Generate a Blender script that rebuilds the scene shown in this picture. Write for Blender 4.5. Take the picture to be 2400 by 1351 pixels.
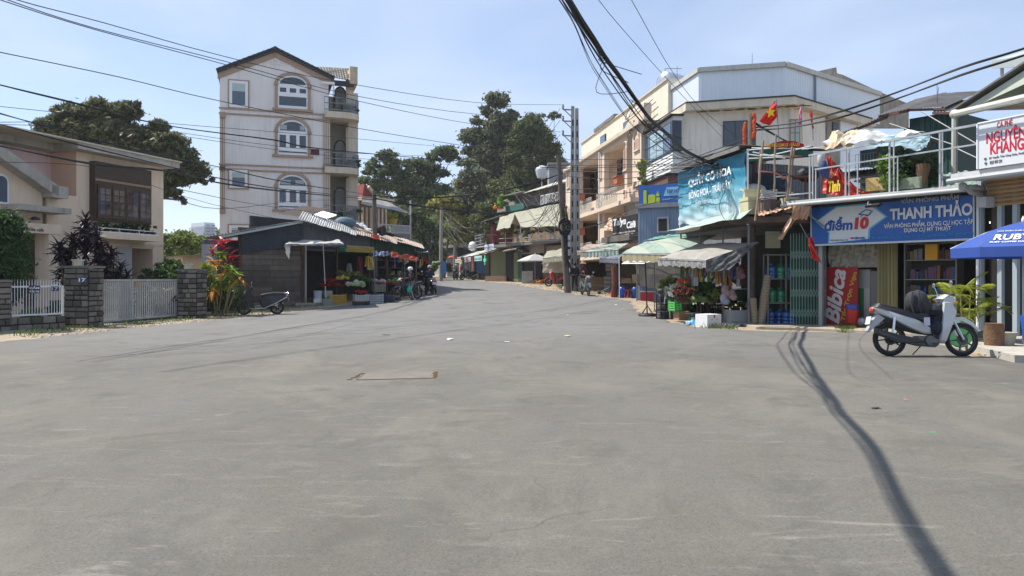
import bpy,math,random
import numpy as np
from mathutils import Vector as V,Matrix
for o in list(bpy.data.objects):bpy.data.objects.remove(o)
S=bpy.context.scene
COL=S.collection
rnd=random.Random(7)
R=math.radians
#  camera, sky, sun, exposure
F,CH,HY=1750.0,1.5,650.0
cam=bpy.data.cameras.new('camera');camo=bpy.data.objects.new('camera',cam);COL.objects.link(camo)
camo.location=(0,0,CH);camo.rotation_euler=(R(90),0,0)
cam.sensor_width=36;cam.lens=36*F/2400
cam.shift_y=-(675.5-HY)/2400
cam.clip_start=.05;cam.clip_end=3000
S.camera=camo
SUN=V((-.6,.2,1)).normalized()
w=bpy.data.worlds.new('World');S.world=w;w.use_nodes=True
nt=w.node_tree;nt.nodes.clear()
out=nt.nodes.new('ShaderNodeOutputWorld');bg=nt.nodes.new('ShaderNodeBackground')
sky=nt.nodes.new('ShaderNodeTexSky');sky.sky_type='NISHITA';sky.sun_disc=False
sky.sun_elevation=math.asin(SUN.z);sky.sun_rotation=math.atan2(SUN.x,SUN.y)
sky.air_density=1.0;sky.dust_density=1.8;sky.ozone_density=2.5;sky.altitude=1500
tc=nt.nodes.new('ShaderNodeTexCoord');mp=nt.nodes.new('ShaderNodeMapping');mp.inputs['Scale'].default_value=(1.2,1.2,4.5)
nz=nt.nodes.new('ShaderNodeTexNoise');nz.inputs['Scale'].default_value=1.7;nz.inputs['Detail'].default_value=7;nz.inputs['Distortion'].default_value=.6
cr=nt.nodes.new('ShaderNodeMapRange');cr.inputs['From Min'].default_value=.40;cr.inputs['From Max'].default_value=.66
cr.inputs['To Min'].default_value=.38;cr.inputs['To Max'].default_value=.80
mx=nt.nodes.new('ShaderNodeMix');mx.data_type='RGBA';mx.inputs['B'].default_value=(4.0,4.7,6.0,1)
L=nt.links.new
L(tc.outputs['Generated'],mp.inputs['Vector']);L(mp.outputs[0],nz.inputs['Vector']);L(nz.outputs[0],cr.inputs['Value'])
L(cr.outputs[0],mx.inputs['Factor']);L(sky.outputs[0],mx.inputs['A']);L(mx.outputs['Result'],bg.inputs[0]);L(bg.outputs[0],out.inputs[0])
bg.inputs[1].default_value=.1
sl=bpy.data.lights.new('sun','SUN');sl.energy=3.9;sl.angle=R(.53);sl.color=(1,.95,.87)
so=bpy.data.objects.new('sun',sl);COL.objects.link(so);so.rotation_euler=SUN.to_track_quat('Z','Y').to_euler();so.location=(-20,5,40)
S.view_settings.view_transform='Standard';S.view_settings.look='None'
S.view_settings.exposure=.86;S.view_settings.gamma=1;S.view_settings.use_curve_mapping=False
S.render.engine='CYCLES';S.cycles.max_bounces=6;S.cycles.diffuse_bounces=3;S.cycles.transparent_max_bounces=8
S.cycles.use_denoising=True
#  the ground's height and pixel helpers
_gy=[-200,0,24,28,31,34,37,44,60,74,90,120,160,300]
_gz=[0,0,0,.04,.1,.22,.38,.66,.97,1.18,1.5,2.6,5,9]
def gz(y):return float(np.interp(y,_gy,_gz))
def P(px,py,d):return V(((px-1200)/F*d,d,CH+(HY-py)/F*d))
def pt(px,d):return V(((px-1200)/F*d,d))
def G(px,py):
 lo,hi=1.0,250.0
 d=lo
 while d<hi:
  if CH+(HY-py)/F*d<=gz(d):break
  d+=.25
 a,b=d-.25,d
 for _ in range(30):
  m=(a+b)/2
  if CH+(HY-py)/F*m<=gz(m):b=m
  else:a=m
 return V(((px-1200)/F*b,b,gz(b)))
 #  materials
MC={}
_cnt={}
def nth(*k):
 _cnt[k]=_cnt.get(k,0)+1;n=_cnt[k];return '%d%s'%(n,{1:'st',2:'nd',3:'rd'}.get(n,'th'))
def mat(name,col,rough=.8,metal=0,var=.12,scale=2.5,bump=0,bscale=30,objvar=0,isl=0,streak=0,col2=None,trans=0,alpha=1,emit=0,spec=.4,stripe=None,coat=0):
 if name in MC:return MC[name]
 m=bpy.data.materials.new(name);m.use_nodes=True;MC[name]=m
 n=m.node_tree.nodes;l=m.node_tree.links.new;b=n['Principled BSDF']
 b.inputs['Roughness'].default_value=rough;b.inputs['Metallic'].default_value=metal
 b.inputs['Specular IOR Level'].default_value=spec
 if coat:b.inputs['Coat Weight'].default_value=coat;b.inputs['Coat Roughness'].default_value=.08
 c=tuple(col)+(1,)
 tcn=n.new('ShaderNodeTexCoord');co=tcn.outputs['Object']
 c2=tuple(col2)+(1,)if col2 else tuple(x*.55 for x in col)+(1,)
 nn=n.new('ShaderNodeTexNoise');nn.inputs['Scale'].default_value=scale;nn.inputs['Detail'].default_value=6;nn.inputs['Roughness'].default_value=.65
 l(co,nn.inputs['Vector'])
 mr=n.new('ShaderNodeMapRange');mr.inputs['From Min'].default_value=.35;mr.inputs['From Max'].default_value=.75;mr.inputs['To Max'].default_value=min(1,var*2.2)
 l(nn.outputs[0],mr.inputs['Value'])
 mix=n.new('ShaderNodeMix');mix.data_type='RGBA';mix.inputs['A'].default_value=c;mix.inputs['B'].default_value=c2
 l(mr.outputs[0],mix.inputs['Factor']);res=mix.outputs['Result']
 def mul(res,val_socket,lo,hi):
  r=n.new('ShaderNodeMapRange');r.inputs['To Min'].default_value=lo;r.inputs['To Max'].default_value=hi;l(val_socket,r.inputs['Value'])
  h=n.new('ShaderNodeHueSaturation');l(res,h.inputs['Color']);l(r.outputs[0],h.inputs['Value']);return h.outputs[0]
 if stripe:
  sx=n.new('ShaderNodeSeparateXYZ');l(co,sx.inputs[0])
  ma=n.new('ShaderNodeMath');ma.operation='MULTIPLY';ma.inputs[1].default_value=1/stripe[1];l(sx.outputs[stripe[0]],ma.inputs[0])
  fr=n.new('ShaderNodeMath');fr.operation='FRACT';l(ma.outputs[0],fr.inputs[0])
  gt=n.new('ShaderNodeMath');gt.operation='GREATER_THAN';gt.inputs[1].default_value=.5;l(fr.outputs[0],gt.inputs[0])
  m2=n.new('ShaderNodeMix');m2.data_type='RGBA';l(res,m2.inputs['A']);m2.inputs['B'].default_value=tuple(stripe[2])+(1,);l(gt.outputs[0],m2.inputs['Factor']);res=m2.outputs['Result']
 if objvar:
  oi=n.new('ShaderNodeObjectInfo');res=mul(res,oi.outputs['Random'],1-objvar,1+objvar)
 if isl:
  ge=n.new('ShaderNodeNewGeometry');res=mul(res,ge.outputs['Random Per Island'],1-isl,1+isl)
 if streak:
  mpn=n.new('ShaderNodeMapping');mpn.inputs['Scale'].default_value=(3.2,3.2,.22);l(co,mpn.inputs['Vector'])
  n3=n.new('ShaderNodeTexNoise');n3.inputs['Scale'].default_value=1.6;n3.inputs['Detail'].default_value=8;n3.inputs['Roughness'].default_value=.7;l(mpn.outputs[0],n3.inputs['Vector'])
  r3=n.new('ShaderNodeMapRange');r3.inputs['From Min'].default_value=.5;r3.inputs['From Max'].default_value=.75;r3.inputs['To Max'].default_value=streak;l(n3.outputs[0],r3.inputs['Value'])
  m3=n.new('ShaderNodeMix');m3.data_type='RGBA';l(res,m3.inputs['A']);m3.inputs['B'].default_value=(.07,.065,.055,1);l(r3.outputs[0],m3.inputs['Factor']);res=m3.outputs['Result']
 l(res,b.inputs['Base Color'])
 if bump:
  nb=n.new('ShaderNodeTexNoise');nb.inputs['Scale'].default_value=bscale;nb.inputs['Detail'].default_value=5;l(co,nb.inputs['Vector'])
  bu=n.new('ShaderNodeBump');bu.inputs['Strength'].default_value=bump;bu.inputs['Distance'].default_value=.02;l(nb.outputs[0],bu.inputs['Height']);l(bu.outputs[0],b.inputs['Normal'])
 if emit:b.inputs['Emission Strength'].default_value=emit;l(res,b.inputs['Emission Color'])
 if trans:
  tr=n.new('ShaderNodeBsdfTranslucent');l(res,tr.inputs['Color']);ms=n.new('ShaderNodeMixShader');ms.inputs[0].default_value=trans
  l(b.outputs[0],ms.inputs[1]);l(tr.outputs[0],ms.inputs[2]);l(ms.outputs[0],n['Material Output'].inputs[0])
 if alpha<1:b.inputs['Alpha'].default_value=alpha
 return m
def glass(name,col=(.02,.03,.045),rough=.06):return mat(name,col,rough,spec=.9,var=.25,scale=.8)
def flat(c,rough=.7):
 return mat('paint_%02d_%02d_%02d_%d'%(c[0]*99,c[1]*99,c[2]*99,rough*10),c,rough,var=.12,scale=6)
 #  mesh builder
class MB:
 def __init__(s):s.v=[];s.f=[];s.m=[]
 def add(s,vs,fs,mi=0):
  k=len(s.v);s.v+=[tuple(p)for p in vs];s.f+=[tuple(i+k for i in f)for f in fs];s.m+=[mi]*len(fs);return s
 def hexa(s,p,mi=0):return s.add(p,[(0,3,2,1),(4,5,6,7),(0,1,5,4),(1,2,6,5),(2,3,7,6),(3,0,4,7)],mi)
 def bx(s,x0,x1,y0,y1,z0,z1,mi=0):
  if x1<x0:x0,x1=x1,x0
  if z1<z0:z0,z1=z1,z0
  if y1<y0:y0,y1=y1,y0
  return s.hexa([(x0,y0,z0),(x1,y0,z0),(x1,y1,z0),(x0,y1,z0),(x0,y0,z1),(x1,y0,z1),(x1,y1,z1),(x0,y1,z1)],mi)
 def box(s,c,sz,rot=(0,0,0),mi=0):
  M=Matrix.Translation(c)@__import__('mathutils').Euler(rot).to_matrix().to_4x4();h=[q/2 for q in sz]
  return s.hexa([M@V((a*h[0],b*h[1],c_*h[2]))for c_ in(-1,1)for a,b in((-1,-1),(1,-1),(1,1),(-1,1))],mi)
 def bar(s,a,b,wd=.04,th=None,mi=0):
  a,b=V(a),V(b);th=th or wd;d=(b-a).normalized();up=V((0,0,1))if abs(d.z)<.9 else V((0,1,0))
  sd=d.cross(up).normalized()*wd/2;u2=sd.cross(d).normalized()*th/2
  return s.hexa([a-sd-u2,a+sd-u2,a+sd+u2,a-sd+u2,b-sd-u2,b+sd-u2,b+sd+u2,b-sd+u2],mi)
 def quad(s,a,b,c,d,mi=0):return s.add([a,b,c,d],[(0,1,2,3)],mi)
 def tube(s,pts,r,n=6,mi=0,cap=True):
  pts=[V(p)for p in pts];k=len(s.v);rr=r if isinstance(r,(list,tuple))else[r]*len(pts)
  prev=None
  for i,p in enumerate(pts):
   d=(pts[min(i+1,len(pts)-1)]-pts[max(i-1,0)])
   d=d.normalized()if d.length>1e-9 else V((0,0,1))
   if prev is None:sd=d.cross(V((0,0,1))if abs(d.z)<.9 else V((0,1,0))).normalized()
   else:sd=(prev-d*prev.dot(d)).normalized()
   prev=sd;u=d.cross(sd)
   for j in range(n):
    a=2*math.pi*j/n;s.v.append(tuple(p+(sd*math.cos(a)+u*math.sin(a))*rr[i]))
  for i in range(len(pts)-1):
   for j in range(n):
    a=k+i*n+j;b=k+i*n+(j+1)%n
    s.f.append((a,b,b+n,a+n));s.m.append(mi)
  if cap:
   s.f.append(tuple(k+j for j in range(n))[::-1]);s.m.append(mi);e=k+(len(pts)-1)*n;s.f.append(tuple(e+j for j in range(n)));s.m.append(mi)
  return s
 def lathe(s,prof,n=16,c=(0,0,0),mi=0,axis=2):
  k=len(s.v)
  for r,h in prof:
   for j in range(n):
    a=2*math.pi*j/n;p=[math.cos(a)*r,math.sin(a)*r]
    q=(p[0],p[1],h)if axis==2 else(h,p[0],p[1])if axis==0 else(p[0],h,p[1])
    s.v.append(tuple(q[i]+c[i]for i in range(3)))
  for i in range(len(prof)-1):
   for j in range(n):
    a=k+i*n+j;b=k+i*n+(j+1)%n;s.f.append((a,b,b+n,a+n));s.m.append(mi)
  s.f.append(tuple(k+j for j in range(n))[::-1]);s.m.append(mi)
  e=k+(len(prof)-1)*n;s.f.append(tuple(e+j for j in range(n)));s.m.append(mi)
  return s
 def ball(s,c,r,sq=(1,1,1),n=10,mi=0):
  m_=max(4,n//2);pr=[(math.sin(math.pi*i/m_)*r+1e-4,-math.cos(math.pi*i/m_)*r)for i in range(m_+1)]
  k=len(s.v);s.lathe(pr,n,(0,0,0),mi)
  for i in range(k,len(s.v)):p=s.v[i];s.v[i]=(p[0]*sq[0]+c[0],p[1]*sq[1]+c[1],p[2]*sq[2]+c[2])
  return s
 def poly(s,pts,y0,y1,mi=0,inset=0):
  if inset:
   cx=sum(p[0]for p in pts)/len(pts);cz=sum(p[1]for p in pts)/len(pts)
   ins=[((p[0]-cx)*(1-inset)+cx,(p[1]-cz)*(1-inset)+cz)for p in pts];b=(y1-y0)*.22
   rings=[(y0,ins),(y0+b,pts),(y1-b,pts),(y1,ins)]
  else:rings=[(y0,pts),(y1,pts)]
  n=len(pts);vs=[(p[0],y,p[1])for y,pp in rings for p in pp];fs=[tuple(range(n)),tuple(range(len(vs)-n,len(vs)))[::-1]]
  for i in range(len(rings)-1):
   for j in range(n):fs.append((i*n+j,(i+1)*n+j,(i+1)*n+(j+1)%n,i*n+(j+1)%n))
  return s.add(vs,fs,mi)
 def corr(s,p0,du,dv,pitch=.1,amp=.012,mi=0,per=4):
  p0,du,dv=V(p0),V(du),V(dv);n=max(2,int(du.length/pitch*per));nr=du.cross(dv).normalized()
  vs=[]
  for i in range(n+1):
   o=nr*amp*math.sin(2*math.pi*i/per+.01);a=p0+du*(i/n)+o;vs+=[a,a+dv]
  return s.add(vs,[(2*i,2*i+2,2*i+3,2*i+1)for i in range(n)],mi)
 def trap(s,p0,du,dv,pitch=.22,amp=.025,mi=0):
  p0,du,dv=V(p0),V(du),V(dv);n=max(1,int(du.length/pitch));nr=du.cross(dv).normalized();vs=[]
  for i in range(n):
   for t,h in((0,0),(.38,0),(.46,1),(.84,1),(.92,0)):
    a=p0+du*((i+t)/n)+nr*amp*h;vs+=[a,a+dv]
  vs+=[p0+du,p0+du+dv];m_=len(vs)//2
  return s.add(vs,[(2*i,2*i+2,2*i+3,2*i+1)for i in range(m_-1)],mi)
 def cloth(s,a,b,c,d,nu=14,nv=10,sag=.05,wr=.02,seed=0,mi=0,th=0):
  a,b,c,d=map(V,(a,b,c,d));q=random.Random(seed);nr=(b-a).cross(d-a).normalized()
  if nr.z<0:nr=-nr
  ph=[q.uniform(0,6.3)for _ in range(6)];vs=[]
  for j in range(nv+1):
   for i in range(nu+1):
    u,t=i/nu,j/nv;p=(a*(1-u)+b*u)*(1-t)+(d*(1-u)+c*u)*t
    h=wr*(math.sin(u*9+t*4+ph[0])+math.sin(u*17-t*7+ph[1])*.6+math.sin(t*21+u*5+ph[2])*.5+math.sin(u*33+ph[3])*.3)
    e=16*u*(1-u)*t*(1-t);vs.append(p+nr*(h-sag*e))
  return s.add(vs,[(j*(nu+1)+i,j*(nu+1)+i+1,(j+1)*(nu+1)+i+1,(j+1)*(nu+1)+i)for j in range(nv)for i in range(nu)],mi)
 def holes(s,x0,x1,z0,z1,y0,y1,hs,mi=0):
  zs=sorted({z0,z1}|{min(max(h[k],z0),z1)for h in hs for k in(2,3)})
  for a,b in zip(zs,zs[1:]):
   if b-a<1e-4:continue
   mid=(a+b)/2;cut=sorted((max(h[0],x0),min(h[1],x1))for h in hs if h[2]<mid<h[3]);x=x0
   for p,q in cut:
    if p>x+1e-4:s.bx(x,p,y0,y1,a,b,mi)
    x=max(x,q)
   if x1>x+1e-4:s.bx(x,x1,y0,y1,a,b,mi)
  return s
def mesh_of(mb,name,mats,smooth=False):
 me=bpy.data.meshes.new(name);me.from_pydata(mb.v,[],mb.f)
 for m in(mats if isinstance(mats,(list,tuple))else[mats]):me.materials.append(m)
 if any(mb.m):me.polygons.foreach_set('material_index',mb.m)
 if smooth:
  me.polygons.foreach_set('use_smooth',[True]*len(mb.f))
  try:me.set_sharp_from_angle(angle=R(40 if smooth is True else smooth))
  except Exception:pass
 me.update();return me
def obj(name,mb,mats,parent=None,smooth=False,loc=None,rz=0,kind=None):
 me=mb if isinstance(mb,bpy.types.Mesh)else mesh_of(mb,name,mats,smooth)
 o=bpy.data.objects.new(name,me);COL.objects.link(o)
 if parent:o.parent=parent
 if loc is not None:o.location=loc
 if rz:o.rotation_euler.z=rz
 if kind:o['kind']=kind
 return o
def tag(o,label,cat=None,group=None):
 o['label']=label
 if cat:o['category']=cat
 if group:o['group']=group
 return o
def thing(name,label,cat,loc=(0,0,0),rz=0,group=None):
 o=bpy.data.objects.new(name,None);COL.objects.link(o);o.location=loc;o.rotation_euler.z=rz;o.empty_display_size=.2
 return tag(o,label,cat,group)
def one(name,label,cat,mb,mats,group=None,smooth=False,loc=(0,0,0),rz=0):
 return tag(obj(name,mb,mats,None,smooth,loc,rz),label,cat,group)
def dup(root,loc,rz=None,label=None,scale=None):
 c=root.copy();COL.objects.link(c);c.location=loc
 if rz is not None:c.rotation_euler.z=rz
 if label:c['label']=label
 if scale:c.scale=(scale,)*3
 def rec(a,b):
  for ch in a.children:
   d=ch.copy();COL.objects.link(d);d.parent=b;rec(ch,d)
 rec(root,c);return c
class Fac:
 def __init__(s,A,B):
  s.A=V((A[0],A[1]));s.B=V((B[0],B[1]));s.u=(s.B-s.A).normalized();s.n=V((-s.u.y,s.u.x));s.len=(s.B-s.A).length
  s.rz=math.atan2(s.u.y,s.u.x);s.loc=(s.A.x,s.A.y,0)
 def uv(s,px,py=650,off=0):
  dx=(px-1200)/F;t=(off+s.A.dot(s.n))/(dx*s.n.x+s.n.y);p=V((t*dx,t))
  return(p-s.A).dot(s.u),CH+t*(HY-py)/F
 def U(s,px,off=0):return s.uv(px,650,off)[0]
 def Z(s,px,py,off=0):return s.uv(px,py,off)[1]
 def w(s,u,y,z):p=s.A+s.u*u+s.n*y;return V((p.x,p.y,z))
 def rect(s,x0,y0,x1,y1,off=0):
  u0,_=s.uv(x0,y0,off);u1,_=s.uv(x1,y0,off);xm=(x0+x1)/2
  return u0,u1,s.Z(xm,y1,off),s.Z(xm,y0,off)
 def thing(s,name,label,cat,group=None):return thing(name,label,cat,s.loc,s.rz,group)
def text(name,body,parent,u0,u1,z0,z1,y,m,bold=0,shear=0,keep=False,th=.004,rot=0,axis=None):
 cu=bpy.data.curves.new('t','FONT');cu.body=body;cu.align_x='CENTER';cu.align_y='CENTER';cu.offset=bold;cu.shear=shear;cu.resolution_u=3;cu.extrude=.02
 to=bpy.data.objects.new('t',cu);COL.objects.link(to);me=bpy.data.meshes.new_from_object(to);bpy.data.objects.remove(to);bpy.data.curves.remove(cu)
 n=len(me.vertices)
 if n==0:return None
 co=np.empty(n*3);me.vertices.foreach_get('co',co);co=co.reshape(-1,3)
 lo,hi=co.min(0),co.max(0);c=(lo+hi)/2;sx=(u1-u0)/(hi[0]-lo[0]);sy=(z1-z0)/(hi[1]-lo[1])
 if keep:sx=sy=min(sx,sy)
 co=(co-c);X=co[:,0]*sx;Y=co[:,1]*sy;T=co[:,2]/.02*th
 if rot:X,Y=X*math.cos(rot)-Y*math.sin(rot),X*math.sin(rot)+Y*math.cos(rot)
 res=np.stack([X+(u0+u1)/2,y-T,Y+(z0+z1)/2],1)
 me.vertices.foreach_set('co',res.ravel());me.materials.clear();me.materials.append(m);me.update();me.name=name
 o=bpy.data.objects.new(name,me);COL.objects.link(o)
 if parent:o.parent=parent
 return o
 #  foliage
def leaves(blobs,n,size,seed=0,flat_=.0,clump=95,spread=.3,aspect=1.6):
 g=np.random.default_rng(seed);bl=np.array([list(b)+[b[3]]*(6-len(b))if len(b)<6 else b for b in blobs],float)
 vol=bl[:,3]*bl[:,4]*bl[:,5];pr=vol**.75;pr/=pr.sum();ncl=max(len(bl)*3,int(n/clump))
 bi=g.choice(len(bl),ncl,p=pr);d=g.normal(size=(ncl,3));d/=np.linalg.norm(d,axis=1)[:,None]
 rad=g.uniform(.12,1,ncl)**.5
 cc=bl[bi,:3]+d*rad[:,None]*bl[bi,3:6]
 ci=g.integers(0,ncl,n);sp=bl[bi[ci],3:6].mean(1)*spread
 off=g.normal(size=(n,3))*sp[:,None]*np.array([1,1,.62]);off*=np.where(g.random(n)<.22,1.9,1)[:,None];p=cc[ci]+off*.55
 a=g.normal(size=(n,3));a/=np.linalg.norm(a,axis=1)[:,None];a[:,2]*=(1-flat_);b=np.cross(a,g.normal(size=(n,3)));b/=np.linalg.norm(b,axis=1)[:,None]
 sz=size*g.uniform(.6,1.4,n)[:,None];a=a*sz*aspect/2;b=b*sz/2
 vs=np.stack([p-a,p+b*.9,p+a,p-b*.9],1).reshape(-1,3)
 return vs
def quads_obj(name,vs,m,parent=None,kind=None):
 n=len(vs)//4;me=bpy.data.meshes.new(name);me.vertices.add(n*4);me.vertices.foreach_set('co',vs.astype(np.float32).ravel())
 me.loops.add(n*4);me.loops.foreach_set('vertex_index',np.arange(n*4,dtype=np.int32));me.polygons.add(n)
 me.polygons.foreach_set('loop_start',np.arange(0,n*4,4,dtype=np.int32));me.polygons.foreach_set('loop_total',np.full(n,4,dtype=np.int32))
 me.materials.append(m);me.update(calc_edges=True);o=bpy.data.objects.new(name,me);COL.objects.link(o)
 if parent:o.parent=parent
 if kind:o['kind']=kind
 return o
def leafmat(name,col,col2=None,isl=.45,trans=.3):return mat(name,col,.55,isl=isl,trans=trans,col2=col2,scale=.6,var=.4,spec=.3)
M_bark=mat('bark',(.12,.09,.065),.9,bump=.6,bscale=14)
def tree(name,label,base,blobs,n,size,m,trunk=.25,seed=0,group=None,cat='tree',limbs=True,bark=None,**k):
 """blobs in world coordinates; base is the foot of the trunk"""
 base=V(base);t=thing(name,label,cat,base,0,group)
 bl=[(b[0]-base.x,b[1]-base.y,b[2]-base.z)+tuple(b[3:])for b in blobs]
 quads_obj('crown',leaves(bl,n,size,seed,**k),m,t)
 mb=MB();q=random.Random(seed);top=max(b[2]for b in bl);cx=sum(b[0]for b in bl)/len(bl);cy=sum(b[1]for b in bl)/len(bl)
 low=min(b[2]for b in bl);fork=V((cx*.5,cy*.5,low*.75+top*.1))
 mb.tube([(0,0,-.3),fork*.5+V((q.uniform(-.2,.2),0,0)),fork],[trunk,trunk*.8,trunk*.6],8)
 if limbs:
  for b in bl:
   e=V(b[:3]);mid=(fork+e)/2+V((q.uniform(-.3,.3),q.uniform(-.3,.3),.1*(e-fork).length));mb.tube([fork,mid,e],[trunk*.42,trunk*.25,trunk*.07],6)
 obj('trunk',mb,bark or M_bark,t,True);return t
 #  ground and road
def asphalt():
 m=bpy.data.materials.new('asphalt');m.use_nodes=True;n=m.node_tree.nodes;l=m.node_tree.links.new;b=n['Principled BSDF']
 b.inputs['Roughness'].default_value=.82;b.inputs['Specular IOR Level'].default_value=.3
 tcn=n.new('ShaderNodeTexCoord')
 def noise(sc,det=6,sx=(1,1,1),rough=.6,dist=0):
  mpn=n.new('ShaderNodeMapping');mpn.inputs['Scale'].default_value=sx;l(tcn.outputs['Object'],mpn.inputs['Vector'])
  q=n.new('ShaderNodeTexNoise');q.inputs['Scale'].default_value=sc;q.inputs['Detail'].default_value=det;q.inputs['Roughness'].default_value=rough;q.inputs['Distortion'].default_value=dist
  l(mpn.outputs[0],q.inputs['Vector']);return q.outputs[0]
 def ramp(s,a,b_,lo=0,hi=1):
  r=n.new('ShaderNodeMapRange');r.inputs['From Min'].default_value=a;r.inputs['From Max'].default_value=b_;r.inputs['To Min'].default_value=lo;r.inputs['To Max'].default_value=hi;l(s,r.inputs['Value']);return r.outputs[0]
 def mixc(f,A,B):
  x=n.new('ShaderNodeMix');x.data_type='RGBA';l(f,x.inputs['Factor'])
  for s_,v in(('A',A),('B',B)):
   if isinstance(v,tuple):x.inputs[s_].default_value=v+(1,)
   else:l(v,x.inputs[s_])
  return x.outputs['Result']
 base=mixc(ramp(noise(.13,4),.35,.65),(.122,.114,.094),(.172,.161,.134))
 base=mixc(ramp(noise(1.1,8,(1,.35,1),.7),.42,.72,0,.75),base,(.155,.148,.134))
 base=mixc(ramp(noise(2.3,8,(.5,1.6,1),.7,1.2),.55,.75,0,.55),base,(.28,.265,.235))
 base=mixc(ramp(noise(60,3,(1,1,1),.8),.47,.68,0,.8),base,(.07,.067,.06))
 base=mixc(ramp(noise(46,4,(1,1,1),.8),.60,.72,0,.55),base,(.36,.345,.31));base=mixc(ramp(noise(7,8,(1,1,1),.8),.45,.7,0,.4),base,(.11,.105,.095))
 geo=n.new('ShaderNodeSeparateXYZ');l(tcn.outputs['Object'],geo.inputs[0]);ad=n.new('ShaderNodeMath');ad.operation='MULTIPLY_ADD';ad.inputs[1].default_value=5;l(noise(.25,5),ad.inputs[0]);l(geo.outputs[1],ad.inputs[2])
 base=mixc(ramp(noise(.45,6,(1,.6,1),.7,.6),.5,.62,0,.4),base,(.215,.195,.155))
 base=mixc(ramp(ad.outputs[0],15,25,0,.6),base,(.185,.185,.185))
 base=mixc(ramp(noise(.9,8,(1,1,1),.75,.8),.52,.64,0,.55),base,(.085,.08,.068));base=mixc(ramp(noise(1.7,8,(.3,1.5,1),.75,2),.60,.68,0,.5),base,(.30,.28,.24))
 base=mixc(ramp(noise(160,2,(1,1,1),.9),.55,.75,0,.5),base,(.05,.048,.045))
 wv=n.new('ShaderNodeTexWave');wv.wave_type='RINGS';wv.rings_direction='Z';wv.inputs['Scale'].default_value=.16;wv.inputs['Distortion'].default_value=5;wv.inputs['Detail'].default_value=3;wv.inputs['Detail Scale'].default_value=.6
 mpn=n.new('ShaderNodeMapping');mpn.inputs['Location'].default_value=(-14,-2,0);l(tcn.outputs['Object'],mpn.inputs['Vector']);l(mpn.outputs[0],wv.inputs['Vector'])
 base=mixc(ramp(wv.outputs['Fac'],.95,1,0,.10),base,(.075,.072,.068))
 vo=n.new('ShaderNodeTexVoronoi');vo.feature='DISTANCE_TO_EDGE';vo.inputs['Scale'].default_value=.22
 nm=n.new('ShaderNodeMix');nm.data_type='VECTOR';nm.inputs['Factor'].default_value=.35;q=n.new('ShaderNodeTexNoise');q.inputs['Scale'].default_value=1.5;q.inputs['Detail'].default_value=6
 l(tcn.outputs['Object'],q.inputs['Vector']);l(tcn.outputs['Object'],nm.inputs['A']);l(q.outputs['Color'],nm.inputs['B']);l(nm.outputs['Result'],vo.inputs['Vector'])
 ck=n.new('ShaderNodeMath');ck.operation='MULTIPLY';l(ramp(vo.outputs[0],0,.0016,.5,0),ck.inputs[0]);l(ramp(noise(.35,3),.5,.6),ck.inputs[1])
 base=mixc(ck.outputs[0],base,(.035,.034,.033))
 l(base,b.inputs['Base Color'])
 bu=n.new('ShaderNodeBump');bu.inputs['Strength'].default_value=.55;bu.inputs['Distance'].default_value=.012;l(noise(75,4,rough=.8),bu.inputs['Height'])
 b2=n.new('ShaderNodeBump');b2.inputs['Strength'].default_value=.3;b2.inputs['Distance'].default_value=.05;l(noise(2.2,5),b2.inputs['Height']);l(bu.outputs[0],b2.inputs['Normal']);l(b2.outputs[0],b.inputs['Normal'])
 return m
M_road=asphalt()
M_dirt=mat('packed_dirt',(.36,.29,.205),.95,var=.45,scale=1.3,col2=(.22,.18,.13),bump=.6,bscale=40)
M_conc=mat('concrete',(.34,.32,.28),.9,var=.35,scale=1.5,bump=.3,streak=.25)
M_concd=mat('dark_concrete',(.20,.195,.18),.9,var=.4,scale=2,bump=.4,streak=.45)
ys=[-60,-30,-10,0,5,10,14,17]+[17+i for i in range(1,60)]+list(range(80,301,10))
ys=sorted(set(ys))
def strip(name,fl,fr,m,dz,ylist):
 mb=MB();nx=24;vs=[]
 for y in ylist:
  a,b=fl(y),fr(y)
  for i in range(nx+1):vs.append((a+(b-a)*i/nx,y,gz(y)+dz))
 mb.add(vs,[(j*(nx+1)+i,j*(nx+1)+i+1,(j+1)*(nx+1)+i+1,(j+1)*(nx+1)+i)for j in range(len(ylist)-1)for i in range(nx)])
 return obj(name,mb,m,kind='structure')
strip('ground',lambda y:-420,lambda y:420,M_dirt,0,ys+[600,920])
_l=[(-60,-60),(10,-60),(15.5,-22),(17.2,-11.7),(20.7,-11.3),(24.3,-10.65),(26.8,-9.8),(29.3,-9.1),(32,-8.4),(34.5,-7.2),(36.5,-6.3),(39,-5.4),(41,-4.75),(44,-4.5),(50,-5.0),(60,-6.6),(70,-8.4),(80,-10.6),(95,-15),(120,-25)]
_r=[(-60,60),(12,60),(14,8.6),(16.5,9.8),(19.3,10.4),(20.2,8.6),(20.6,7.0),(22,5.6),(24,5.3),(29.3,5.0),(33,5.35),(36.5,5.7),(38.5,4.9),(41.4,3.3),(47,2.0),(58,0),(66,-2),(74,-4.4),(82,-6.8),(95,-11.5),(120,-21)]
yr=sorted(set([float(y)for y in ys if y<=120]+[a for a,_ in _l]+[a for a,_ in _r]))
jag=lambda y,s:(.09*math.sin(y*3.1+s)+.07*math.sin(y*7.3+s*2)+.05*math.sin(y*13.7))*(16.5<y<75)
yr=sorted(set(yr+[17+i*.2 for i in range(240)]))
strip('road',lambda y:float(np.interp(y,[a for a,_ in _l],[b for _,b in _l]))+jag(y,1),lambda y:float(np.interp(y,[a for a,_ in _r],[b for _,b in _r]))+jag(y,4),M_road,.012,yr)
M_apron=mat('worn_apron_concrete',(.40,.35,.27),.93,var=.4,scale=1.1,bump=.4,col2=(.25,.22,.17))
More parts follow.
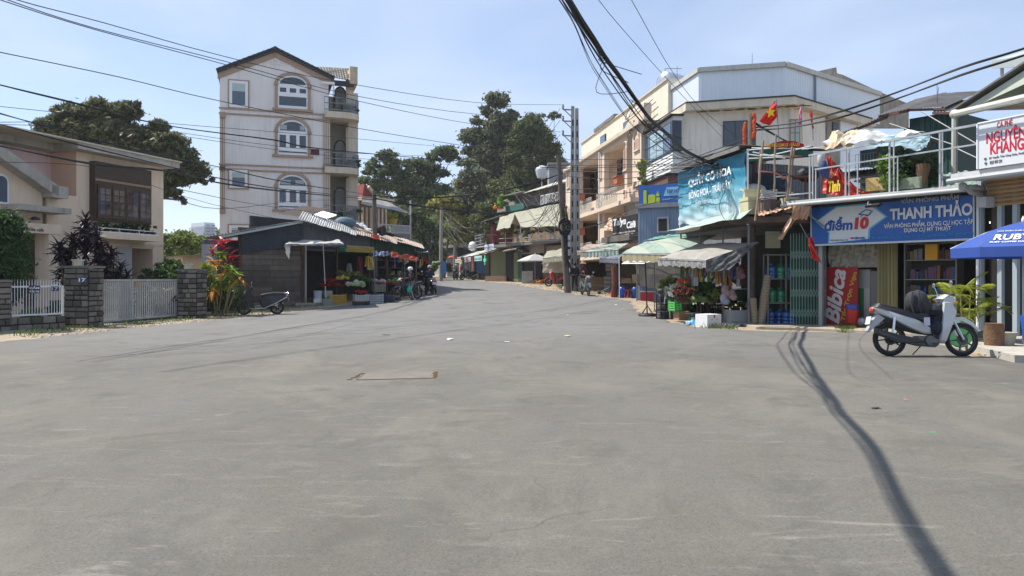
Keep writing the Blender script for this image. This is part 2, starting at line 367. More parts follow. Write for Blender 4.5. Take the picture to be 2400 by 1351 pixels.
def slab(name,poly,z0,z1,m,kind='structure',label=None,cat=None):
 mb=MB();n=len(poly);mb.add([(x,y,z0)for x,y in poly]+[(x,y,z1)for x,y in poly],[tuple(range(n))[::-1],tuple(range(n,2*n))]+[(i,(i+1)%n,n+(i+1)%n,n+i)for i in range(n)])
 o=obj(name,mb,m)
 if kind:o['kind']=kind
 if label:tag(o,label,cat)
 return o
slab('pavement',[(9.9,17.2),(12,17.2),(30,17.2),(30,30),(7.4,30),(7.0,21.4),(8.2,20.9),(9.2,20.0),(10.2,18.6)],-.1,.075,M_apron)
g0,g1,g2,g3=G(838,893),G(1015,889),G(1017,874),G(858,878)
mb=MB();mb.add([(p.x,p.y,.001)for p in(g0,g1,g2,g3)]+[(p.x,p.y,.019)for p in(g0,g1,g2,g3)],[(4,5,6,7),(0,1,5,4),(1,2,6,5),(2,3,7,6),(3,0,4,7)])
man=thing('manhole_cover','pale pinkish concrete slab set into the grey road','manhole cover');obj('slab',mb,mat('pink_concrete',(.185,.16,.135),.9,var=.3,bump=.5),man)
fr=MB();e=.03
for a,b in((g0,g1),(g1,g2),(g2,g3),(g3,g0)):fr.bar((a.x,a.y,.013),(b.x,b.y,.013),.035,.006)
obj('frame',fr,mat('black_joint',(.03,.03,.028),.9),man)
mo=MB();q=random.Random(3)
for(a,b)in((g1,g2),(g0+V((-.12,0,0)),g3+V((-.06,0,0)))):
 for i in range(26):
  p=a.lerp(b,q.random());mo.ball((p.x+q.uniform(-.03,.05),p.y,.016),q.uniform(.008,.02),(1.4,1,.5),5)
obj('moss',mo,mat('moss_rust',(.12,.10,.03),.95,var=.6,scale=20,col2=(.22,.07,.03)),man,kind='stuff')
def scrap(px,py,r,col,label,cat='litter'):
 g=G(px,py);mb=MB();q=random.Random(px);n=9
 for k in range(3):
  c=V((q.uniform(-r,r),q.uniform(-r*.5,r*.5),.014));vs=[(0,0,r*.35)]+[(math.cos(i*6.283/n)*r*q.uniform(.4,1),math.sin(i*6.283/n)*r*q.uniform(.3,.8),q.uniform(0,r*.3))for i in range(n)]
  mb.add([V(p)+c for p in vs],[(0,i+1,(i+1)%n+1)for i in range(n)])
 return one('litter',label,cat,mb,flat(col),loc=(g.x,g.y,g.z),group='scraps of litter lying on the road')
for px,py,r,c,lb in((1062,798,.11,(.75,.75,.75),'crumpled white plastic bag lying on the open road'),(1325,790,.09,(.45,.5,.16),'yellow green vegetable scrap on the road'),(1445,716,.07,(.7,.7,.68),'flat white paper scrap near the right road edge'),(2125,940,.03,(.6,.2,.12),'small red scrap right of the cable shadow'),(2187,1018,.02,(.08,.4,.12),'tiny green bottle cap on the right foreground'),(2050,961,.05,(.05,.05,.05),'small dark metal lid flush on the asphalt'),(1332,740,.05,(.7,.7,.66),'tiny white scrap in mid road'),(1190,804,.06,(.55,.55,.52),'thin pale paper strip left of the vegetable scrap'),(905,787,.1,(.09,.09,.085),'dark flattened rag on the far left of the bag')):scrap(px,py,r,c,lb)
q=random.Random(5);mb=MB()
for i in range(900):
 y=q.uniform(18.5,34);xl=float(np.interp(y,[a for a,_ in _l],[b for _,b in _l]));x=xl-q.random()**1.5*1.0;r=q.uniform(.008,.035);mb.ball((x,y,gz(y)+r*.2),r,(1,1,.6),5)
for i in range(500):
 y=q.uniform(38,62);xr=float(np.interp(y,[a for a,_ in _r],[b for _,b in _r]));x=xr+q.random()**1.3*2.5;r=q.uniform(.01,.05);mb.ball((x,y,gz(y)+r*.2),r,(1,1,.6),5)
obj('gravel',mb,mat('gravel',(.36,.31,.24),.95,isl=.4),kind='stuff')
M_grass=leafmat('grass',(.11,.19,.035),(.2,.2,.06),.5)
def grass(pts,name='grass',h=.16,m=None,seed=1):
 g=np.random.default_rng(seed);p=np.array(pts,float);n=len(p);a=g.uniform(0,6.28,n);hh=h*g.uniform(.4,1.3,n);ww=hh*.07+.004
 dx,dy=np.cos(a)*ww,np.sin(a)*ww;lx,ly=g.normal(size=n)*hh*.45,g.normal(size=n)*hh*.45
 A=p+np.stack([dx,dy,0*a],1);B=p-np.stack([dx,dy,0*a],1);T=p+np.stack([lx,ly,hh],1);T2=T+np.stack([dx*.2,dy*.2,0*a],1)
 return quads_obj(name,np.stack([A,B,T2,T],1).reshape(-1,3),m or M_grass,kind='stuff')
pts=[]
for i in range(3600):
 r=q.random()
 if r<.22:y=q.uniform(19,34);xl=float(np.interp(y,[a for a,_ in _l],[b for _,b in _l]));x=xl-.75-q.random()*1.2
 elif r<.55:y=q.uniform(30,36);x=-11.6+(y-30)*.6-q.random()*2.4
 elif r<.82:p=G(1985+q.gauss(0,9),776+q.gauss(0,2));x,y=p.x,p.y
 elif r<.88:p=G(1690+q.gauss(0,22),769+q.gauss(0,2));x,y=p.x,p.y
 else:p=G(1325+q.gauss(0,9),676+q.gauss(0,1.5));x,y=p.x,p.y
 pts.append((x,y,gz(y)))
grass(pts)
#  shared building materials
M_beige=mat('beige_render',(.80,.635,.475),.88,var=.16,scale=.8,bump=.12,streak=.2)
M_pink=mat('pink_render',(.82,.60,.60),.88,var=.15,scale=.8,streak=.15)
M_sunlit=mat('sunlit_render',(.84,.56,.40),.88,var=.12,scale=.8)  # peach is the house wall's sunlit tone put into the colour
M_creamtrim=mat('cream_trim',(.62,.54,.43),.85,var=.2,scale=2,streak=.3)
M_greycon=mat('grey_roof_concrete',(.46,.42,.36),.9,var=.3,scale=1.2,streak=.5)
M_white=mat('white_paint',(.78,.79,.80),.5,var=.06)
M_brownwood=mat('brown_wood',(.075,.045,.028),.6,var=.4,scale=4,streak=.2)
M_greywood=mat('weathered_wood',(.15,.125,.105),.9,var=.6,scale=2.2,bump=.5,objvar=.35,streak=.5)
M_glass=glass('dark_glass');M_glassb=glass('blue_glass',(.05,.08,.13));M_dark=mat('void_shade',(.02,.02,.022),.9)  # last one: near-black surface colour standing in for shade inside openings
M_curtain=mat('curtain',(.42,.45,.46),.9,stripe=(0,.11,(.3,.33,.35)))
M_steel=mat('grey_steel',(.22,.23,.24),.45,.6,var=.2);M_black=flat((.02,.02,.022),.6);M_galv=mat('galvanised_sheet',(.42,.45,.47),.42,.55,var=.35,scale=1.2,streak=.35)
M_stone=mat('granite_block',(.22,.20,.17),.93,var=.5,scale=9,bump=.8,bscale=25,objvar=.55,col2=(.09,.08,.07))
M_mortar=mat('dark_mortar',(.035,.033,.03),.95)
#  café house behind the gate
def café():
 f=Fac((-17.33,25.3),(-15.17,32.5));t=f.thing('house','two storey beige house with flat roof and brown wooden bay window behind the gate','house')
 u180,u125,uR=f.U(180),f.U(125),f.U(383);zt=6.25
 m=MB();o1=f.rect(308,583,358,665);dr=f.rect(52,548,104,668)
 m.holes(u180,uR,-.3,zt,0,7,[(o1[0],o1[1],-.2,o1[3])]);obj('wall',m,M_beige,t)
 m=MB();m.bx(o1[0]-.05,o1[1]+.05,1.6,1.7,0,o1[3]+.1);obj('inner_wall',m,mat('dim_interior',(.07,.065,.06),.9),t)
 m=MB();m.bx(u180-8,u180,1.25,7,3.2,zt);obj('wall',m,M_pink,t)['label']='pink upper wall set back'
 m=MB();m.bx(u180-.02,u180-.001,.0,1.25,2.5,zt);obj('wall',m,M_sunlit,t)['label']='peach side wall with sunlight put into its colour'
 m=MB();m.bx(u180-.5,uR+.3,-.6,7.5,zt,zt+.24);m.bx(u180-9,u180-.5,.55,7.5,zt,zt+.30);ro=obj('roof',m,M_greycon,t)
 m=MB();m.bx(u180-9,uR+.38,-.66,7.5,zt+.24,zt+.30);obj('roof_edge',m,M_creamtrim,ro)
 zp=lambda px,py:f.uv(px,py,-.3)
 top=[zp(-60,300),zp(0,349),zp(70,397),zp(126,437),zp(126,462),zp(108,452),zp(60,418),zp(0,378),zp(-60,338)]
 m=MB();m.poly(top,-.55,1.2);rf=obj('roof',m,M_greycon,t);rf['label']='sloping grey concrete gable edge'
 m=MB();a=f.rect(110,437,148,465,-.3);m.bx(a[0],a[1],-.55,.6,a[2],a[3]);obj('eave_block',m,M_greycon,t)
 wl=[zp(-120,300),zp(0,372),zp(60,412),zp(112,450),(zp(112,450)[0],-.3),(zp(-120,300)[0],-.3)]
 m=MB();m.poly(wl,-.06,1.1);obj('wall',m,M_beige,t)
 m=MB();u0,u1,z0,z1=f.rect(108,450,180,660);m.bx(u0,u1+.02,-.02,1.3,-.3,zp(112,450)[1]);obj('wall',m,M_beige,t)
 u0,u1,z0,z1=f.rect(-18,408,18,478,-.06);um=(u0+u1)/2;arc=lambda r,zc:[(um+r*math.cos(R(k)),zc+r*math.sin(R(k)))for k in range(0,181,15)]
 rr=(u1-u0)/2;m=MB();m.poly([(u1,z0),*arc(rr,z1-rr),(u0,z0)],-.12,-.05);wn=obj('window',m,M_white,t)
 m=MB();m.poly([(u1-.07,z0+.07),*arc(rr-.07,z1-rr),(u0+.07,z0+.07)],-.135,-.12);obj('pane',m,M_glassb,wn)
 u0,u1,z0,z1=f.rect(36,484,160,497,-.7);m=MB();m.bx(u0,u1,-.85,.1,z0,z1);obj('ledge',m,M_greycon,t)
 u0,u1,z0,z1=f.rect(24,524,136,547,-.6);m=MB();m.bx(u0,u1,-.75,.0,z0,z1);bm_=obj('porch_beam',m,M_beige,t)
 a0,a1,b0,b1=f.rect(40,534,102,544,-.75);text('lettering','audiophile café',bm_,a0,a1,b0,b1,-.752,mat('dark_letter',(.03,.025,.02),.6),.02)
 u0,u1,z0,z1=f.rect(108,547,132,665,-.6);m=MB();m.bx(u0,u1,-.72,-.02,-.3,z1);obj('porch_column',m,M_beige,t)
 u0,u1,z0,z1=dr;m=MB();m.bx(u0,u1,-.09,-.03,-.1,z1);d=obj('door',m,M_brownwood,t)
 m=MB();wd=(u1-u0)/2
 for i in range(2):
  for j in range(4):m.bx(u0+.05+i*wd,u0+wd-.05+i*wd,-.115,-.09,.15+j*.55,.6+j*.55)
 obj('door_panel',m,mat('door_panel',(.11,.05,.028),.55,var=.3),d,kind='stuff')
 a=f.rect(78,553,93,559,-.1);text('lettering','17m',t,a[0],a[1],a[2],a[3],-.13,flat((.5,.5,.45)))
 g=[f.uv(52,523,-.8),f.uv(53,505,-.8),f.uv(62,494,-.8),f.uv(76,494,-.8),f.uv(86,505,-.8),f.uv(89,510,-.8)]
 la=thing('wall_lamp','goose neck lamp curving over the café porch beam','lamp',f.loc,f.rz);m=MB();m.tube([(u,-.72,z)for u,z in g],.018,6);obj('neck',m,M_galv,la)
 u,z=f.uv(87,512,-.8);m=MB();m.lathe([(.04,.06),(.12,.02),(.17,-.05),(.15,-.055),(.02,.0)],12,(u,-.72,z));obj('shade',m,M_black,la)
 X=-.28;u0,u1,z0,z1=f.rect(223,388,355,522,X);zt2=f.Z(290,408,X);m=MB();m.bx(u0,u1,X,.0,z0,z1-.02);by=obj('bay_window',m,M_brownwood,t)
 m=MB();m.bx(u0,u1,X-.03,X,f.Z(290,433,X),f.Z(290,428,X));obj('moulding',m,mat('light_wood',(.3,.2,.12),.6),by)
 k=4;wd=(u1-u0-.12)/k;za,zb=f.Z(290,516,X),f.Z(290,441,X)
 for i in range(k):
  a=u0+.06+wd*i;s=MB();s.bx(a+.02,a+wd-.02,X-.07,X-.01,za,zb);cs=obj('window',s,M_brownwood,t)
  for ii in range(2):
   for j in range(4):
    p=MB();ww=(wd-.22)/2;hh=(zb-za-.4)/4;x=a+.09+ii*(ww+.04);z=za+.14+j*(hh+.04)
    p.bx(x,x+ww,X-.078,X-.07,z,z+hh);obj('pane',p,M_glassb if(i+ii)%3==0 else M_glass,cs)
 u0,u1,z0,z1=f.rect(228,548,372,560,-.7);m=MB();m.bx(u0,u1,-.75,.0,z0-.04,z1);pl=obj('planter',m,M_beige,t)
 for k2,(ya,yb)in enumerate(((539,537),(547,545))):
  m=MB();m.bar((u0,-.7,f.Z(300,ya,-.7)),(u1,-.7,f.Z(300,ya,-.7)),.03);obj('rail',m,M_white,pl)
 for i in range(4):
  m=MB();x=u0+(u1-u0)*i/3*.97+.04;m.bar((x,-.7,z1),(x,-.7,f.Z(300,537,-.7)),.025);obj('post',m,M_white,pl)
 a=f.rect(272,578,308,665,-.01);m=MB();m.bx(a[0],a[1],-.04,-.001,-.1,a[3]);obj('door',m,mat('pale_panel',(.42,.42,.40),.7),t)
 a=f.rect(305,580,360,585,0);m=MB();m.bx(a[0],a[1],-.05,-.002,a[3],a[3]+.08);obj('lintel',m,M_creamtrim,t)
 m=MB();m.bx(u0,uR,-.03,-.001,f.Z(300,573),f.Z(300,570));obj('moulding',m,M_creamtrim,t)
 hg=[]
 for i in range(22):
  p=f.w(u0+.15+(u1-u0-.3)*i/21,-.45,z1+.22);hg.append((p.x,p.y,p.z,.2,.22,.22))
 h=quads_obj('hedge',leaves(hg,5000,.055,11),leafmat('dark_leaf',(.035,.06,.02),(.06,.1,.03)));tag(h,'row of dark green plants filling the balcony planter','hedge')
 return f
fc=café()
#  stone wall, pillars, fence, gate
def unit_stone(k):
 q=random.Random(k);vs=[]
 for z in(0,1):
  for x,y_ in((0,0),(1,0),(1,1),(0,1)):vs.append((x,y_,z))
 c=[(x-.5,y_-.5,z-.5)for x,y_,z in vs];mb=MB();fr=[]
 for x,y_,z in c:fr.append((x*.5*2*(1+q.uniform(-.03,.03)),y_,z*(1+q.uniform(-.06,.06))))
 inn=[(x*.86,y_-.22 if y_<0 else y_,z*.74)for x,y_,z in c if y_<0]
 mb.add(fr,[(0,1,2,3),(4,7,6,5),(1,5,6,2),(2,6,7,3),(3,7,4,0)]);a=[fr[0],fr[1],fr[5],fr[4]];b=[inn[0],inn[1],inn[3],inn[2]]
 mb.add(a+b,[(0,1,5,4),(1,2,6,5),(2,3,7,6),(3,0,4,7),(4,5,6,7)]);return mesh_of(mb,'stone',M_stone)
stones=[unit_stone(k)for k in range(5)]
def stone_face(parent,o,u,w_,z0,z1,seed,row=(.13,.21),wid=(.18,.42)):
 """o: local corner, u: local direction in plan; stones stand proud of the face"""
 q=random.Random(seed);u=V(u).normalized();rz=math.atan2(u.y,u.x);z=z0
 while z<z1-.04:
  h=min(q.uniform(*row),z1-z);x=0
  if z1-z-h<.07:h=z1-z
  while x<w_-.02:
   ww=min(q.uniform(*wid),w_-x)
   if w_-x-ww<.1:ww=w_-x
   s=bpy.data.objects.new('stone',q.choice(stones));COL.objects.link(s);s.parent=parent
   c=V(o)+u*(x+ww/2);d=.05;out=V((u.y,-u.x,0));c+=out*q.uniform(.005,.028)
   s.location=(c.x,c.y,z+h/2);s.rotation_euler.z=rz;s.scale=(ww-.034,d,h-.034);x+=ww
  z+=h
gA,gB=pt(212,22.5),pt(418,26.9);fg=Fac(gA,gB)
def pillar(name,label,px,d,w_,t_,h,seed,capm=None):
 p=pt(px,d);t=thing(name,label,'pillar',(p.x,p.y,gz(d)-.05),fg.rz);
 m=MB();m.bx(0,w_,0,t_,-.2,h-.03);obj('core',m,M_mortar,t)
 stone_face(t,(0,0,0),(1,0,0),w_,0,h,seed);stone_face(t,(0,t_,0),(0,-1,0),t_,0,h,seed+1)
 m=MB();m.bx(-.06,w_+.05,-.06,t_+.06,h,h+.07);obj('cap',m,M_concd,t)
 return t,p
def gate_lamp(px,d,z,w_,t_,label):
 p=pt(px,d);t=thing('pillar_lamp',label,'lamp',(p.x,p.y,z),fg.rz,'lamps on the gate pillars')
 m=MB();m.bx(-.1,.1,-.1,.1,0,.02);m.bx(-.105,.105,-.105,.105,.135,.155)
 for a in(-.095,.095):
  for b in(-.095,.095):m.bx(a-.008,a+.008,b-.008,b+.008,.02,.135)
 m.box((0,0,.17),(.26,.26,.03));obj('frame',m,flat((.6,.58,.5)),t);m=MB();m.bx(-.08,.08,-.08,.08,.021,.134);obj('lamp_glass',m,flat((.62,.60,.42),.3),t)
h1=1.82;pl1,pp1=pillar('gate_pillar','near gate pillar of grey granite blocks carrying the house number',207,22.1,.62,.78,h1,20)
gate_lamp(183,22.2,gz(22)-.05+h1+.07,.6,.6,'square white lamp on the near gate pillar with the house number')
h2=1.75;pl2,pp2=pillar('gate_pillar','far gate pillar of grey granite blocks beside the red leaved plants',461,26.6,.6,.72,h2,40)
gate_lamp(441,27.0,gz(26.8)-.05+h2+.07,.6,.6,'small dark framed lamp on the far gate pillar')
def plate(name,label,px,py,w_,h_,d,rz,colr,body,tcol,lines=None):
 p=P(px,py,d);t=thing(name,label,'sign',p,rz);m=MB();m.bx(-w_/2,w_/2,-.006,.006,-h_/2,h_/2);obj('board',m,flat(colr,.5),t)
 ln=body.split('\n')
 for i,s in enumerate(ln):
  hh=h_/len(ln);zc=h_/2-hh*(i+.5);text('lettering',s,t,-w_*.42,w_*.42,zc-hh*.36,zc+hh*.36,-.01,flat(tcol),.02)
rzx=fg.rz-R(90)
plate('number_plate','blue house number plate reading 17 on the near pillar',193,657,.26,.15,21.92,rzx,(.05,.10,.2),'17',(.85,.85,.85))
plate('notice_sign','dark sign lettered in white hanging on the white fence',81,679,.28,.22,20.9,R(20),(.03,.04,.09),'CẤM\nĐẬU XE',(.8,.8,.8))
plate('small_sign','small dark blue number sign on the fence beside the near pillar',129,677,.2,.13,21.6,R(20),(.03,.05,.12),'17',(.5,.55,.6))
fA,fB=pt(-90,19.6),pt(152,21.95);ff=Fac(fA,fB)
wl=ff.thing('stone_wall','low wall of dark granite blocks under the white fence','wall');m=MB();m.bx(0,ff.len,.0,.3,-.2,.36);obj('core',m,M_mortar,wl);stone_face(wl,(0,0,0),(1,0,0),ff.len,0,.38,61)
u0=ff.U(-80);u1=ff.U(20);t=thing('gate_pillar','short granite pillar cut by the left edge of the picture','pillar',ff.w(u0,-.1,0),ff.rz);m=MB();m.bx(0,u1-u0,0,.5,-.2,1.34);obj('core',m,M_mortar,t);stone_face(t,(0,0,0),(1,0,0),u1-u0,0,1.36,71);stone_face(t,(u1-u0,0,0),(0,1,0),.4,0,1.36,75)
m=MB();m.bx(-.04,u1-u0+.04,-.05,.5,1.36,1.43);obj('cap',m,M_concd,t)
ft=ff.thing('fence','white metal bar fence with spiked tops beside the near gate pillar','fence')
a0,a1=ff.U(24),ff.U(150);zb,zt=.43,1.23
for z in(zb,zt):m=MB();m.bar((a0,.08,z),(a1,.08,z),.045);obj('rail',m,M_white,ft)
for x in(a0,a1):m=MB();m.bar((x,.08,zb-.08),(x,.08,zt+.02),.05);obj('post',m,M_white,ft)
m=MB();m.tube([(0,0,0),(0,0,.95),(0,0,1.02)],[.011,.011,.002],6);bmsh=mesh_of(m,'bar',M_white);nb=19
for i in range(1,nb):obj('bar',bmsh,None,ft,loc=(a0+(a1-a0)*i/nb,.08,zb))
M_gw=mat('gate_white',(.45,.455,.44),.55,var=.25,scale=2,streak=.4)
def leaf(label,px0,px1,nbar,dy):
 t=fg.thing('gate',label,'gate','leaves of the white bar gate');a0,a1=fg.U(px0),fg.U(px1);z0,z1=.14,1.40
 for z in(z0,z1):m=MB();m.bar((a0,dy,z),(a1,dy,z),.06);obj('rail',m,M_gw,t)
 for x in(a0,a1):m=MB();m.bar((x,dy,z0-.03),(x,dy,z1+.03),.07);obj('post',m,M_gw,t)
 m=MB();m.tube([(0,0,z0),(0,0,z1)],.022,6);bs=mesh_of(m,'bar',M_gw)
 for i in range(1,nbar):obj('bar',bs,None,t,loc=(a0+(a1-a0)*i/nbar,dy,0))
 return t,a0,a1
g1t,_,e1=leaf('left leaf of the white bar gate, against the near pillar',221,303,18,.0);g2t,e2,_=leaf('right leaf of the white bar gate with the small orange plate',308,413,22,.0)
m=MB()
for z in(.62,.75,.88,1.0,1.12):m.tube([(e1-.03,-.045,z),(e2+.12,-.045,z)],.022,6)
m.bar((e1+.0,-.05,.6),(e1+.0,-.05,1.14),.03);m.box(((e1+e2)/2,-.07,.74),(.09,.05,.11));obj('latch',m,M_gw,g2t)
a=fg.rect(316,662,330,668,-.03);m=MB();m.bx(a[0],a[1],-.05,-.035,a[2],a[3]);obj('plate',m,flat((.45,.25,.12)),g2t)
m=MB();m.bx(fg.U(219),fg.U(416),-.3,.5,-.1,.03);o=obj('driveway_kerb',m,M_conc);o.location=fg.loc;o.rotation_euler.z=fg.rz;o['kind']='structure'
yard=slab('courtyard',[(-19,19.7),(-13.9,19.7),(-12.7,24),(-11.9,28),(-13.5,33),(-17,34),(-19,30)],-.1,.03,M_conc)
#  garden plants
def blade(L_,W_,curve,m,name='leaf',seg=5,fold=.25):
 mb=MB();vs=[]
 for i in range(seg+1):
  t=i/seg;w_=W_*math.sin(math.pi*min(1,(t*.86+.14)))**.7*(1 if t<.9 else.45);x=L_*t;z=-curve*t*t*L_
  vs+=[(x,-w_/2,z+fold*w_),(x,0,z),(x,w_/2,z+fold*w_)]
 fs=[]
 for i in range(seg):
  a=i*3;fs+=[(a,a+3,a+4,a+1),(a+1,a+4,a+5,a+2)]
 mb.add(vs,fs);return mesh_of(mb,name,m)
def rosette(parent,meshes,c,n,seed,up=(15,80),sc=(.7,1.15),L_=.0):
 q=random.Random(seed)
 for i in range(n):
  o=bpy.data.objects.new('leaf',q.choice(meshes));COL.objects.link(o);o.parent=parent;el=R(q.uniform(*up));az=i*2.4+q.uniform(-.4,.4)
  o.rotation_euler=(q.uniform(-.3,.3),-el,az);o.location=(c[0],c[1],c[2]-i*L_);s=q.uniform(*sc);o.scale=(s,s,s)
M_purp=mat('purple_leaf',(.022,.012,.022),.42,isl=.3,objvar=.4,col2=(.05,.015,.025),trans=.12)
pm=[blade(.44,.115,.25,M_purp),blade(.38,.10,.5,M_purp),blade(.5,.11,.1,M_purp)]
t=thing('cordyline_plant','tall dark purple leaved plant standing in front of the café wall','plant',(pt(190,24.4).x,24.4,0))
mb=MB()
for(px,py,r0,n)in((200,545,1,40),(200,515,1,26),(165,590,1,38),(140,575,1,30),(232,575,1,40),(245,605,1,38),(225,545,1,30),(150,625,1,34),(195,620,1,38),(235,640,1,34),(170,555,1,26),(260,590,1,22),(215,665,1,24)):
 q2=P(px,py,24.4+(px%7)*.09);c=(q2.x-t.location.x,q2.y-24.4,q2.z);rosette(t,pm,c,int(n*1.9),px,(-35,82),(.75,1.1),.010);mb.tube([(c[0]*.3,c[1],0),(c[0]*.8,c[1],c[2]*.5),(c[0],c[1],c[2]-.1)],[.04,.03,.02],6)
obj('stem',mb,M_bark,t)
t=thing('cordyline_plant','small dark purple plant beside the pale door panel','plant',(pt(283,26).x,26,0));mb=MB()
for(px,py,n)in((285,625,26),(272,645,22),(262,655,16),(297,650,14)):
 q2=P(px,py,26);c=(q2.x-t.location.x,0,q2.z);rosette(t,pm,c,n,px,(-10,80),(.6,.95),.01);mb.tube([(0,0,0),c],[.03,.02],6)
obj('stem',mb,M_bark,t)
M_conif=leafmat('conifer',(.035,.075,.025),(.07,.13,.03),.5)
def bl(px,py,d,r,rz_=None,ry=None):p=P(px,py,d);return(p.x,p.y,p.z,r,ry or r,rz_ or r)
tree('conifer_shrub','dense green conifer shrub at the left edge behind the fence',(pt(-5,21.2).x,21.2,0),[bl(-20,560,21.2,.75,.8),bl(-5,620,21.2,.75,.8),bl(12,530,21,.4,.55),bl(-10,680,21.2,.7,.5),bl(22,600,21,.38,.7),bl(28,640,21,.3,.4)],42000,.05,M_conif,.08,3,cat='shrub',aspect=3,spread=.25)
M_bush=leafmat('bush_leaf',(.05,.10,.025),(.10,.16,.04),.5);M_yel=leafmat('variegated_leaf',(.35,.36,.06),(.12,.22,.03),.35)
def bush(label,blobs,n,size,m,base,cat='bush',seed=0,group=None,**k):return tree('bush',label,base,blobs,n,size,m,.03,seed,group,cat,**k)
bush('dark green bush between the café wall and the far gate pillar',[bl(392,640,27.6,.42),bl(408,655,27.4,.35),bl(380,660,27.6,.4)],5200,.07,M_bush,(pt(392,27.6).x,27.6,0),seed=1)
bush('dark shrubs standing close behind the bar gate',[bl(x_,705,24.5+(x_-240)*.016,.42,.5)for x_ in range(240,410,24)],9000,.07,mat('gate_shrub',(.03,.04,.025),.6,isl=.4),(pt(320,26).x,26,0),seed=9)
bush('green bush low behind the gate next to the dark doorway',[bl(345,650,28,.0+.25),bl(262,652,26.6,.35),bl(285,655,26.8,.3)],4200,.07,M_bush,(pt(275,26.7).x,26.7,0),seed=2)
def pot(name,label,g,r,h,m,cat='pot',rz=0):
 mb=MB();mb.lathe([(r*.7,0),(r*.95,h*.9),(r*1.05,h*.9),(r*1.05,h),(r*.9,h),(r*.85,h*.85)],14);return one(name,label,cat,mb,m,None,35,g,rz)
m=MB();m.bx(-.3,.3,-.12,.12,0,.22);pb=pt(78,21.9);one('planter_box','low pale concrete planter behind the fence bars','planter',m,M_conc,loc=(pb.x,pb.y,.03),rz=ff.rz)
bush('yellow green variegated plant in the low planter behind the fence',[(pb.x,pb.y,.5,.26,.2,.2),(pb.x-.15,pb.y,.42,.2,.2,.16)],900,.11,M_yel,(pb.x,pb.y,.24),seed=4,limbs=False)
pb=pt(131,22.6);pot('flower_pot','dark pot holding a clipped ball shrub behind the fence',(pb.x,pb.y,.03),.16,.22,flat((.06,.07,.1)));bush('clipped round green shrub in the dark pot behind the fence',[(pb.x,pb.y,.55,.24,.24,.3)],3500,.04,M_bush,(pb.x,pb.y,.24),seed=5,spread=.2)
M_red=mat('red_leaf',(.38,.02,.035),.4,isl=.2,objvar=.35,col2=(.15,.02,.02),trans=.3);M_org=mat('orange_leaf',(.5,.22,.03),.45,objvar=.3,col2=(.3,.28,.04),trans=.3);M_lime=mat('lime_leaf',(.22,.34,.04),.45,objvar=.35,col2=(.10,.2,.03),trans=.35)
rd=[blade(.5,.11,.2,M_red),blade(.42,.1,.5,M_red)];og=[blade(.5,.1,.5,M_org),blade(.42,.12,.7,M_org)];lm=[blade(.5,.12,.45,M_lime),blade(.4,.1,.7,M_lime)]
def ti_plant(label,px,d,heads,base_py=None):
 p=pt(px,d);t=thing('ti_plant',label,'plant',(p.x,d,gz(d)));mb=MB()
 for hx,hy,n,ms,up in heads:
  c3=P(hx,hy,d+(hx%5)*.08-.2);c=(c3.x-p.x,c3.y-d,c3.z-gz(d));rosette(t,ms,c,n,hx*7+hy,up,(.75,1.15),.018);mb.tube([(c[0]*.4,0,0),(c[0]*.8,c[1],c[2]*.55),(c[0],c[1],c[2])],[.03,.025,.018],6)
 obj('stem',mb,mat('pale_stem',(.25,.2,.12),.9,bump=.3),t);return t
ti_plant('tall plant with crimson top rosette and lime lower leaves',522,28.6,[(522,568,22,rd,(15,85)),(520,590,20,lm,(-10,75)),(498,590,12,rd,(0,80)),(540,602,18,rd,(0,70)),(528,622,20,lm,(-30,60)),(508,625,10,rd,(-10,60)),(535,655,18,lm,(-20,60))])
ti_plant('spreading plant with orange and yellow green leaves beside the far pillar',505,28.1,[(500,612,12,og,(-30,50)),(522,640,12,og,(-20,60)),(488,645,12,lm,(-20,70)),(512,655,14,lm,(-30,60)),(545,632,14,lm,(-20,70)),(500,672,14,og,(-50,30)),(560,650,12,og,(-20,50)),(545,660,14,lm,(-20,50))])
bush('leafy green undergrowth at the foot of the red leaved plants',[bl(490,700,28.3,.5),bl(518,705,28.6,.45),bl(540,695,29.8,.45),bl(505,680,28.6,.4),bl(478,660,28.6,.35),bl(565,700,30.4,.4,.3)],13000,.06,M_bush,(pt(515,28).x,28,0),seed=6)
bush('pale yellow leaved shrub beside the far gate pillar',[bl(482,642,27.4,.3),bl(474,655,27.4,.2)],1400,.09,M_yel,(pt(482,27.4).x,27.4,0),seed=7)
f2=Fac(pt(372,34.5),pt(485,34));t=f2.thing('garden_shed','small beige outbuilding with thin sloping roof behind the far pillar','shed')
a=f2.rect(428,600,482,660);m=MB();m.bx(a[0],a[1],0,2.5,-.2,a[3]);obj('wall',m,M_beige,t);m=MB();u0,z0=f2.uv(375,604);u1,z1=f2.uv(484,596);m.hexa([(u0,-.3,z0-.05),(u1,-.3,z1-.05),(u1,2.6,z1-.05),(u0,2.6,z0-.05),(u0,-.3,z0),(u1,-.3,z1),(u1,2.6,z1),(u0,2.6,z0)]);obj('roof',m,M_greycon,t)
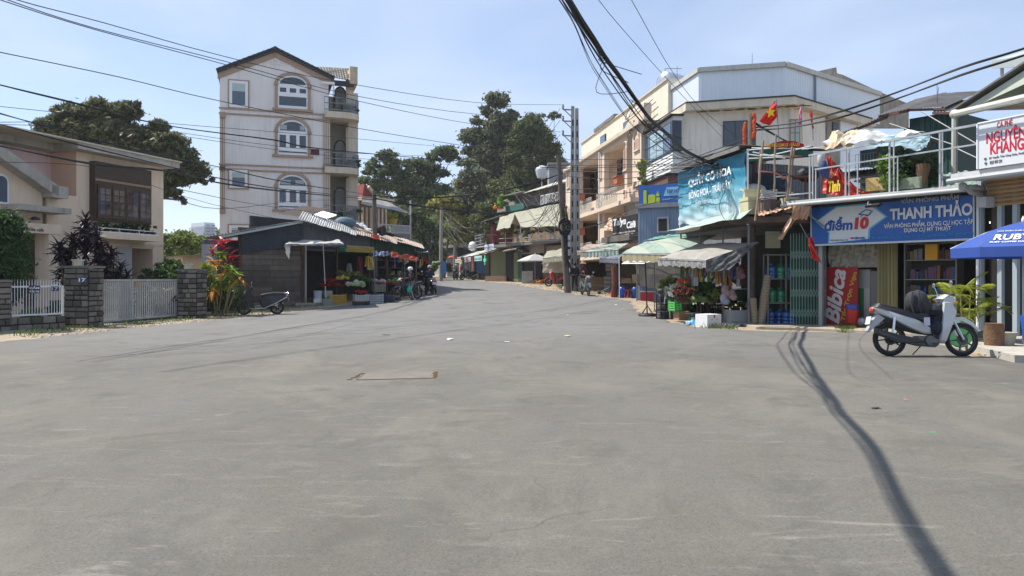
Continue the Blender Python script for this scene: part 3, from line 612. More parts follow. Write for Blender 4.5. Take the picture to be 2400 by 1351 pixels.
#  four storey house
M_lilac=mat('lilac_white_render',(.78,.745,.715),.85,var=.14,scale=.45,bump=.08,streak=.28)
M_tan=mat('tan_trim',(.42,.30,.225),.85,var=.25,scale=1.5,streak=.35);M_tile=mat('dark_roof_tile',(.05,.055,.065),.7,objvar=.2);M_tilel=mat('grey_roof_tile',(.22,.20,.18),.6,objvar=.3,var=.3)
def tall():
 f=Fac(pt(515,45),pt(770,47));t=f.thing('apartment_house','four storey pale lilac house with arched windows and dark gabled roof','house');W=f.len
 ap=f.uv(645,122);el=f.uv(515,172);er=f.uv(778,188)
 m=MB();m.poly([(0,-.5),(W,-.5),(W,er[1]),(ap[0],ap[1]),(0,el[1])],0,9);obj('wall',m,M_lilac,t)
 for(a,b,nm)in((ap,(el[0]-.12,el[1]-.02),'l'),(ap,(er[0]+.1,er[1]-.05),'r')):
  m=MB();d=V((b[0]-a[0],0,b[1]-a[1]));nr=V((-d.z,0,d.x)).normalized();nr=nr if nr.z>0 else-nr
  A=V((a[0],-.25,a[1]));p=[A,A+d,A+d+V((0,9.6,0)),A+V((0,9.6,0))];m.hexa(p+[q_+nr*.12 for q_ in p]);rf=obj('roof',m,M_tile,t)
  m=MB();nt_=12
  for i in range(nt_):m.box(A+d*((i+.5)/nt_)+nr*.17+V((0,.05,0)),(d.length/nt_*.97,.34,.09),(0,math.atan2(-d.z,d.x)+(.07 if d.x>0 else-.07),0))
  obj('verge_tile',m,M_tile,rf,kind='stuff')
  m=MB();B=V((b[0],0,b[1]));m.hexa([A+V((0,.25,-.36)),B+V((0,0,-.34)),B,A+V((0,.25,-.02)),A+V((0,.17,-.36)),B+V((0,-.08,-.34)),B+V((0,-.08,0)),A+V((0,.17,-.02))]);obj('eave_band',m,M_tan,t)
 m=MB();m.tube([(ap[0],-.3,ap[1]+.16),(ap[0],9,ap[1]+.16)],.12,8);obj('ridge',m,M_tile,t)
 def band(pyl,pyr,th=.09,pr=.08):
  z=(f.Z(515,pyl)+f.Z(755,pyr))/2;m=MB();m.bx(-.05,W-.1,-pr,0,z-th/2,z+th/2);obj('string_course',m,M_tan,t)
 for a,b in((260,263),(270,277),(388,393),(398,406)):band(a,b)
 for(x0,x1,y0,y1)in((516,527,277,388),(516,527,400,490),(757,774,282,388),(757,774,406,505)):
  u0,u1,z0,z1=f.rect(x0,y0,x1,y1);m=MB();m.bx(u0,u1,-.06,0,z0,z1);pi=obj('pilaster',m,M_tan,t);k=2 if x1-x0<14 else 4
  for i in range(k):m=MB();x=u0+(u1-u0)*(i+.5)/k;m.bx(x-.035,x+.035,-.1,-.06,z0+.1,z1-.1);obj('flute',m,M_creamtrim,pi)
  m=MB();m.bx(u0-.03,u1+.03,-.12,-.001,z1,z1+.35);m.bx(u0-.03,u1+.03,-.12,-.001,z0-.3,z0);obj('capital',m,M_tan,pi)
 def arched(x0,x1,yt,yspr,ybot,style,cur):
  u0,z0=f.uv(x0,ybot);u1,_=f.uv(x1,ybot);xm=(x0+x1)/2;zs=f.Z(xm,yspr);zt_=f.Z(xm,yt);um=(u0+u1)/2;rx=(u1-u0)/2;rz_=zt_-zs
  arc=lambda e:[(um+(rx+e)*math.cos(R(k)),zs+(rz_+e)*math.sin(R(k)))for k in range(0,181,12)]
  o_,i_=arc(.20),arc(.02);m=MB()
  for j in range(len(o_)-1):m.hexa([(i_[j][0],-.1,i_[j][1]),(o_[j][0],-.1,o_[j][1]),(o_[j][0],0,o_[j][1]),(i_[j][0],0,i_[j][1]),(i_[j+1][0],-.1,i_[j+1][1]),(o_[j+1][0],-.1,o_[j+1][1]),(o_[j+1][0],0,o_[j+1][1]),(i_[j+1][0],0,i_[j+1][1])])
  for s in(-1,1):
   a,b=um+s*(rx+.02),um+s*(rx+.18);m.bx(min(a,b),max(a,b),-.095,0,z0,zs);m.bx(min(a,b)-.05,max(a,b)+.05,-.14,0,zs-.06,zs+.08)
  m.bx(um-rx-.32,um+rx+.32,-.18,0,z0-.14,z0);wn=obj('window',m,M_tan,t)
  m=MB();m.poly([(u1,z0),*arc(0),(u0,z0)],-.05,-.005);obj('frame',m,M_white,wn)
  m=MB();m.poly([(um+rx-.12,zs+.06),*[(um+(rx-.12)*math.cos(R(k)),zs+.06+(rz_-.17)*math.sin(R(k)))for k in range(12,169,12)],(um-rx+.12,zs+.06)],-.058,-.05);obj('pane',m,M_glass,wn)
  def pane(xa,xb,ya,yb,mm):m=MB();m.bx(f.U(xa),f.U(xb),-.06,-.05,f.Z(xm,yb),f.Z(xm,ya));obj('pane',m,mm,wn)
  k=(x1-x0)/70;X=lambda v:x0+v*k
  if style==0:
   for a,b in((5,20),(28,43),(51,66)):pane(X(a),X(b),yspr+7,yspr+17,M_glass)
   pane(X(3),X(67),yspr+27,ybot-5,M_glass)
  else:
   for a,b in((4,19),(28,43),(51,66)):
    pane(X(a),X(b),yspr+8,yspr+37,M_glass)
   pane(X(2),X(68),yspr+46,ybot-4,M_glass)
  if cur:
   for xa,xb in cur:m=MB();m.bx(f.U(xa),f.U(xb),-.0625,-.0605,zs+.12,zs+rz_*.55);obj('curtain',m,M_curtain,wn)
 arched(651,721,178,201,254,0,None);arched(651,721,282,310,363,1,((656,672),(703,714)));arched(651,721,410,438,491,1,((658,681),(692,712)))
 def square(x0,x1,y0,y1,bl_):
  u0,u1,z0,z1=f.rect(x0,y0,x1,y1);m=MB();m.bx(u0-.16,u1+.16,-.07,0,z0-.16,z1+.16);wn=obj('window',m,M_tan,t)
  m=MB();m.bx(u0-.08,u1+.08,-.09,-.07,z0-.08,z1+.08);obj('frame',m,M_white,wn);m=MB();m.bx(u0+.08,u1-.08,-.1,-.09,z0+.08,z1-.08);obj('pane',m,M_glassb,wn)
  m=MB();m.bx(u0+.08,u1-.08,-.104,-.1,z1-(z1-z0)*bl_,z1-.08);obj('blind',m,flat((.45,.52,.52)),wn)
 square(541,578,194,250,.38);square(541,577,402,438,.42);square(540,580,532,560,.3)
 m=MB();c=f.uv(652,146);q=random.Random(2)
 for i in range(34):a=i*.55;r=.05+i*.016;m.ball((c[0]+math.cos(a)*r*1.3,-.015,c[1]+abs(math.sin(a))*r*.8-.15),.06,(1,.5,1),6)
 for s in(-1,1):m.tube([(c[0]+s*.2,-.02,c[1]-.2),(c[0]+s*.6,-.02,c[1]-.05),(c[0]+s*.85,-.02,c[1]-.22)],.035,6)
 obj('relief_ornament',m,M_lilac,t)
 m=MB();a=f.rect(722,350,748,363,-.05);m.bx(a[0],a[1],-.09,-.01,a[2],a[3]);obj('plaque',m,flat((.09,.02,.03)),t)
 m=MB();m.tube([(W-.45,-.25,er[1]-.28),(W+.35,-.25,er[1]-.28)],.09,8);m.tube([(W+.3,-.1,er[1]-.3),(W+.3,-.1,er[1]-1)],.06,8);obj('gutter',m,M_white,t)
 uS=W+.0;uE=f.U(838,1.2)
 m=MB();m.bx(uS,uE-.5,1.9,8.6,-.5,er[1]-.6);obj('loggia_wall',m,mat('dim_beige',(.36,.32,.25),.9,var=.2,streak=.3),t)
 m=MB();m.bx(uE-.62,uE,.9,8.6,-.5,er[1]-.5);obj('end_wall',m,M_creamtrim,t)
 for i,(py,)in enumerate(((268,),(397,),(520,))):
  z=f.Z(775,py);m=MB();n=14;pts=[(uS-.25,0),(uS-.25,-.45)]+[(uS+.9+1.05*math.sin(R(90*k/n)),.55-1.0*math.cos(R(90*k/n)))for k in range(n+1)]+[(uS+1.95,2.0),(uS-.2,2.0)]
  vs=[(x,y,z-.28)for x,y in pts]+[(x,y,z+.1)for x,y in pts];k=len(pts);m.add(vs,[tuple(range(k))[::-1],tuple(range(k,2*k))]+[(j,(j+1)%k,k+(j+1)%k,k+j)for j in range(k)]);ba=obj('balcony',m,M_creamtrim,t)
  m=MB();pr=pts[1:2+n+1]
  for zz in(.22,.62,1.0):m.tube([(x*1-.03,y+.05,z+zz)for x,y in pr],.028,6)
  for a,b in zip(pr,pr[1:]):
   for tt in((.0,.33,.66)if abs(a[0]-b[0])>.3 else(0,.5)):x=a[0]+(b[0]-a[0])*tt-.03;y=a[1]+(b[1]-a[1])*tt+.05;m.tube([(x,y,z+.1),(x,y,z+1)],.014,4)
  obj('railing',m,mat('grey_rail',(.25,.27,.28),.5,.4),ba)
  pp=f.w(uS+1.2,.3,z+.45);bu=bush(['potted flowers on the top balcony of the tall house','potted plants on the middle balcony of the tall house','potted palms on the lowest balcony of the tall house'][i],[(pp.x,pp.y,pp.z,.45,.35,.4),(pp.x+.5,pp.y+.2,pp.z+.1,.3,.3,.4)],1500,.09,M_bush,(pp.x,pp.y,z+.1),'plant',20+i)
  m=MB();m.bx(uE-.75,uE-.5,1.0,1.25,z+.1,z+2.9);obj('column',m,M_creamtrim,t)
 for y0,y1 in((205,232),(330,368),(440,480)):
  a=f.rect(782,y0,812,y1,1.85);um=(a[0]+a[1])/2;m=MB();m.poly([(a[1],a[2]-.6),*[(um+(a[1]-a[0])/2*math.cos(R(k)),a[3]-.5+.55*math.sin(R(k)))for k in range(0,181,15)],(a[0],a[2]-.6)],1.8,1.9);d=obj('door',m,M_brownwood,t)
  m=MB();m.poly([(a[1]-.1,a[2]-.6),*[(um+((a[1]-a[0])/2-.1)*math.cos(R(k)),a[3]-.5+.45*math.sin(R(k)))for k in range(0,181,15)],(a[0]+.1,a[2]-.6)],1.78,1.8);obj('pane',m,flat((.25,.24,.2),.4),d)
 r0=f.uv(748,158,3.2);r1=f.uv(822,161,3.2);e0=f.uv(772,188,.6);e1=f.uv(828,191,.6)
 A,B,C_,D=V((e0[0]-1.0,.6,e0[1]+.3)),V((e1[0],.6,e1[1])),V((r1[0],3.2,r1[1])),V((r0[0]-.6,3.2,r0[1]))
 m=MB();m.quad(A,B,C_,D);m.bx(e0[0]-.2,e1[0]+.05,.5,.75,e1[1]-.35,e1[1]-.05);sk=obj('roof',m,mat('roof_base',(.06,.055,.05),.9),t);sk['label']='small slope of grey barrel tiles lit by the sun'
 m=MB();m.ball((0,0,0),1,(1,1,.6),8);tm=mesh_of(m,'tile',M_tilel,35);nr=(B-A).cross(D-A).normalized();nr=nr if nr.z>0 else-nr
 for j in range(6):
  for i in range(15):
   p=A.lerp(B,(i+.5)/15).lerp(D.lerp(C_,(i+.5)/15),(j+.5)/6)+nr*.02
   o=obj('tile',tm,None,sk,loc=p);o.rotation_euler=((D-A).to_track_quat('Y','Z').to_euler());o.scale=((B-A).length/15*.42,(D-A).length/12,.09)
 a=f.rect(820,157,838,190,.5);m=MB();m.bx(a[0],a[1],.45,3.3,a[2]-.2,a[3]);obj('parapet',m,mat('ochre_render',(.58,.46,.32),.9,var=.3,streak=.4),t)
tall()
#  corrugated market sheds on the left
M_cgrey=mat('corrugated_dark',(.12,.13,.155),.55,.35,var=.4,scale=1,streak=.35);M_cgreen=mat('corrugated_green',(.022,.075,.05),.6,.1,var=.35,scale=1,streak=.3)
M_crust=mat('rusty_sheet',(.40,.36,.32),.55,.3,var=.7,scale=1.6,col2=(.20,.10,.06),streak=.4,objvar=.25);M_clight=mat('bright_sheet',(.56,.58,.58),.42,.4,var=.35,scale=1.4,col2=(.3,.27,.24),objvar=.2,streak=.2)
def roofsheets(parent,p0,du,dv,n,m,pitch=.13,amp=.02,jit=.04,seed=0,name='roof_sheet',trap=False):
 q=random.Random(seed);p0,du,dv=V(p0),V(du),V(dv);nr=du.cross(dv).normalized();nr=nr if nr.z>0 else-nr
 for i in range(n):
  mb=MB();o=nr*(.012*(i%2)+q.uniform(0,.02));s=q.uniform(-jit,jit)
  (mb.trap if trap else mb.corr)(p0+du*(i/n)+o-dv.normalized()*(jit+s),du/n*1.03,dv+dv.normalized()*jit*2,pitch,amp);obj(name,mb,m,parent)
fw=Fac(pt(563,31.3),pt(706,33.8));ws=fw.thing('market_shed','wooden plank shed with corrugated upper wall behind the black scooter','shed')
zpl=fw.Z(630,585)
def planks():
 q=random.Random(9);z=gz(31)-.1;H=0
 while z<zpl:
  h=q.uniform(.19,.27)
  for(a,b)in((0,fw.len*q.uniform(.45,.6)),(None,fw.len)):
   a=pr if a is None else a;m=MB();y=q.uniform(-.02,.015);m.hexa([(a+.004,y,z+.006+q.uniform(0,.02)),(b-.004,y,z+.006+q.uniform(0,.02)),(b-.004,y+.03,z+.01),(a+.004,y+.03,z+.01),(a+.004,y-.012,z+h),(b-.004,y-.012,z+h-q.uniform(0,.02)),(b-.004,y+.02,z+h),(a+.004,y+.02,z+h)]);pr=b
   obj('plank',m,M_greywood,ws)
  z+=h
planks()
m=MB();m.bx(-.05,fw.len+.05,.04,.1,0,3.6);m.bx(fw.len-.02,fw.len+.09,-.05,.07,0,zpl+.4);m.bx(-.05,.04,-.04,.06,0,zpl+.5);obj('frame',m,M_brownwood,ws)
zA,zB=fw.Z(563,545),fw.Z(705,520);lA,lB=fw.Z(563,596),fw.Z(690,574)
for i in range(3):
 m=MB();n=16;L0,L1=i/3,(i+1)/3;za0,za1=lA+(lB-lA)*L0,lA+(lB-lA)*L1;tb0,tb1=zA+(zB-zA)*L0,zA+(zB-zA)*L1;vs=[]
 for j in range(n*4+1):
  t_=j/(n*4);y=-.07-.022*math.sin(j*math.pi/2)-.02*(1-t_)-.004*i;vs+=[(fw.len*L0,y,za0+(tb0-za0)*t_),(fw.len*L1+.05,y,za1+(tb1-za1)*t_)]
 m.add(vs,[(2*j,2*j+1,2*j+3,2*j+2)for j in range(n*4)]);obj('wall_sheet',m,M_cgrey,ws)
r0,r1=fw.uv(514,552,-.2),fw.uv(708,517,-.2)
roofsheets(ws,(r0[0],-.25,r0[1]),(r1[0]-r0[0],0,r1[1]-r0[1]),(fw.u.y*2.5,fw.n.y*2.5,.05),5,M_clight,jit=.05,seed=1)
m=MB();m.bar((r0[0],-.24,r0[1]-.07),(r1[0],-.24,r1[1]-.07),.05,.09);obj('roof_beam',m,mat('pale_green_edge',(.4,.46,.44),.6),ws)
f3=Fac(pt(478,30.6),pt(566,31.4));t=f3.thing('lean_to','dark open lean-to roofed with a pale sheet behind the red plants','shed')
a=f3.rect(478,560,566,660,1.5);m=MB();m.bx(a[0],a[1],1.5,1.6,-.1,f3.Z(520,560));obj('wall',m,M_cgrey,t);r0,r1=f3.uv(470,560),f3.uv(566,541);roofsheets(t,(r0[0],-.1,r0[1]),(r1[0]-r0[0],0,r1[1]-r0[1]),(f3.u.y*2,f3.n.y*2,.02),2,M_clight,seed=2)
m=MB();m.trap((f3.U(474),.1,0),(.6,.02,0),(0,0,f3.Z(480,572)),.1,.02);obj('side_sheet',m,M_galv,t)
fm=Fac(pt(706,33.9),pt(1005,44));zf=[(706,520,4.05)]
mk=fm.thing('market_building','row of dark corrugated market stalls with green and grey fronts','market')
def fz(px,py,off=0):return fm.uv(px,py,off)
segs=[(706,790,'g',519,545,578),(790,866,'g',541,556,590),(866,930,'n',556,572,600),(930,969,'n',560,573,600),(974,1000,'n',574,582,604)]
for(a,b,c,ya,yb,yl)in segs:
 u0,u1=fm.U(a),fm.U(b);z1a,z1b=fm.Z(a,ya),fm.Z(b,yb);z0=fm.Z((a+b)/2,yl);m=MB();n=int((u1-u0)/.2);vs=[]
 for i in range(n):
  for t_,h in((0,0),(.38,0),(.46,1),(.84,1),(.92,0)):x=(i+t_)/n;vs+=[(u0+(u1-u0)*x,-.02-.025*h,z0),(u0+(u1-u0)*x,-.02-.025*h,z1a+(z1b-z1a)*x)]
 vs+=[(u1,-.02,z0),(u1,-.02,z1b)];m.add(vs,[(2*i,2*i+2,2*i+3,2*i+1)for i in range(len(vs)//2-1)]);o=obj('wall_sheet',m,M_cgrey if c=='g' else M_cgreen,mk);o['label']='grey corrugated front' if c=='g' else 'green corrugated front'
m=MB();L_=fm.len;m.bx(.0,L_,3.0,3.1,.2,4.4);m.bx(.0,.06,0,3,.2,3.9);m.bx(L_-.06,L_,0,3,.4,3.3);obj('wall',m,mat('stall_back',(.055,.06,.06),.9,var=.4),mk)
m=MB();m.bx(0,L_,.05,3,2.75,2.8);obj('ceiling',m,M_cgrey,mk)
for px in(716,790,866,905,948,975,1003):
 m=MB();u=fm.U(px);m.bx(u-.04,u+.04,-.03,.05,.2,2.95);obj('post',m,M_brownwood if px!=716 else flat((.45,.42,.38)),mk)
for i,(xa,ya,xb,yb,rise,mm,n)in enumerate(((700,513,836,553,.50,M_clight,7),(833,548,932,572,.42,M_crust,5),(928,566,994,583,.36,M_crust,4))):
 a,b=fz(xa,ya,-.5),fz(xb,yb,-.5);roofsheets(mk,(a[0],-.5,a[1]),(b[0]-a[0],0,b[1]-a[1]),((fm.u.y-.2*fm.u.x)*2.2,(fm.n.y-.2*fm.n.x)*2.2,rise),n,mm,jit=.12,seed=5+i,pitch=.16,amp=.03)
fd=Fac(pt(905,44),pt(1008,49));t=fd.thing('market_building','long dark blue corrugated shed behind the stalls at the road bend','shed')
a,b=fd.uv(903,548),fd.uv(1008,582);c,d=fd.uv(903,556),fd.uv(1008,600);m=MB();vs=[];n=60
for j in range(n+1):t_=j/n;y=-.02*math.sin(j*math.pi/2);vs+=[(a[0],y,a[1]+(c[1]-a[1]-.9)*t_),(b[0],y,b[1]+(d[1]-b[1]-.3)*t_)]
m.add(vs,[(2*j,2*j+1,2*j+3,2*j+2)for j in range(n)]);obj('wall_sheet',m,M_cgrey,t);m=MB();m.bx(a[0],b[0],.05,4,.5,min(a[1],b[1])-.1);obj('wall',m,M_cgrey,t)
m=MB();m.hexa([(a[0]-.1,-.2,a[1]),(b[0]+.2,-.2,b[1]),(b[0]+.2,4,b[1]+.3),(a[0]-.1,4,a[1]+.3),(a[0]-.1,-.2,a[1]+.06),(b[0]+.2,-.2,b[1]+.06),(b[0]+.2,4,b[1]+.36),(a[0]-.1,4,a[1]+.36)]);obj('roof',m,M_black,t)
def rt(name,label,cat,px,py,off,mb,m,smooth=False,group=None,rz=0):
 u,z=fm.uv(px,py,off);p=fm.w(u,off,z);return one(name,label,cat,mb,m,group,smooth,p,fm.rz+rz)
m=MB();m.corr((-.9,0,-.1),(1.7,0,.55),(.0,1.6,.2),.16,.035);rt('metal_sheet','dark curled corrugated sheet lying on the shed ridge','roof sheet',745,508,.6,m,mat('brown_sheet',(.09,.07,.06),.8,var=.5))
m=MB();m.corr((-.5,0,-.15),(.9,0,.25),(0,1.2,.3),.14,.03);rt('metal_sheet','short pale striped sheet leaning on the stall roof','roof sheet',778,508,.8,m,M_clight)
m=MB();m.corr((-.6,0,-.1),(1.2,0,-.15),(0,1.1,.3),.14,.03);rt('metal_sheet','cream folded sheet on the roof below the wooden pole','roof sheet',835,540,.2,m,M_crust)
def tyre(R_,r):m=MB();m.lathe([(R_-r*1.2,-r*.7),(R_,-r),(R_+r*.2,0),(R_,r),(R_-r*1.2,r*.7)],20,axis=1);return m
rt('tyre','black tyre standing on the stall roof beside the wooden pole','tyre',896,541,.0,tyre(.27,.09),M_black,True);rt('tyre','black tyre lying tilted on the far stall roof end','tyre',1012,575,.0,tyre(.25,.08),M_black,True,rz=.8)
m=MB();m.ball((0,0,0),.55,(1.3,.8,.55),12);rt('tarpaulin','blue grey bundled tarpaulin on the stall roof','tarpaulin',810,522,.9,m,flat((.10,.16,.2)),True)
m=MB();m.cloth((-.7,0,0),(.7,0,-.2),(.7,1,.3),(-.7,1,.45),wr=.06,seed=3);rt('tarpaulin','whitish cloth thrown over the stall roof','tarpaulin',865,535,.9,m,flat((.5,.5,.52)))
m=MB();m.ball((0,0,0),.5,(1.5,.7,.4),10);rt('bundle','brown bundle of sacks on the stall roof','bundle',850,548,.5,m,mat('jute',(.16,.12,.08),.95,bump=.6),True)
m=MB();m.bx(-.22,.22,-.1,.1,0,.22);rt('bucket_box','small bright red box on the stall roof','box',879,561,-.4,m,flat((.75,.06,.03)))
def pole(name,label,px,ytop,ybase,d,r0,r1,m,px_top=None,cat='pole',square=False):
 b=pt(px,d);z0=gz(d)-.3;tp=P(px_top or px,ytop,d);t=thing(name,label,cat,(b.x,b.y,gz(d)))
 mb=MB();(mb.bar((0,0,-.3),(tp.x-b.x,0,tp.z-gz(d)),r0*2,r0*2)if square else mb.tube([(0,0,-.3),(tp.x-b.x,0,tp.z-gz(d))],[r0,r1],10));obj('shaft',mb,m,t,True);return t
M_pole=mat('pole_concrete',(.30,.29,.27),.9,var=.35,scale=2,bump=.2,streak=.35);M_wpole=mat('old_wood_pole',(.16,.13,.11),.9,var=.5,scale=3,bump=.4,streak=.4)
pole('utility_pole','dark wooden pole rising behind the left market stalls',880,448,600,39.5,.15,.11,M_wpole,877,'utility pole')
def awning(name,label,pts,m,seed=0,wr=.02,sag=.05,cat='awning',valance=None,frame=True,nu=16,nv=10,fringe=0):
 """pts: four world points, front-left, front-right, back-right, back-left"""
 t=thing(name,label,cat,(0,0,0));mb=MB();mb.cloth(*pts,nu=nu,nv=nv,sag=sag,wr=wr,seed=seed);obj('canopy',mb,m,t)
 if valance:
  mb=MB();a,b=V(pts[0]),V(pts[1]);n=28;q=random.Random(seed);vs=[]
  for i in range(n+1):p=a.lerp(b,i/n)-V((0,0,sag*.1));o=V((b-a).cross(V((0,0,1)))).normalized()*.02*math.sin(i*1.9);vs+=[p,p+o+V((0,0,-valance[0]*(1+.12*math.sin(i*1.57)+.08*q.random())))]
  mb.add(vs,[(2*i,2*i+2,2*i+3,2*i+1)for i in range(n)]);obj('valance',mb,valance[1],t)
 if frame:
  mb=MB();mb.tube([V(pts[0])-V((0,0,.03)),V(pts[1])-V((0,0,.03))],.018,5);mb.tube([V(pts[0])-V((0,0,.03)),V(pts[3])-V((0,0,.03))],.015,5);mb.tube([V(pts[1])-V((0,0,.03)),V(pts[2])-V((0,0,.03))],.015,5);obj('frame',mb,M_steel,t)
 return t
M_tarp=mat('white_tarp',(.62,.61,.57),.7,var=.3,scale=2,streak=.25,trans=.2);M_tarpd=mat('dusty_tarp',(.40,.38,.34),.85,var=.35,scale=2,streak=.3,trans=.15)
awning('awning','flat dirty white canopy with a torn hanging corner by the plank wall',[P(668,573,31.6),P(806,571,33.2),P(795,563,34.8),P(690,565,33.4)],M_tarp,1,.03,.02,valance=(.06,M_tarp))
m=MB();m.cloth(P(668,573,31.6),P(679,570,31.8),P(679,612,31.8),P(668,592,31.7),5,8,0,.03,3);one('cloth_flap','torn white flap hanging from the canopy corner','tarpaulin',m,M_tarp)
p=G(765,712);pole('canopy_pole','thin white pole holding up the flat white canopy',765,566,710,p.y-.2,.02,.02,flat((.7,.7,.7)),757)
awning('awning','short green hanging cloth under the white canopy end',[P(787,575,34.5),P(812,577,34.6),P(806,590,34.6),P(795,592,34.6)],flat((.02,.12,.09)),2,frame=False)
def fbanner(name,label,px0,px1,y0,y1,off,m,body=None,tcol=(.8,.75,.1),cat='banner'):
 a=fm.rect(px0,y0,px1,y1,off);t=fm.thing(name,label,cat);mb=MB();mb.cloth((a[0],off,a[2]),(a[1],off,a[2]),(a[1],off-.02,a[3]),(a[0],off-.02,a[3]),16,6,0,.015,px0);obj('cloth',mb,m,t)
 if body:text('lettering',body,t,a[0]+.1,a[1]-.1,a[2]+.04,a[3]-.05,off-.06,flat(tcol),.01)
 mb=MB();mb.tube([(a[0],off,a[3]),(a[1],off,a[3])],.015,5);obj('pole',mb,M_steel,t)
fbanner('banner','faded olive yellow valance with orange lettering over the vegetable stall',812,876,578,592,-1.2,mat('olive_cloth',(.30,.25,.08),.8,var=.5,col2=(.25,.2,.02)),'TRÁI CÂY RAU CỦ',(.45,.3,.04))
m=MB();m.cloth(P(875,590,35.5),P(915,590,36.6),P(912,600,36.4),P(877,601,35.4),14,6,0,.06,8);one('cloth_bundle','rolled white and blue checked cloth under the green front','cloth',m,mat('check_cloth',(.5,.5,.55),.8,stripe=(0,.13,(.1,.14,.3))))
awning('awning','sagging red orange tarp over the far left stalls',[P(918,600,36.6),P(978,610,39.4),P(976,602,40.4),P(916,591,38)],mat('orange_tarp',(.45,.07,.03),.8,var=.3,trans=.3),5,.05,.1)
awning('awning','pale green sheet awning at the end of the left stalls',[P(974,590,42),P(1004,592,43.2),P(1000,583,45),P(972,583,44)],flat((.35,.42,.4)),6)
for px,d in((877,36),(948,39),(975,40.5)):pole('canopy_pole',{877:'thin metal pole beside the vegetable shelves',948:'thin pole at the dark middle of the left stalls',975:'thin pole beside the riders at the stall end'}[px],px,604,690,d,.018,.018,M_steel)
#  right: white corner house with zinc penthouse
M_cream=mat('cream_render',(.78,.73,.65),.85,var=.16,scale=.5,bump=.08,streak=.3);M_warm=mat('warm_cream_render',(.66,.54,.43),.85,var=.12,scale=.5,bump=.06,streak=.22)
M_zinc=mat('white_profile_sheet',(.66,.71,.76),.4,.15,var=.08,scale=.5,streak=.08);M_old=mat('mouldy_wall',(.34,.31,.26),.95,var=.8,scale=1.2,bump=.4,streak=.95)
M_slate=mat('slate_frame',(.045,.055,.075),.4);M_siding=mat('white_siding',(.66,.66,.65),.6,var=.08,streak=.1);M_brick=mat('brown_cladding',(.17,.085,.06),.7,var=.3,stripe=(0,.25,(.13,.065,.045)))
M_tin=mat('old_tin',(.24,.235,.225),.5,.4,var=.5,scale=1.5,streak=.5,col2=(.15,.11,.08));M_brit=mat('pale_green_sheet',(.40,.50,.44),.55,.1,var=.3,scale=1,streak=.35)
def prism(name,poly,z0,z1,m,parent=None):
 mb=MB();n=len(poly);mb.add([(p[0],p[1],z0)for p in poly]+[(p[0],p[1],z1)for p in poly],[tuple(range(n))[::-1],tuple(range(n,2*n))]+[(i,(i+1)%n,n+(i+1)%n,n+i)for i in range(n)]);return obj(name,mb,m,parent)
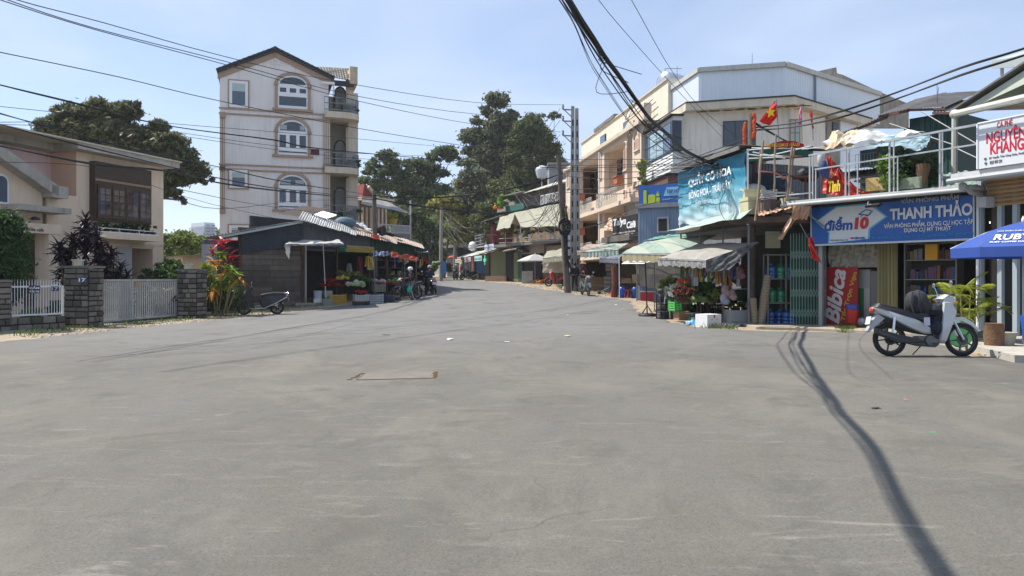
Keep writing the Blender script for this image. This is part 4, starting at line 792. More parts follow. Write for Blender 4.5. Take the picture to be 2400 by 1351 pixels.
def corner_house():
 t=thing('corner_house','cream corner house with white sheet metal penthouse and grey bay window','house')
 A,B,C_,D=pt(1592,36.9),pt(1855,35.8),pt(2060,41.4),pt(1520,41.2);zt=9.6
 back=[(C_.x+1,C_.y+8),(D.x+4,D.y+9)]
 prism('wall',[D,A,B,C_]+back,-.2,zt,M_cream,t)
 e=[pt(1505,43.2),pt(1607,36.3),pt(1862,34.9),pt(2045,40.0)];zs,ze=9.6,9.95
 prism('eave',e+[(e[3].x,e[3].y+9),(e[0].x+3,e[0].y+9)],zs,ze,mat('eave_render',(.64,.57,.46),.9,var=.2,scale=1.2,streak=.3),t)
 prism('roof_edge',[(p.x,p.y-.04)for p in e]+[(e[3].x,e[3].y+9),(e[0].x+3,e[0].y+9)],ze,ze+.07,mat('roof_edge_dark',(.06,.055,.05),.9),t)
 m=MB();q=random.Random(4);u=(e[2]-e[1]).normalized()
 for i in range(9):p=e[1]+u*(.9+i*.58);n=10;vs=[(p.x+math.cos(k*.628)*q.uniform(.15,.42),p.y+.5+math.sin(k*.628)*q.uniform(.12,.3),zs-.006)for k in range(n)];m.add(vs,[tuple(range(n))])
 obj('damp_stain',m,mat('damp_stain',(.16,.11,.05),.9,var=.5),t,kind='stuff')
 pp=[pt(1567,40.8),pt(1638,36.8),pt(1840,35.8),pt(2062,41.6)];z1=11.65
 prism('penthouse_core',[(p.x*.99+.06,p.y+.12)for p in pp]+[(pp[3].x,pp[3].y+6),(pp[0].x+2,pp[0].y+6)],ze,z1-.03,M_zinc,t)
 for a,b in zip(pp,pp[1:]):
  n=max(1,round((b-a).length/1.05))
  for i in range(n):mb=MB();p=a+(b-a)*(i/n);d=(b-a)/n;mb.trap((p.x,p.y,ze+.05),(d.x,d.y,0),(0,0,z1-ze-.05),.2,.014);obj('wall_sheet',mb,M_zinc,t)
 mb=MB()
 for a,b in zip(pp,pp[1:]):mb.bar((a.x,a.y-.06,z1+.04),(b.x,b.y-.06,z1+.04),.2,.22)
 obj('roof_gutter',mb,mat('pale_gutter',(.5,.5,.46),.6,streak=.4),t)
 mb=MB();p=pp[2].lerp(pp[3],.28);mb.tube([(p.x,p.y-.1,ze),(p.x,p.y-.1,z1)],.05,8);obj('downpipe',mb,mat('bluegrey_pipe',(.2,.26,.33),.5),t);mb=MB();p=pp[0];mb.tube([(p.x-.05,p.y-.1,ze-.5),(p.x-.05,p.y-.1,z1)],.05,8);obj('downpipe',mb,mat('bluegrey_pipe',(.2,.26,.33),.5),t)
 f=Fac(A,B)
 def win(x0,y0,x1,y1,fm_,gm,nx_=1,nz_=1,off=0):
  u0,u1,z0,z1_=f.rect(x0,y0,x1,y1);mb=MB();mb.bx(u0,u1,-.06,-.004,z0,z1_);w_=obj('window',mb,fm_,t);w_.location=f.loc;w_.rotation_euler.z=f.rz
  for i in range(nx_):
   for j in range(nz_):
    a=u0+.06+(u1-u0-.06)*i/nx_;c=z0+.06+(z1_-z0-.06)*j/nz_;mb=MB();mb.bx(a,a+(u1-u0-.06)/nx_-.06,-.07,-.06,c,c+(z1_-z0-.06)/nz_-.06);obj('pane',mb,gm,w_)
 win(1694,284,1752,343,M_slate,M_glass,2,1);win(1850,280,1876,345,mat('ochre_frame',(.32,.24,.12),.7),flat((.42,.45,.44),.4),2,2)
 f2=Fac(B,C_)
 for(x0,x1,mm,k)in((1936,1968,M_old,0),(1968,2034,M_zinc,1)):
  a=f2.rect(x0,255,x1,345,-.03);mb=MB();mb.bx(a[0],a[1],-.06-.01*k,-.001,3,zs-.02);o=obj('wall_panel',mb,mm,t);o.location=f2.loc;o.rotation_euler.z=f2.rz
 a=f2.rect(1951,288,1964,307,-.08);mb=MB();mb.bx(a[0],a[1],-.12,-.07,a[2],a[3]);w_=obj('window',mb,M_slate,t);w_.location=f2.loc;w_.rotation_euler.z=f2.rz
 f3=Fac(pt(1510,41.4),pt(1578,36.4));g=lambda x0,y0,x1,y1,o=0:f3.rect(x0,y0,x1,y1,o)
 def put(nm,mb,mm,par=None):
  o=obj(nm,mb,mm,par or t)
  if not par:o.location=f3.loc;o.rotation_euler.z=f3.rz
  return o
 W=f3.len;zA,zB=f3.Z(1578,408),f3.Z(1578,272);z0w,z1w=f3.Z(1578,355),f3.Z(1578,283)
 m=MB();m.bx(0,W,0,.45,zA,zB);bay=put('bay',m,M_siding);bay['label']='white clapboard bay with tall slate framed window'
 n=7
 for i in range(n):m=MB();z=zA+(z0w-zA)*i/n;h=(z0w-zA)/n;m.hexa([(-.02,-.045,z+.01),(W+.02,-.045,z+.01),(W+.02,0,z+.01),(-.02,0,z+.01),(-.02,-.012,z+h),(W+.02,-.012,z+h),(W+.02,0,z+h),(-.02,0,z+h)]);obj('board',m,M_siding,bay)
 m=MB();m.bx(.1,W+.02,-.07,-.001,z0w,z1w);wn=obj('window_frame',m,M_slate,bay)
 for i in range(4):
  for(za,zb)in((z0w+.08,z1w-.75),(z1w-.67,z1w-.08)):m=MB();x=.2+(W-.3)*i/4;m.bx(x,x+(W-.3)/4-.08,-.085,-.07,za,zb);obj('pane',m,mat('blind_glass',(.36,.47,.50),.2,stripe=(2,.28,(.22,.32,.36)),spec=.8)if i in(1,2)else M_glassb,wn)
 m=MB();m.bx(W,W+.06,-.07,.4,z0w,z1w);obj('window_frame',m,M_slate,bay)
 m=MB();m.bx(-.2,W+.15,-.2,.5,zB,zB+.08);obj('bay_roof',m,M_black,bay)
 zc0,zc1=f3.Z(1578,432),f3.Z(1578,407);m=MB();m.bx(-.5,W+.1,-.3,.5,zc0,zc1-.08);lb=put('cladding',m,M_brick);m=MB();m.bx(-.6,W+.2,-.4,.6,zc1-.08,zc1);obj('capping',m,M_black,lb)
 zd=f3.Z(1578,500);m=MB();m.bx(-.4,W+.1,-.2,.5,.3,zc0);lw=put('lower_bay',m,M_slate)
 for i in range(6):m=MB();x=-.3+(W+.3)*i/6;m.bx(x,x+(W+.3)/6-.08,-.22,-.2,zd,zc0-.1);obj('pane',m,M_glassb if i%2 else flat((.3,.36,.42),.2),lw)
 for px,yb,yt,d in((1763,158,126,40),(1587,185,155,42)):
  a,b=P(px,yb,d),P(px,yt,d);m=MB();m.tube([a-V((0,0,.6)),b],.015,5);obj('aerial',m,M_steel,t)
 f4=Fac(pt(1900,47),pt(2140,49));a=[f4.uv(1905,170),f4.uv(1960,158),f4.uv(1962,172),f4.uv(1976,176),f4.uv(2060,215),f4.uv(2130,244),f4.uv(2130,300),f4.uv(1905,300)]
 m=MB();m.poly([a[0],a[7],a[6],a[5],a[4],a[3],a[2],a[1]][::-1],0,.3);tag(obj('parapet_wall',m,M_old,None,False,f4.loc,f4.rz),'mouldy old parapet wall with sloping top behind the white penthouse','wall')
 p=P(1574,190,45);tk=thing('water_tank','round steel water tank on a rooftop stand left of the penthouse','water tank',(p.x,p.y,p.z-1.2))
 m=MB();m.lathe([(.02,-.95),(.42,-.86),(.60,-.7),(.63,-.2),(.61,-.1),(.63,0),(.61,.1),(.63,.4),(.6,.7),(.42,.86),(.02,.95)],24,(0,0,1.05),axis=0);o=obj('tank',m,mat('stainless',(.62,.64,.66),.22,.85),tk,True);o.rotation_euler.z=.6
 m=MB()
 for x in(-.5,.5):
  for y in(-.45,.45):m.bar((x,y,-1.3),(x*.9,y*.9,.6),.06)
 for z in(-.3,.5):m.bar((-.5,-.45,z),(.5,-.45,z),.05);m.bar((-.5,.45,z),(.5,.45,z),.05);m.bar((-.5,-.45,z),(-.5,.45,z),.05)
 m.bar((-.5,-.5,.5),(-.5,-.5,1.8),.03);m.bar((-.5,-.5,1.8),(.5,-.5,1.8),.03);obj('stand',m,M_steel,tk)
corner_house()
#  cream terrace with balconies
def iron(m,x0,x1,y,z0,z1,k):
 for zz in(z0,z1,z1-.1):m.bar((x0,y,zz),(x1,y,zz),.035)
 n=max(2,int((x1-x0)/.38))
 for i in range(n+1):x=x0+(x1-x0)*i/n;m.bar((x,y,z0),(x,y,z1),.025)
 for i in range(n):
  xc=x0+(x1-x0)*(i+.5)/n;zc=(z0+z1)/2-.04;m.tube([(xc+.12*math.cos(a*.785),y,zc+.15*math.sin(a*.785))for a in range(9)],.012,4,cap=False);m.tube([(xc,y,z0),(xc,y,zc-.15)],.012,4);m.tube([(xc,y,zc+.15),(xc,y,z1-.1)],.012,4)
def terrace():
 f=Fac(pt(1326,60),pt(1500,41.2));t=f.thing('terrace_house','long cream terrace house with arched niches, iron balconies and terracotta planters','house');W=f.len
 zf=f.Z(1465,312);z2=f.Z(1450,470);z1=f.Z(1420,575);U=f.U
 bays=((1356,1402),(1416,1464));op=[]
 rows=((f.Z(1440,452),f.Z(1440,345)),(f.Z(1440,566),f.Z(1440,478)))
 for a,b in bays:
  for c,d in rows:op.append((U(a),U(b),c,d))
 m=MB();m.holes(0,W+.4,z1-.1,zf,0,.35,op+[(U(1470),U(1482),rows[0][0],rows[0][1]+.2),(U(1503),U(1514),rows[0][0],rows[0][1]+.6)]);obj('wall',m,M_warm,t)
 m=MB();m.bx(0,W+.4,2.0,2.3,z1-.1,zf);m.bx(-.0,.3,.35,9,z1-.1,zf);obj('inner_wall',m,mat('inner_cream',(.68,.52,.4),.9,var=.15),t)
 for c,d in rows:m=MB();m.bx(.3,W,-.55,2.0,c-1.05,c-.82);obj('balcony_slab',m,M_warm,t)
 m=MB();m.bx(.3,W,.35,2.0,zf-.3,zf-.1);obj('ceiling',m,M_warm,t)
 m=MB();m.bx(-.1,W+.5,-.25,.0,zf-.12,zf+.12);m.bx(-.1,W+.5,0,9,zf-.1,zf+.1);obj('cornice',m,M_creamtrim,t)
 zr0,zr1=f.Z(1500,232,1.2),f.Z(1345,358,1.2);zt=f.Z(1465,262,1.2);m=MB();WR=U(1566,1.2);m.bx(.4,WR,1.2,8,zf,zt);pr=obj('upper_wall',m,mat('pale_yellow_wall',(.68,.63,.52),.85,var=.15,streak=.3),t)
 m=MB();m.bx(.3,WR,1.1,8,zt,zt+.08);obj('coping',m,M_creamtrim,pr)
 m=MB();m.bx(U(1396,1.2),U(1444,1.2),1.05,8,zt+.08,zt+.3);obj('roof_box',m,M_tin,pr)
 for px,py0,py1 in((1415,341,318),(1469,304,285)):a=f.rect(px-6,py1,px+6,py0,1.2);m=MB();m.bx(a[0],a[1],1.12,1.2,a[2],a[3]);w_=obj('window',m,M_slate,pr);m=MB();m.bx(a[0]+.08,a[1]-.08,1.11,1.12,a[2]+.08,a[3]-.08);obj('pane',m,M_glassb,w_)
 g0,g1,g2,g3=f.uv(1468,310),f.uv(1478,285),f.uv(1492,262),f.uv(1520,295);m=MB();m.poly([(U(1462),zf),(U(1514),zf),(U(1514),zf+.9),(g2[0]+.6,g2[1]-.1),(g2[0],g2[1]),(g1[0]-.1,g1[1])],-.12,.3);gb=obj('gable',m,M_warm,t)
 m=MB();q=random.Random(1);c=f.uv(1492,290)
 for i in range(7):x=c[0]+(i-3)*.34;z=c[1]-abs(i-3)*.2;m.tube([(x+.15*math.cos(a*.9)*(1-a/12),-.16,z+.22*math.sin(a*.9)*(1-a/12))for a in range(10)],.02,4)
 obj('iron_scroll',m,M_slate,gb)
 m=MB();c=f.uv(1550,262,1.2)
 for i,z in enumerate((0,.4,.8,1.2)):m.bar((c[0]-1.6+i*.1,1.05,c[1]-.6+z),(c[0]-.8+i*.1,1.05,c[1]-.55+z),.04);m.bar((c[0]-1.6+i*.1,1.05,c[1]-1.0+z),(c[0]-1.6+i*.1,1.05,c[1]-.6+z),.04)
 obj('pipe_trace',m,M_steel,pr)
 for(x0,x1,y0,y1)in((1405,1410,375,418),(1464,1470,350,398),(1488,1498,330,352),(1330,1335,408,440),(1328,1334,500,528),(1404,1410,486,520),(1464,1469,460,500),(1487,1497,448,468)):
  u0,u1,z0,z1_=f.rect(x0,y0,x1,y1);m=MB();um=(u0+u1)/2;r=(u1-u0)/2+.06;m.bx(u0-.06,u0,-.06,-.0,z0,z1_);m.bx(u1,u1+.06,-.06,0,z0,z1_);m.bx(u0-.12,u1+.12,-.1,0,z0-.08,z0)
  m.tube([(um+r*math.cos(R(k)),-.05,z1_+.12+r*math.sin(R(k)))for k in range(0,181,20)],.045,5);nc=obj('niche',m,M_warm,t);m=MB();m.bx(u0,u1,-.012,-.004,z0,z1_+.1);obj('recess_shade',m,mat('niche_shade',(.42,.27,.2),.9),nc)  # flat panel whose darker colour stands in for shade inside the niche
 for(x0,x1,y0,y1,mm)in((1370,1392,395,440,M_glass),(1418,1428,382,420,M_glassb),(1449,1458,362,420,M_glassb),(1372,1386,500,548,M_brownwood),(1420,1434,480,520,M_glass),(1450,1457,472,500,M_glass),(1388,1398,500,548,M_white)):
  a=f.rect(x0,y0,x1,y1,2.0);m=MB();m.bx(a[0]-.08,a[1]+.08,1.93,2.0,a[2],a[3]+.08);d=obj('door',m,M_slate if mm in(M_glass,M_glassb)else mm,t);m=MB();m.bx(a[0],a[1],1.92,1.93,a[2],a[3]);obj('pane',m,mm,d)
 for c,d in rows:
  for a,b in bays:
   m=MB();iron(m,U(a)-.1,U(b)+.1,-.5,c-.75,c+.12,0);obj('railing',m,mat('pale_iron',(.5,.5,.47),.5,.3),t)
  for a in bays:
   m=MB();u=U(a[0]+4);m.bar((u,-.45,c-.8),(u,-.45,d),.07);obj('post',m,M_white,t)
 for(px,py)in((1361,463),(1449,424),(1361,545)):
  p=f.uv(px,py,-.75);t2=f.thing('planter_box',{(1361,463):'terracotta planter hung on the upper balcony nearest the tall poles',(1449,424):'terracotta planter on the upper balcony beside the arched wall',(1361,545):'terracotta planter on the lower balcony above the pink awning'}[(px,py)],'planter','terracotta planters hung on the balconies')
  m=MB();m.bx(p[0]-.45,p[0]+.45,-.95,-.56,p[1]-.2,p[1]+.18);m.bx(p[0]-.5,p[0]+.5,-1,-.56,p[1]+.18,p[1]+.24);obj('box',m,mat('terracotta',(.48,.15,.07),.8,var=.3),t2)
 bb=[];
 for py in range(378,430,8):p=f.uv(1508,py,-.25);w_=f.w(p[0],-.25,p[1]);bb.append((w_.x,w_.y,w_.z,.28,.2,.3))
 tag(quads_obj('creeper',leaves(bb,1600,.09,5),M_yel),'yellow green creeper hanging on the terrace wall by the bay window','plant')
 for py in(432,):
  a=f.rect(1500,425,1516,470,-.05)
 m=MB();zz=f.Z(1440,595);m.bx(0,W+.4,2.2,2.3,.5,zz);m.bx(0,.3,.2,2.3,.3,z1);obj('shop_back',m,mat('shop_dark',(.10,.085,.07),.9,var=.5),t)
 return f
ft_=terrace()
f=Fac(pt(1437,44),pt(1495,40.6));t=f.thing('cafe_sign','black café banner with white brush lettering on the terrace front','sign');a=f.rect(1437,500,1495,548)
zl,zr=(f.Z(1437,513),f.Z(1437,550)),(f.Z(1494,494),f.Z(1494,545));m=MB();m.bx(0,f.len,-.04,0,zr[1],zl[0]);obj('board',m,flat((.018,.018,.02)),t);H=zl[0]-zr[1];z0=zr[1]
text('lettering','Talya',t,.15,f.len*.58,z0+H*.42,z0+H*.95,-.05,flat((.8,.8,.8)),.03,shear=.15);text('lettering','Càfê',t,f.len*.6,f.len*.95,z0+H*.28,z0+H*.66,-.05,flat((.8,.8,.8)),.03,shear=.15)
text('lettering','NƯỚC UỐNG & TRÀ SỮA.COM',t,.1,f.len*.92,z0+.06,z0+H*.16,-.05,flat((.8,.8,.8)),.01)
m=MB();m.bx(-.6,f.len,-.5,.0,z0-.42,z0-.2);m.bx(-.6,f.len,-.5,-.35,z0-.2,z0-.1);obj('gutter',m,M_tin,t)
f=Fac(pt(1415,46.6),pt(1437,45));m=MB();m.cloth(f.w(0,0,f.Z(1415,540)),f.w(f.len,0,f.Z(1437,542)),f.w(f.len,0,f.Z(1437,510)),f.w(0,.3,f.Z(1415,512)),8,8,0,.05,3);one('banner','crumpled white and orange cloth hung on the railing beside the black café banner','banner',m,mat('stained_cloth',(.6,.55,.48),.8,var=.7,scale=1.5,col2=(.5,.22,.08)))
def blue_house():
 f=Fac(pt(1495,36.6),pt(1592,35.6));t=f.thing('sheet_house','small house clad in blue grey corrugated sheet with one dark window','house')
 u0,u1,z0,z1=f.rect(1495,487,1600,585);m=MB();m.bx(0,f.len+.3,.04,4,.2,z1);obj('wall',m,mat('blue_sheet_core',(.2,.26,.34),.6),t)
 mb_=mat('blue_grey_sheet',(.20,.27,.37),.5,.2,var=.2,scale=1,streak=.25)
 for i in range(3):m=MB();m.trap((f.len*i/3,.03,.3),(f.len/3+.02,0,0),(0,0,z1-.3),.12,.018);obj('wall_sheet',m,mb_,t)
 m=MB();m.bx(-.08,f.len+.3,-.15,4,z1,z1+.22);obj('roof_edge',m,mat('grey_coping',(.22,.24,.26),.8,streak=.5),t)
 a=f.rect(1544,513,1564,542);m=MB();m.bx(a[0]-.07,a[1]+.09,-.06,.0,a[2]-.07,a[3]+.09);w_=obj('window',m,flat((.4,.42,.42)),t);m=MB();m.bx(a[0],a[1],-.07,-.06,a[2],a[3]);obj('pane',m,M_dark,w_)
 s=f.thing('shop_sign','blue grocery sign with yellow bottles standing on the sheet house roof','sign');a=f.rect(1498,433,1592,484);m=MB();m.bx(a[0],a[1]+.3,-.05,.02,a[2],a[3]);obj('board',m,flat((.02,.12,.42),.5),s)
 m=MB();W,H=a[1]-a[0],a[3]-a[2];X=lambda v:a[0]+v*W;Z=lambda v:a[2]+v*H;m.poly([(X(.62),Z(.45)),(X(1.1),Z(.45)),(X(1.1),Z(.85)),(X(.7),Z(.85))],-.06,-.05);obj('panel',m,flat((.25,.5,.7)),s)
 m=MB();gz_=((.12,.2,.1,.78),(.24,.42,.1,.56),(.44,.53,.1,.42),(.44,.52,.46,.6),(.46,.5,.62,.68))
 for p,q_,r_,v in gz_:m.poly([(X(p),Z(r_)),(X(q_),Z(r_)),(X(q_),Z(v-.03)),(X((p+q_)/2),Z(v)),(X(p),Z(v-.03))],-.07,-.055)
 obj('bottle_print',m,flat((.45,.55,.03)),s,kind='stuff')
 text('lettering','TẠP HÓA',s,X(.70),X(1.08),Z(.54),Z(.78),-.075,flat((.02,.08,.3)),.03);text('lettering','ĐC: 60 HUYỀN TRÂN CÔNG CHÚA',s,X(.6),X(1.08),Z(.28),Z(.36),-.065,flat((.5,.6,.75)),.005)
blue_house()
#  fruit shop with the blue banner
bA,bB=pt(1590,28),pt(1747,22.7);fb=Fac(bA,bB);s=fb.thing('banner','large wrinkled blue to white banner lettered in white over the fruit stalls','banner')
def gradmat():
 m=mat('banner_print',(.04,.24,.38),.45,var=.25,scale=1.2,col2=(.3,.45,.5));n=m.node_tree.nodes;l=m.node_tree.links.new;b=n['Principled BSDF'];tcn=n.new('ShaderNodeTexCoord');sx=n.new('ShaderNodeSeparateXYZ');l(tcn.outputs['Object'],sx.inputs[0])
 nn=n.new('ShaderNodeTexNoise');nn.inputs['Scale'].default_value=1.3;nn.inputs['Detail'].default_value=4;l(tcn.outputs['Object'],nn.inputs['Vector'])
 ad=n.new('ShaderNodeMath');ad.operation='MULTIPLY_ADD';ad.inputs[1].default_value=-1.1;l(nn.outputs[0],ad.inputs[0]);l(sx.outputs[2],ad.inputs[2])
 r=n.new('ShaderNodeMapRange');r.inputs['From Min'].default_value=2.8;r.inputs['From Max'].default_value=4.15;l(ad.outputs[0],r.inputs['Value'])
 cr=n.new('ShaderNodeValToRGB');cr.color_ramp.elements[0].color=(.62,.66,.66,1);cr.color_ramp.elements[1].color=(.035,.22,.34,1);e=cr.color_ramp.elements.new(.45);e.color=(.20,.42,.50,1);l(r.outputs[0],cr.inputs[0])
 l(cr.outputs[0],b.inputs['Base Color']);return m
zTL,zBL=fb.Z(1590,405),fb.Z(1590,528);zTR,zBR=fb.Z(1747,357),fb.Z(1747,512);L_=fb.len
m=MB();q=random.Random(6);nu,nv=60,26;vs=[]
for j in range(nv+1):
 for i in range(nu+1):
  u,v=i/nu,j/nv;y=.018*math.sin(u*31+v*5)+.014*math.sin(u*13-v*17)+.012*math.sin(v*40+u*21)+.008*math.sin(u*77+v*11);y+=-.06*math.sin(v*3.1)*math.sin(u*3.1)*(.5+.5*math.sin(u*6))
  vs.append((u*L_,y*(1.3-v*.6),(zBL+(zBR-zBL)*u)*(1-v)+(zTL+(zTR-zTL)*u)*v+(.04*math.sin(u*19)if j==0 else 0)))
m.add(vs,[(j*(nu+1)+i,j*(nu+1)+i+1,(j+1)*(nu+1)+i+1,(j+1)*(nu+1)+i)for j in range(nv)for i in range(nu)]);obj('cloth',m,gradmat(),s,80)
m=MB();m.bar((0,.07,zBL-.1),(0,.07,zTL+.05),.05);m.bar((L_,.07,zBR-.2),(L_,.07,zTR+.1),.05);m.bar((0,.07,zTL),(L_,.07,zTR),.04);obj('frame',m,M_white,s)
wt=flat((.8,.8,.8))
def ft(body,px0,px1,py0,py1,b=.03,mm=None,off=-.12):u0,u1,z0,z1=fb.rect(px0,py0,px1,py1,off);text('lettering',body,s,u0,u1,z0,z1,off,mm or wt,b)
ft('QUẦY CÔ HOA',1614,1714,395,427,.025);ft('BÔNG HOA - TRÁI CÂY',1615,1712,434,455,.005);ft('Huyền Trân Công Chúa',1630,1684,462,480,0,flat((.55,.65,.68)))
fr_=Fac(pt(1747,23.6),pt(1885,24.4));t=thing('shop_house','low grey corrugated house behind the large blue banner','house')
zt=fr_.Z(1750,380);m=MB();q0=[fr_.w(0,0,0),fr_.w(fr_.len+.9,0,0),fr_.w(fr_.len+.9,6,0),fr_.w(-.3,6.5,0)];bl0=fb.w(0,.2,0)
prism('wall',[(bl0.x+.1,bl0.y),(q0[0].x,q0[0].y+.05),(q0[1].x,q0[1].y+.05),(q0[2].x,q0[2].y)],3.0,zt,mat('grey_sheet_core',(.2,.21,.23),.6),t)
M_gs=mat('grey_wall_sheet',(.22,.235,.27),.5,.25,var=.25,scale=1,streak=.35)
for i in range(3):m=MB();m.trap((fr_.len*1.4*i/3,0,3.1),(fr_.len*1.4/3,0,0),(0,0,zt-3.15),.11,.02);o=obj('wall_sheet',m,M_gs,t,loc=fr_.loc,rz=fr_.rz)
p0=fb.w(-.1,-.25,fb.Z(1585,402)+.05);p1=fb.w(L_+.1,-.25,zTR+.18);dv=V((3.0,2.4,.25))
roofsheets(t,p0,p1-p0,dv,6,M_tin,.09,.018,.03,4)
m=MB();m.bar(p0-V((0,0,.07)),p1-V((0,0,.07)),.04,.12);obj('eave_board',m,M_concd,t)
m=MB();a=P(1742,352,22.9);b=P(1906,343,23.6);c=P(1906,366,23.6);d=P(1742,381,22.9);m.hexa([d,c,c+V((0,.2,0)),d+V((0,.2,0)),a,b,b+V((0,.2,0)),a+V((0,.2,0))]);obj('fascia',m,flat((.02,.11,.075)),t)
rg=MB()
for(a,b)in(((1762,347,22.7),(1905,350,23.2)),((1755,352,22.6),(1800,348,22.6)),((1800,366,22.5),(1900,343,22.6)),((1765,357,22.4),(1840,372,22.6)),((1752,362,22.3),(1782,366,22.3)),((1880,350,22.4),(1935,345,22.4)),((1756,372,22.4),(1872,367,22.4))):rg.tube([P(*a),P(*b)],.018,5)
obj('roof_rail',rg,M_white,t)
dk=thing('shop_deck','cluttered flat roof deck over the dark fruit shop','roof deck');za=3.28
d0,d1=fb.w(0,-.1,0),fb.w(L_,-.3,0);e1=pt(1880,21.6)
prism('deck',[(d0.x,d0.y),(d1.x-.05,d1.y-.3),(e1.x,e1.y),(e1.x+3,e1.y+3.5),(d0.x+3,d0.y+1)],3.12,za,mat('deck_boards',(.12,.09,.07),.9,var=.5,streak=.4),dk)
r0,r1=fb.w(-.2,2.6,0),fb.w(L_,2.4,0)
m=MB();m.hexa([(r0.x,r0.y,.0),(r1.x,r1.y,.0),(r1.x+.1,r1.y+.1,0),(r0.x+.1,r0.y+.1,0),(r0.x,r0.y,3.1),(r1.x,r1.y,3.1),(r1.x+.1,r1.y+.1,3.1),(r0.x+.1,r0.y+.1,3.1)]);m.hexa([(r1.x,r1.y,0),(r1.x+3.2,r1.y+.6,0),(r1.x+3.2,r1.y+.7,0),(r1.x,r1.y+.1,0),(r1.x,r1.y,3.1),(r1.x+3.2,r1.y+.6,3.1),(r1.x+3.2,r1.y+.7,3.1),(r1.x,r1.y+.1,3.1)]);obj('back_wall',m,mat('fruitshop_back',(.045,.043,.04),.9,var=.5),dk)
for u in(.0,1.8,3.6,L_):p=fb.w(u,.1,0);m=MB();m.bx(p.x-.025,p.x+.025,p.y-.025,p.y+.025,0,3.12);obj('post',m,M_steel,dk)
m=MB();a,b=P(1555,545,25.5),P(1735,512,21.8);m.cloth(a,b,b+V((.8,.7,.5)),a+V((.9,.6,.25)),20,4,-.02,.02,4);one('eave_sheet','thin pale green corrugated eave under the blue banner','eave',m,M_brit)
#  stationery shop: canopy deck, sign, railing
sA,sB=pt(1908,22.0),pt(2286,18.5);fs=Fac(sA,sB);SL=fs.len
sh=fs.thing('stationery_shop','open fronted stationery shop with ceiling deck and folding doors','shop')
zs0,zs1=2.46,3.58
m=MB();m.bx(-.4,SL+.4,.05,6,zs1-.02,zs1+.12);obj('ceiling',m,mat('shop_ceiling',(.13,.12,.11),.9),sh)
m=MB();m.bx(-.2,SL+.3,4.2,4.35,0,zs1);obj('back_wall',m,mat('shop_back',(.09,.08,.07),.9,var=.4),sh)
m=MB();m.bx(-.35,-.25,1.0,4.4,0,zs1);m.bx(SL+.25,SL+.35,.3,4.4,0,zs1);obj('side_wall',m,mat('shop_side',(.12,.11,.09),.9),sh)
m=MB();m.hexa([(-.5,-.75,zs1+.02),(SL+.2,-.75,zs1+.02),(SL+.2,.05,zs1+.05),(-.5,.05,zs1+.05),(-.5,-.75,zs1+.14),(SL+.2,-.75,zs1+.14),(SL+.2,.05,zs1+.17),(-.5,.05,zs1+.17)]);obj('canopy_edge',m,mat('pale_edge',(.5,.5,.47),.7,streak=.4),sh)
m=MB();m.tube([(-.55,-.82,zs1+.02),(SL+.1,-.82,zs1+.02)],.055,10);m.tube([(SL+.1,-.82,zs1+.08),(SL+.1,-.5,zs1-.02),(SL+.15,-.1,zs1-.05)],.06,8);m.ball((SL+.05,-.82,zs1+.1),.11);obj('gutter',m,mat('pvc_grey',(.40,.41,.41),.5,streak=.2),sh,True)
for px in(1925,2300):
 u=fs.U(px,.1);m=MB();m.bx(u-.06,u+.06,.05,.17,0,zs1);obj('post',m,mat('galv_post',(.30,.31,.32),.5,.4,streak=.3),sh)
m=MB();u=fs.U(2291,-.05);m.tube([(u,-.05,.1),(u,-.05,zs1)],.035,8);obj('downpipe',m,M_white,sh)
m=MB();m.bar((-.1,-.7,zs1),(.5,.0,zs1-.75),.04);obj('bracket',m,M_steel,sh)
sg=fs.thing('shop_sign','wide blue and white stationery sign over the shop front','sign');zb=-.12
m=MB();m.bx(0,SL,zb,zb+.08,zs0,zs1-.05);obj('board',m,flat((.015,.10,.38),.35),sg);m=MB();m.bx(-.02,SL+.02,zb-.02,zb+.02,zs0-.05,zs0);m.bx(-.03,.0,zb-.02,zb+.02,zs0,zs1-.05);m.bx(SL,SL+.03,zb-.02,zb+.02,zs0,zs1-.05);obj('frame',m,flat((.5,.55,.58),.4),sg)
def sr(px,py):return fs.uv(px,py,zb-.01)
def poly_px(name,pts,m,y,par=sg):mb=MB();mb.poly([sr(*p)for p in pts],y,y+.008);return obj(name,mb,m,par)
poly_px('panel',[(1911,520),(1960,484),(2040,476),(2080,508),(2040,538),(2038,560),(1940,572),(1942,547)],flat((.10,.38,.62),.4),zb-.012)
poly_px('panel',[(1914,520),(1962,487),(2037,480),(2075,508),(2036,536),(2034,560),(1944,570),(1945,545)],flat((.58,.61,.63),.4),zb-.022)
def st(body,px0,px1,py0,py1,mm,b=.02,shear=0,yy=-.03):a,b_=sr(px0,(py0+py1)/2),sr(px1,(py0+py1)/2);z0,z1=sr((px0+px1)/2,py1)[1],sr((px0+px1)/2,py0)[1];text('lettering',body,sg,a[0],b_[0],z0,z1,zb+yy,mm,b,shear)
navy=flat((.015,.07,.3),.4);lw=flat((.62,.64,.66),.4)
st('điểm',1933,1999,509,541,navy,.035,.1);st('10',2003,2037,509,538,flat((.5,.015,.02),.4),.06,.1);st('Một nhãn hàng của',1947,1988,561,566,flat((.2,.2,.22)),0);st('THIÊN LONG',2001,2028,555,561,navy,.03)
poly_px('logo_mark',[(1993,560),(1996,556),(2001,557),(2000,561)],flat((.45,.03,.1)),zb-.03)
m=MB();c=[sr(*p)for p in((2014,503),(2030,492),(2046,495),(2036,505),(2014,503))];m.tube([(u,zb-.035,z)for u,z in c],.012,4);c=[sr(*p)for p in((2018,509),(2024,503),(2034,507),(2040,503),(2041,497))];m.tube([(u,zb-.035,z)for u,z in c],.01,4);obj('cap_drawing',m,navy,sg)
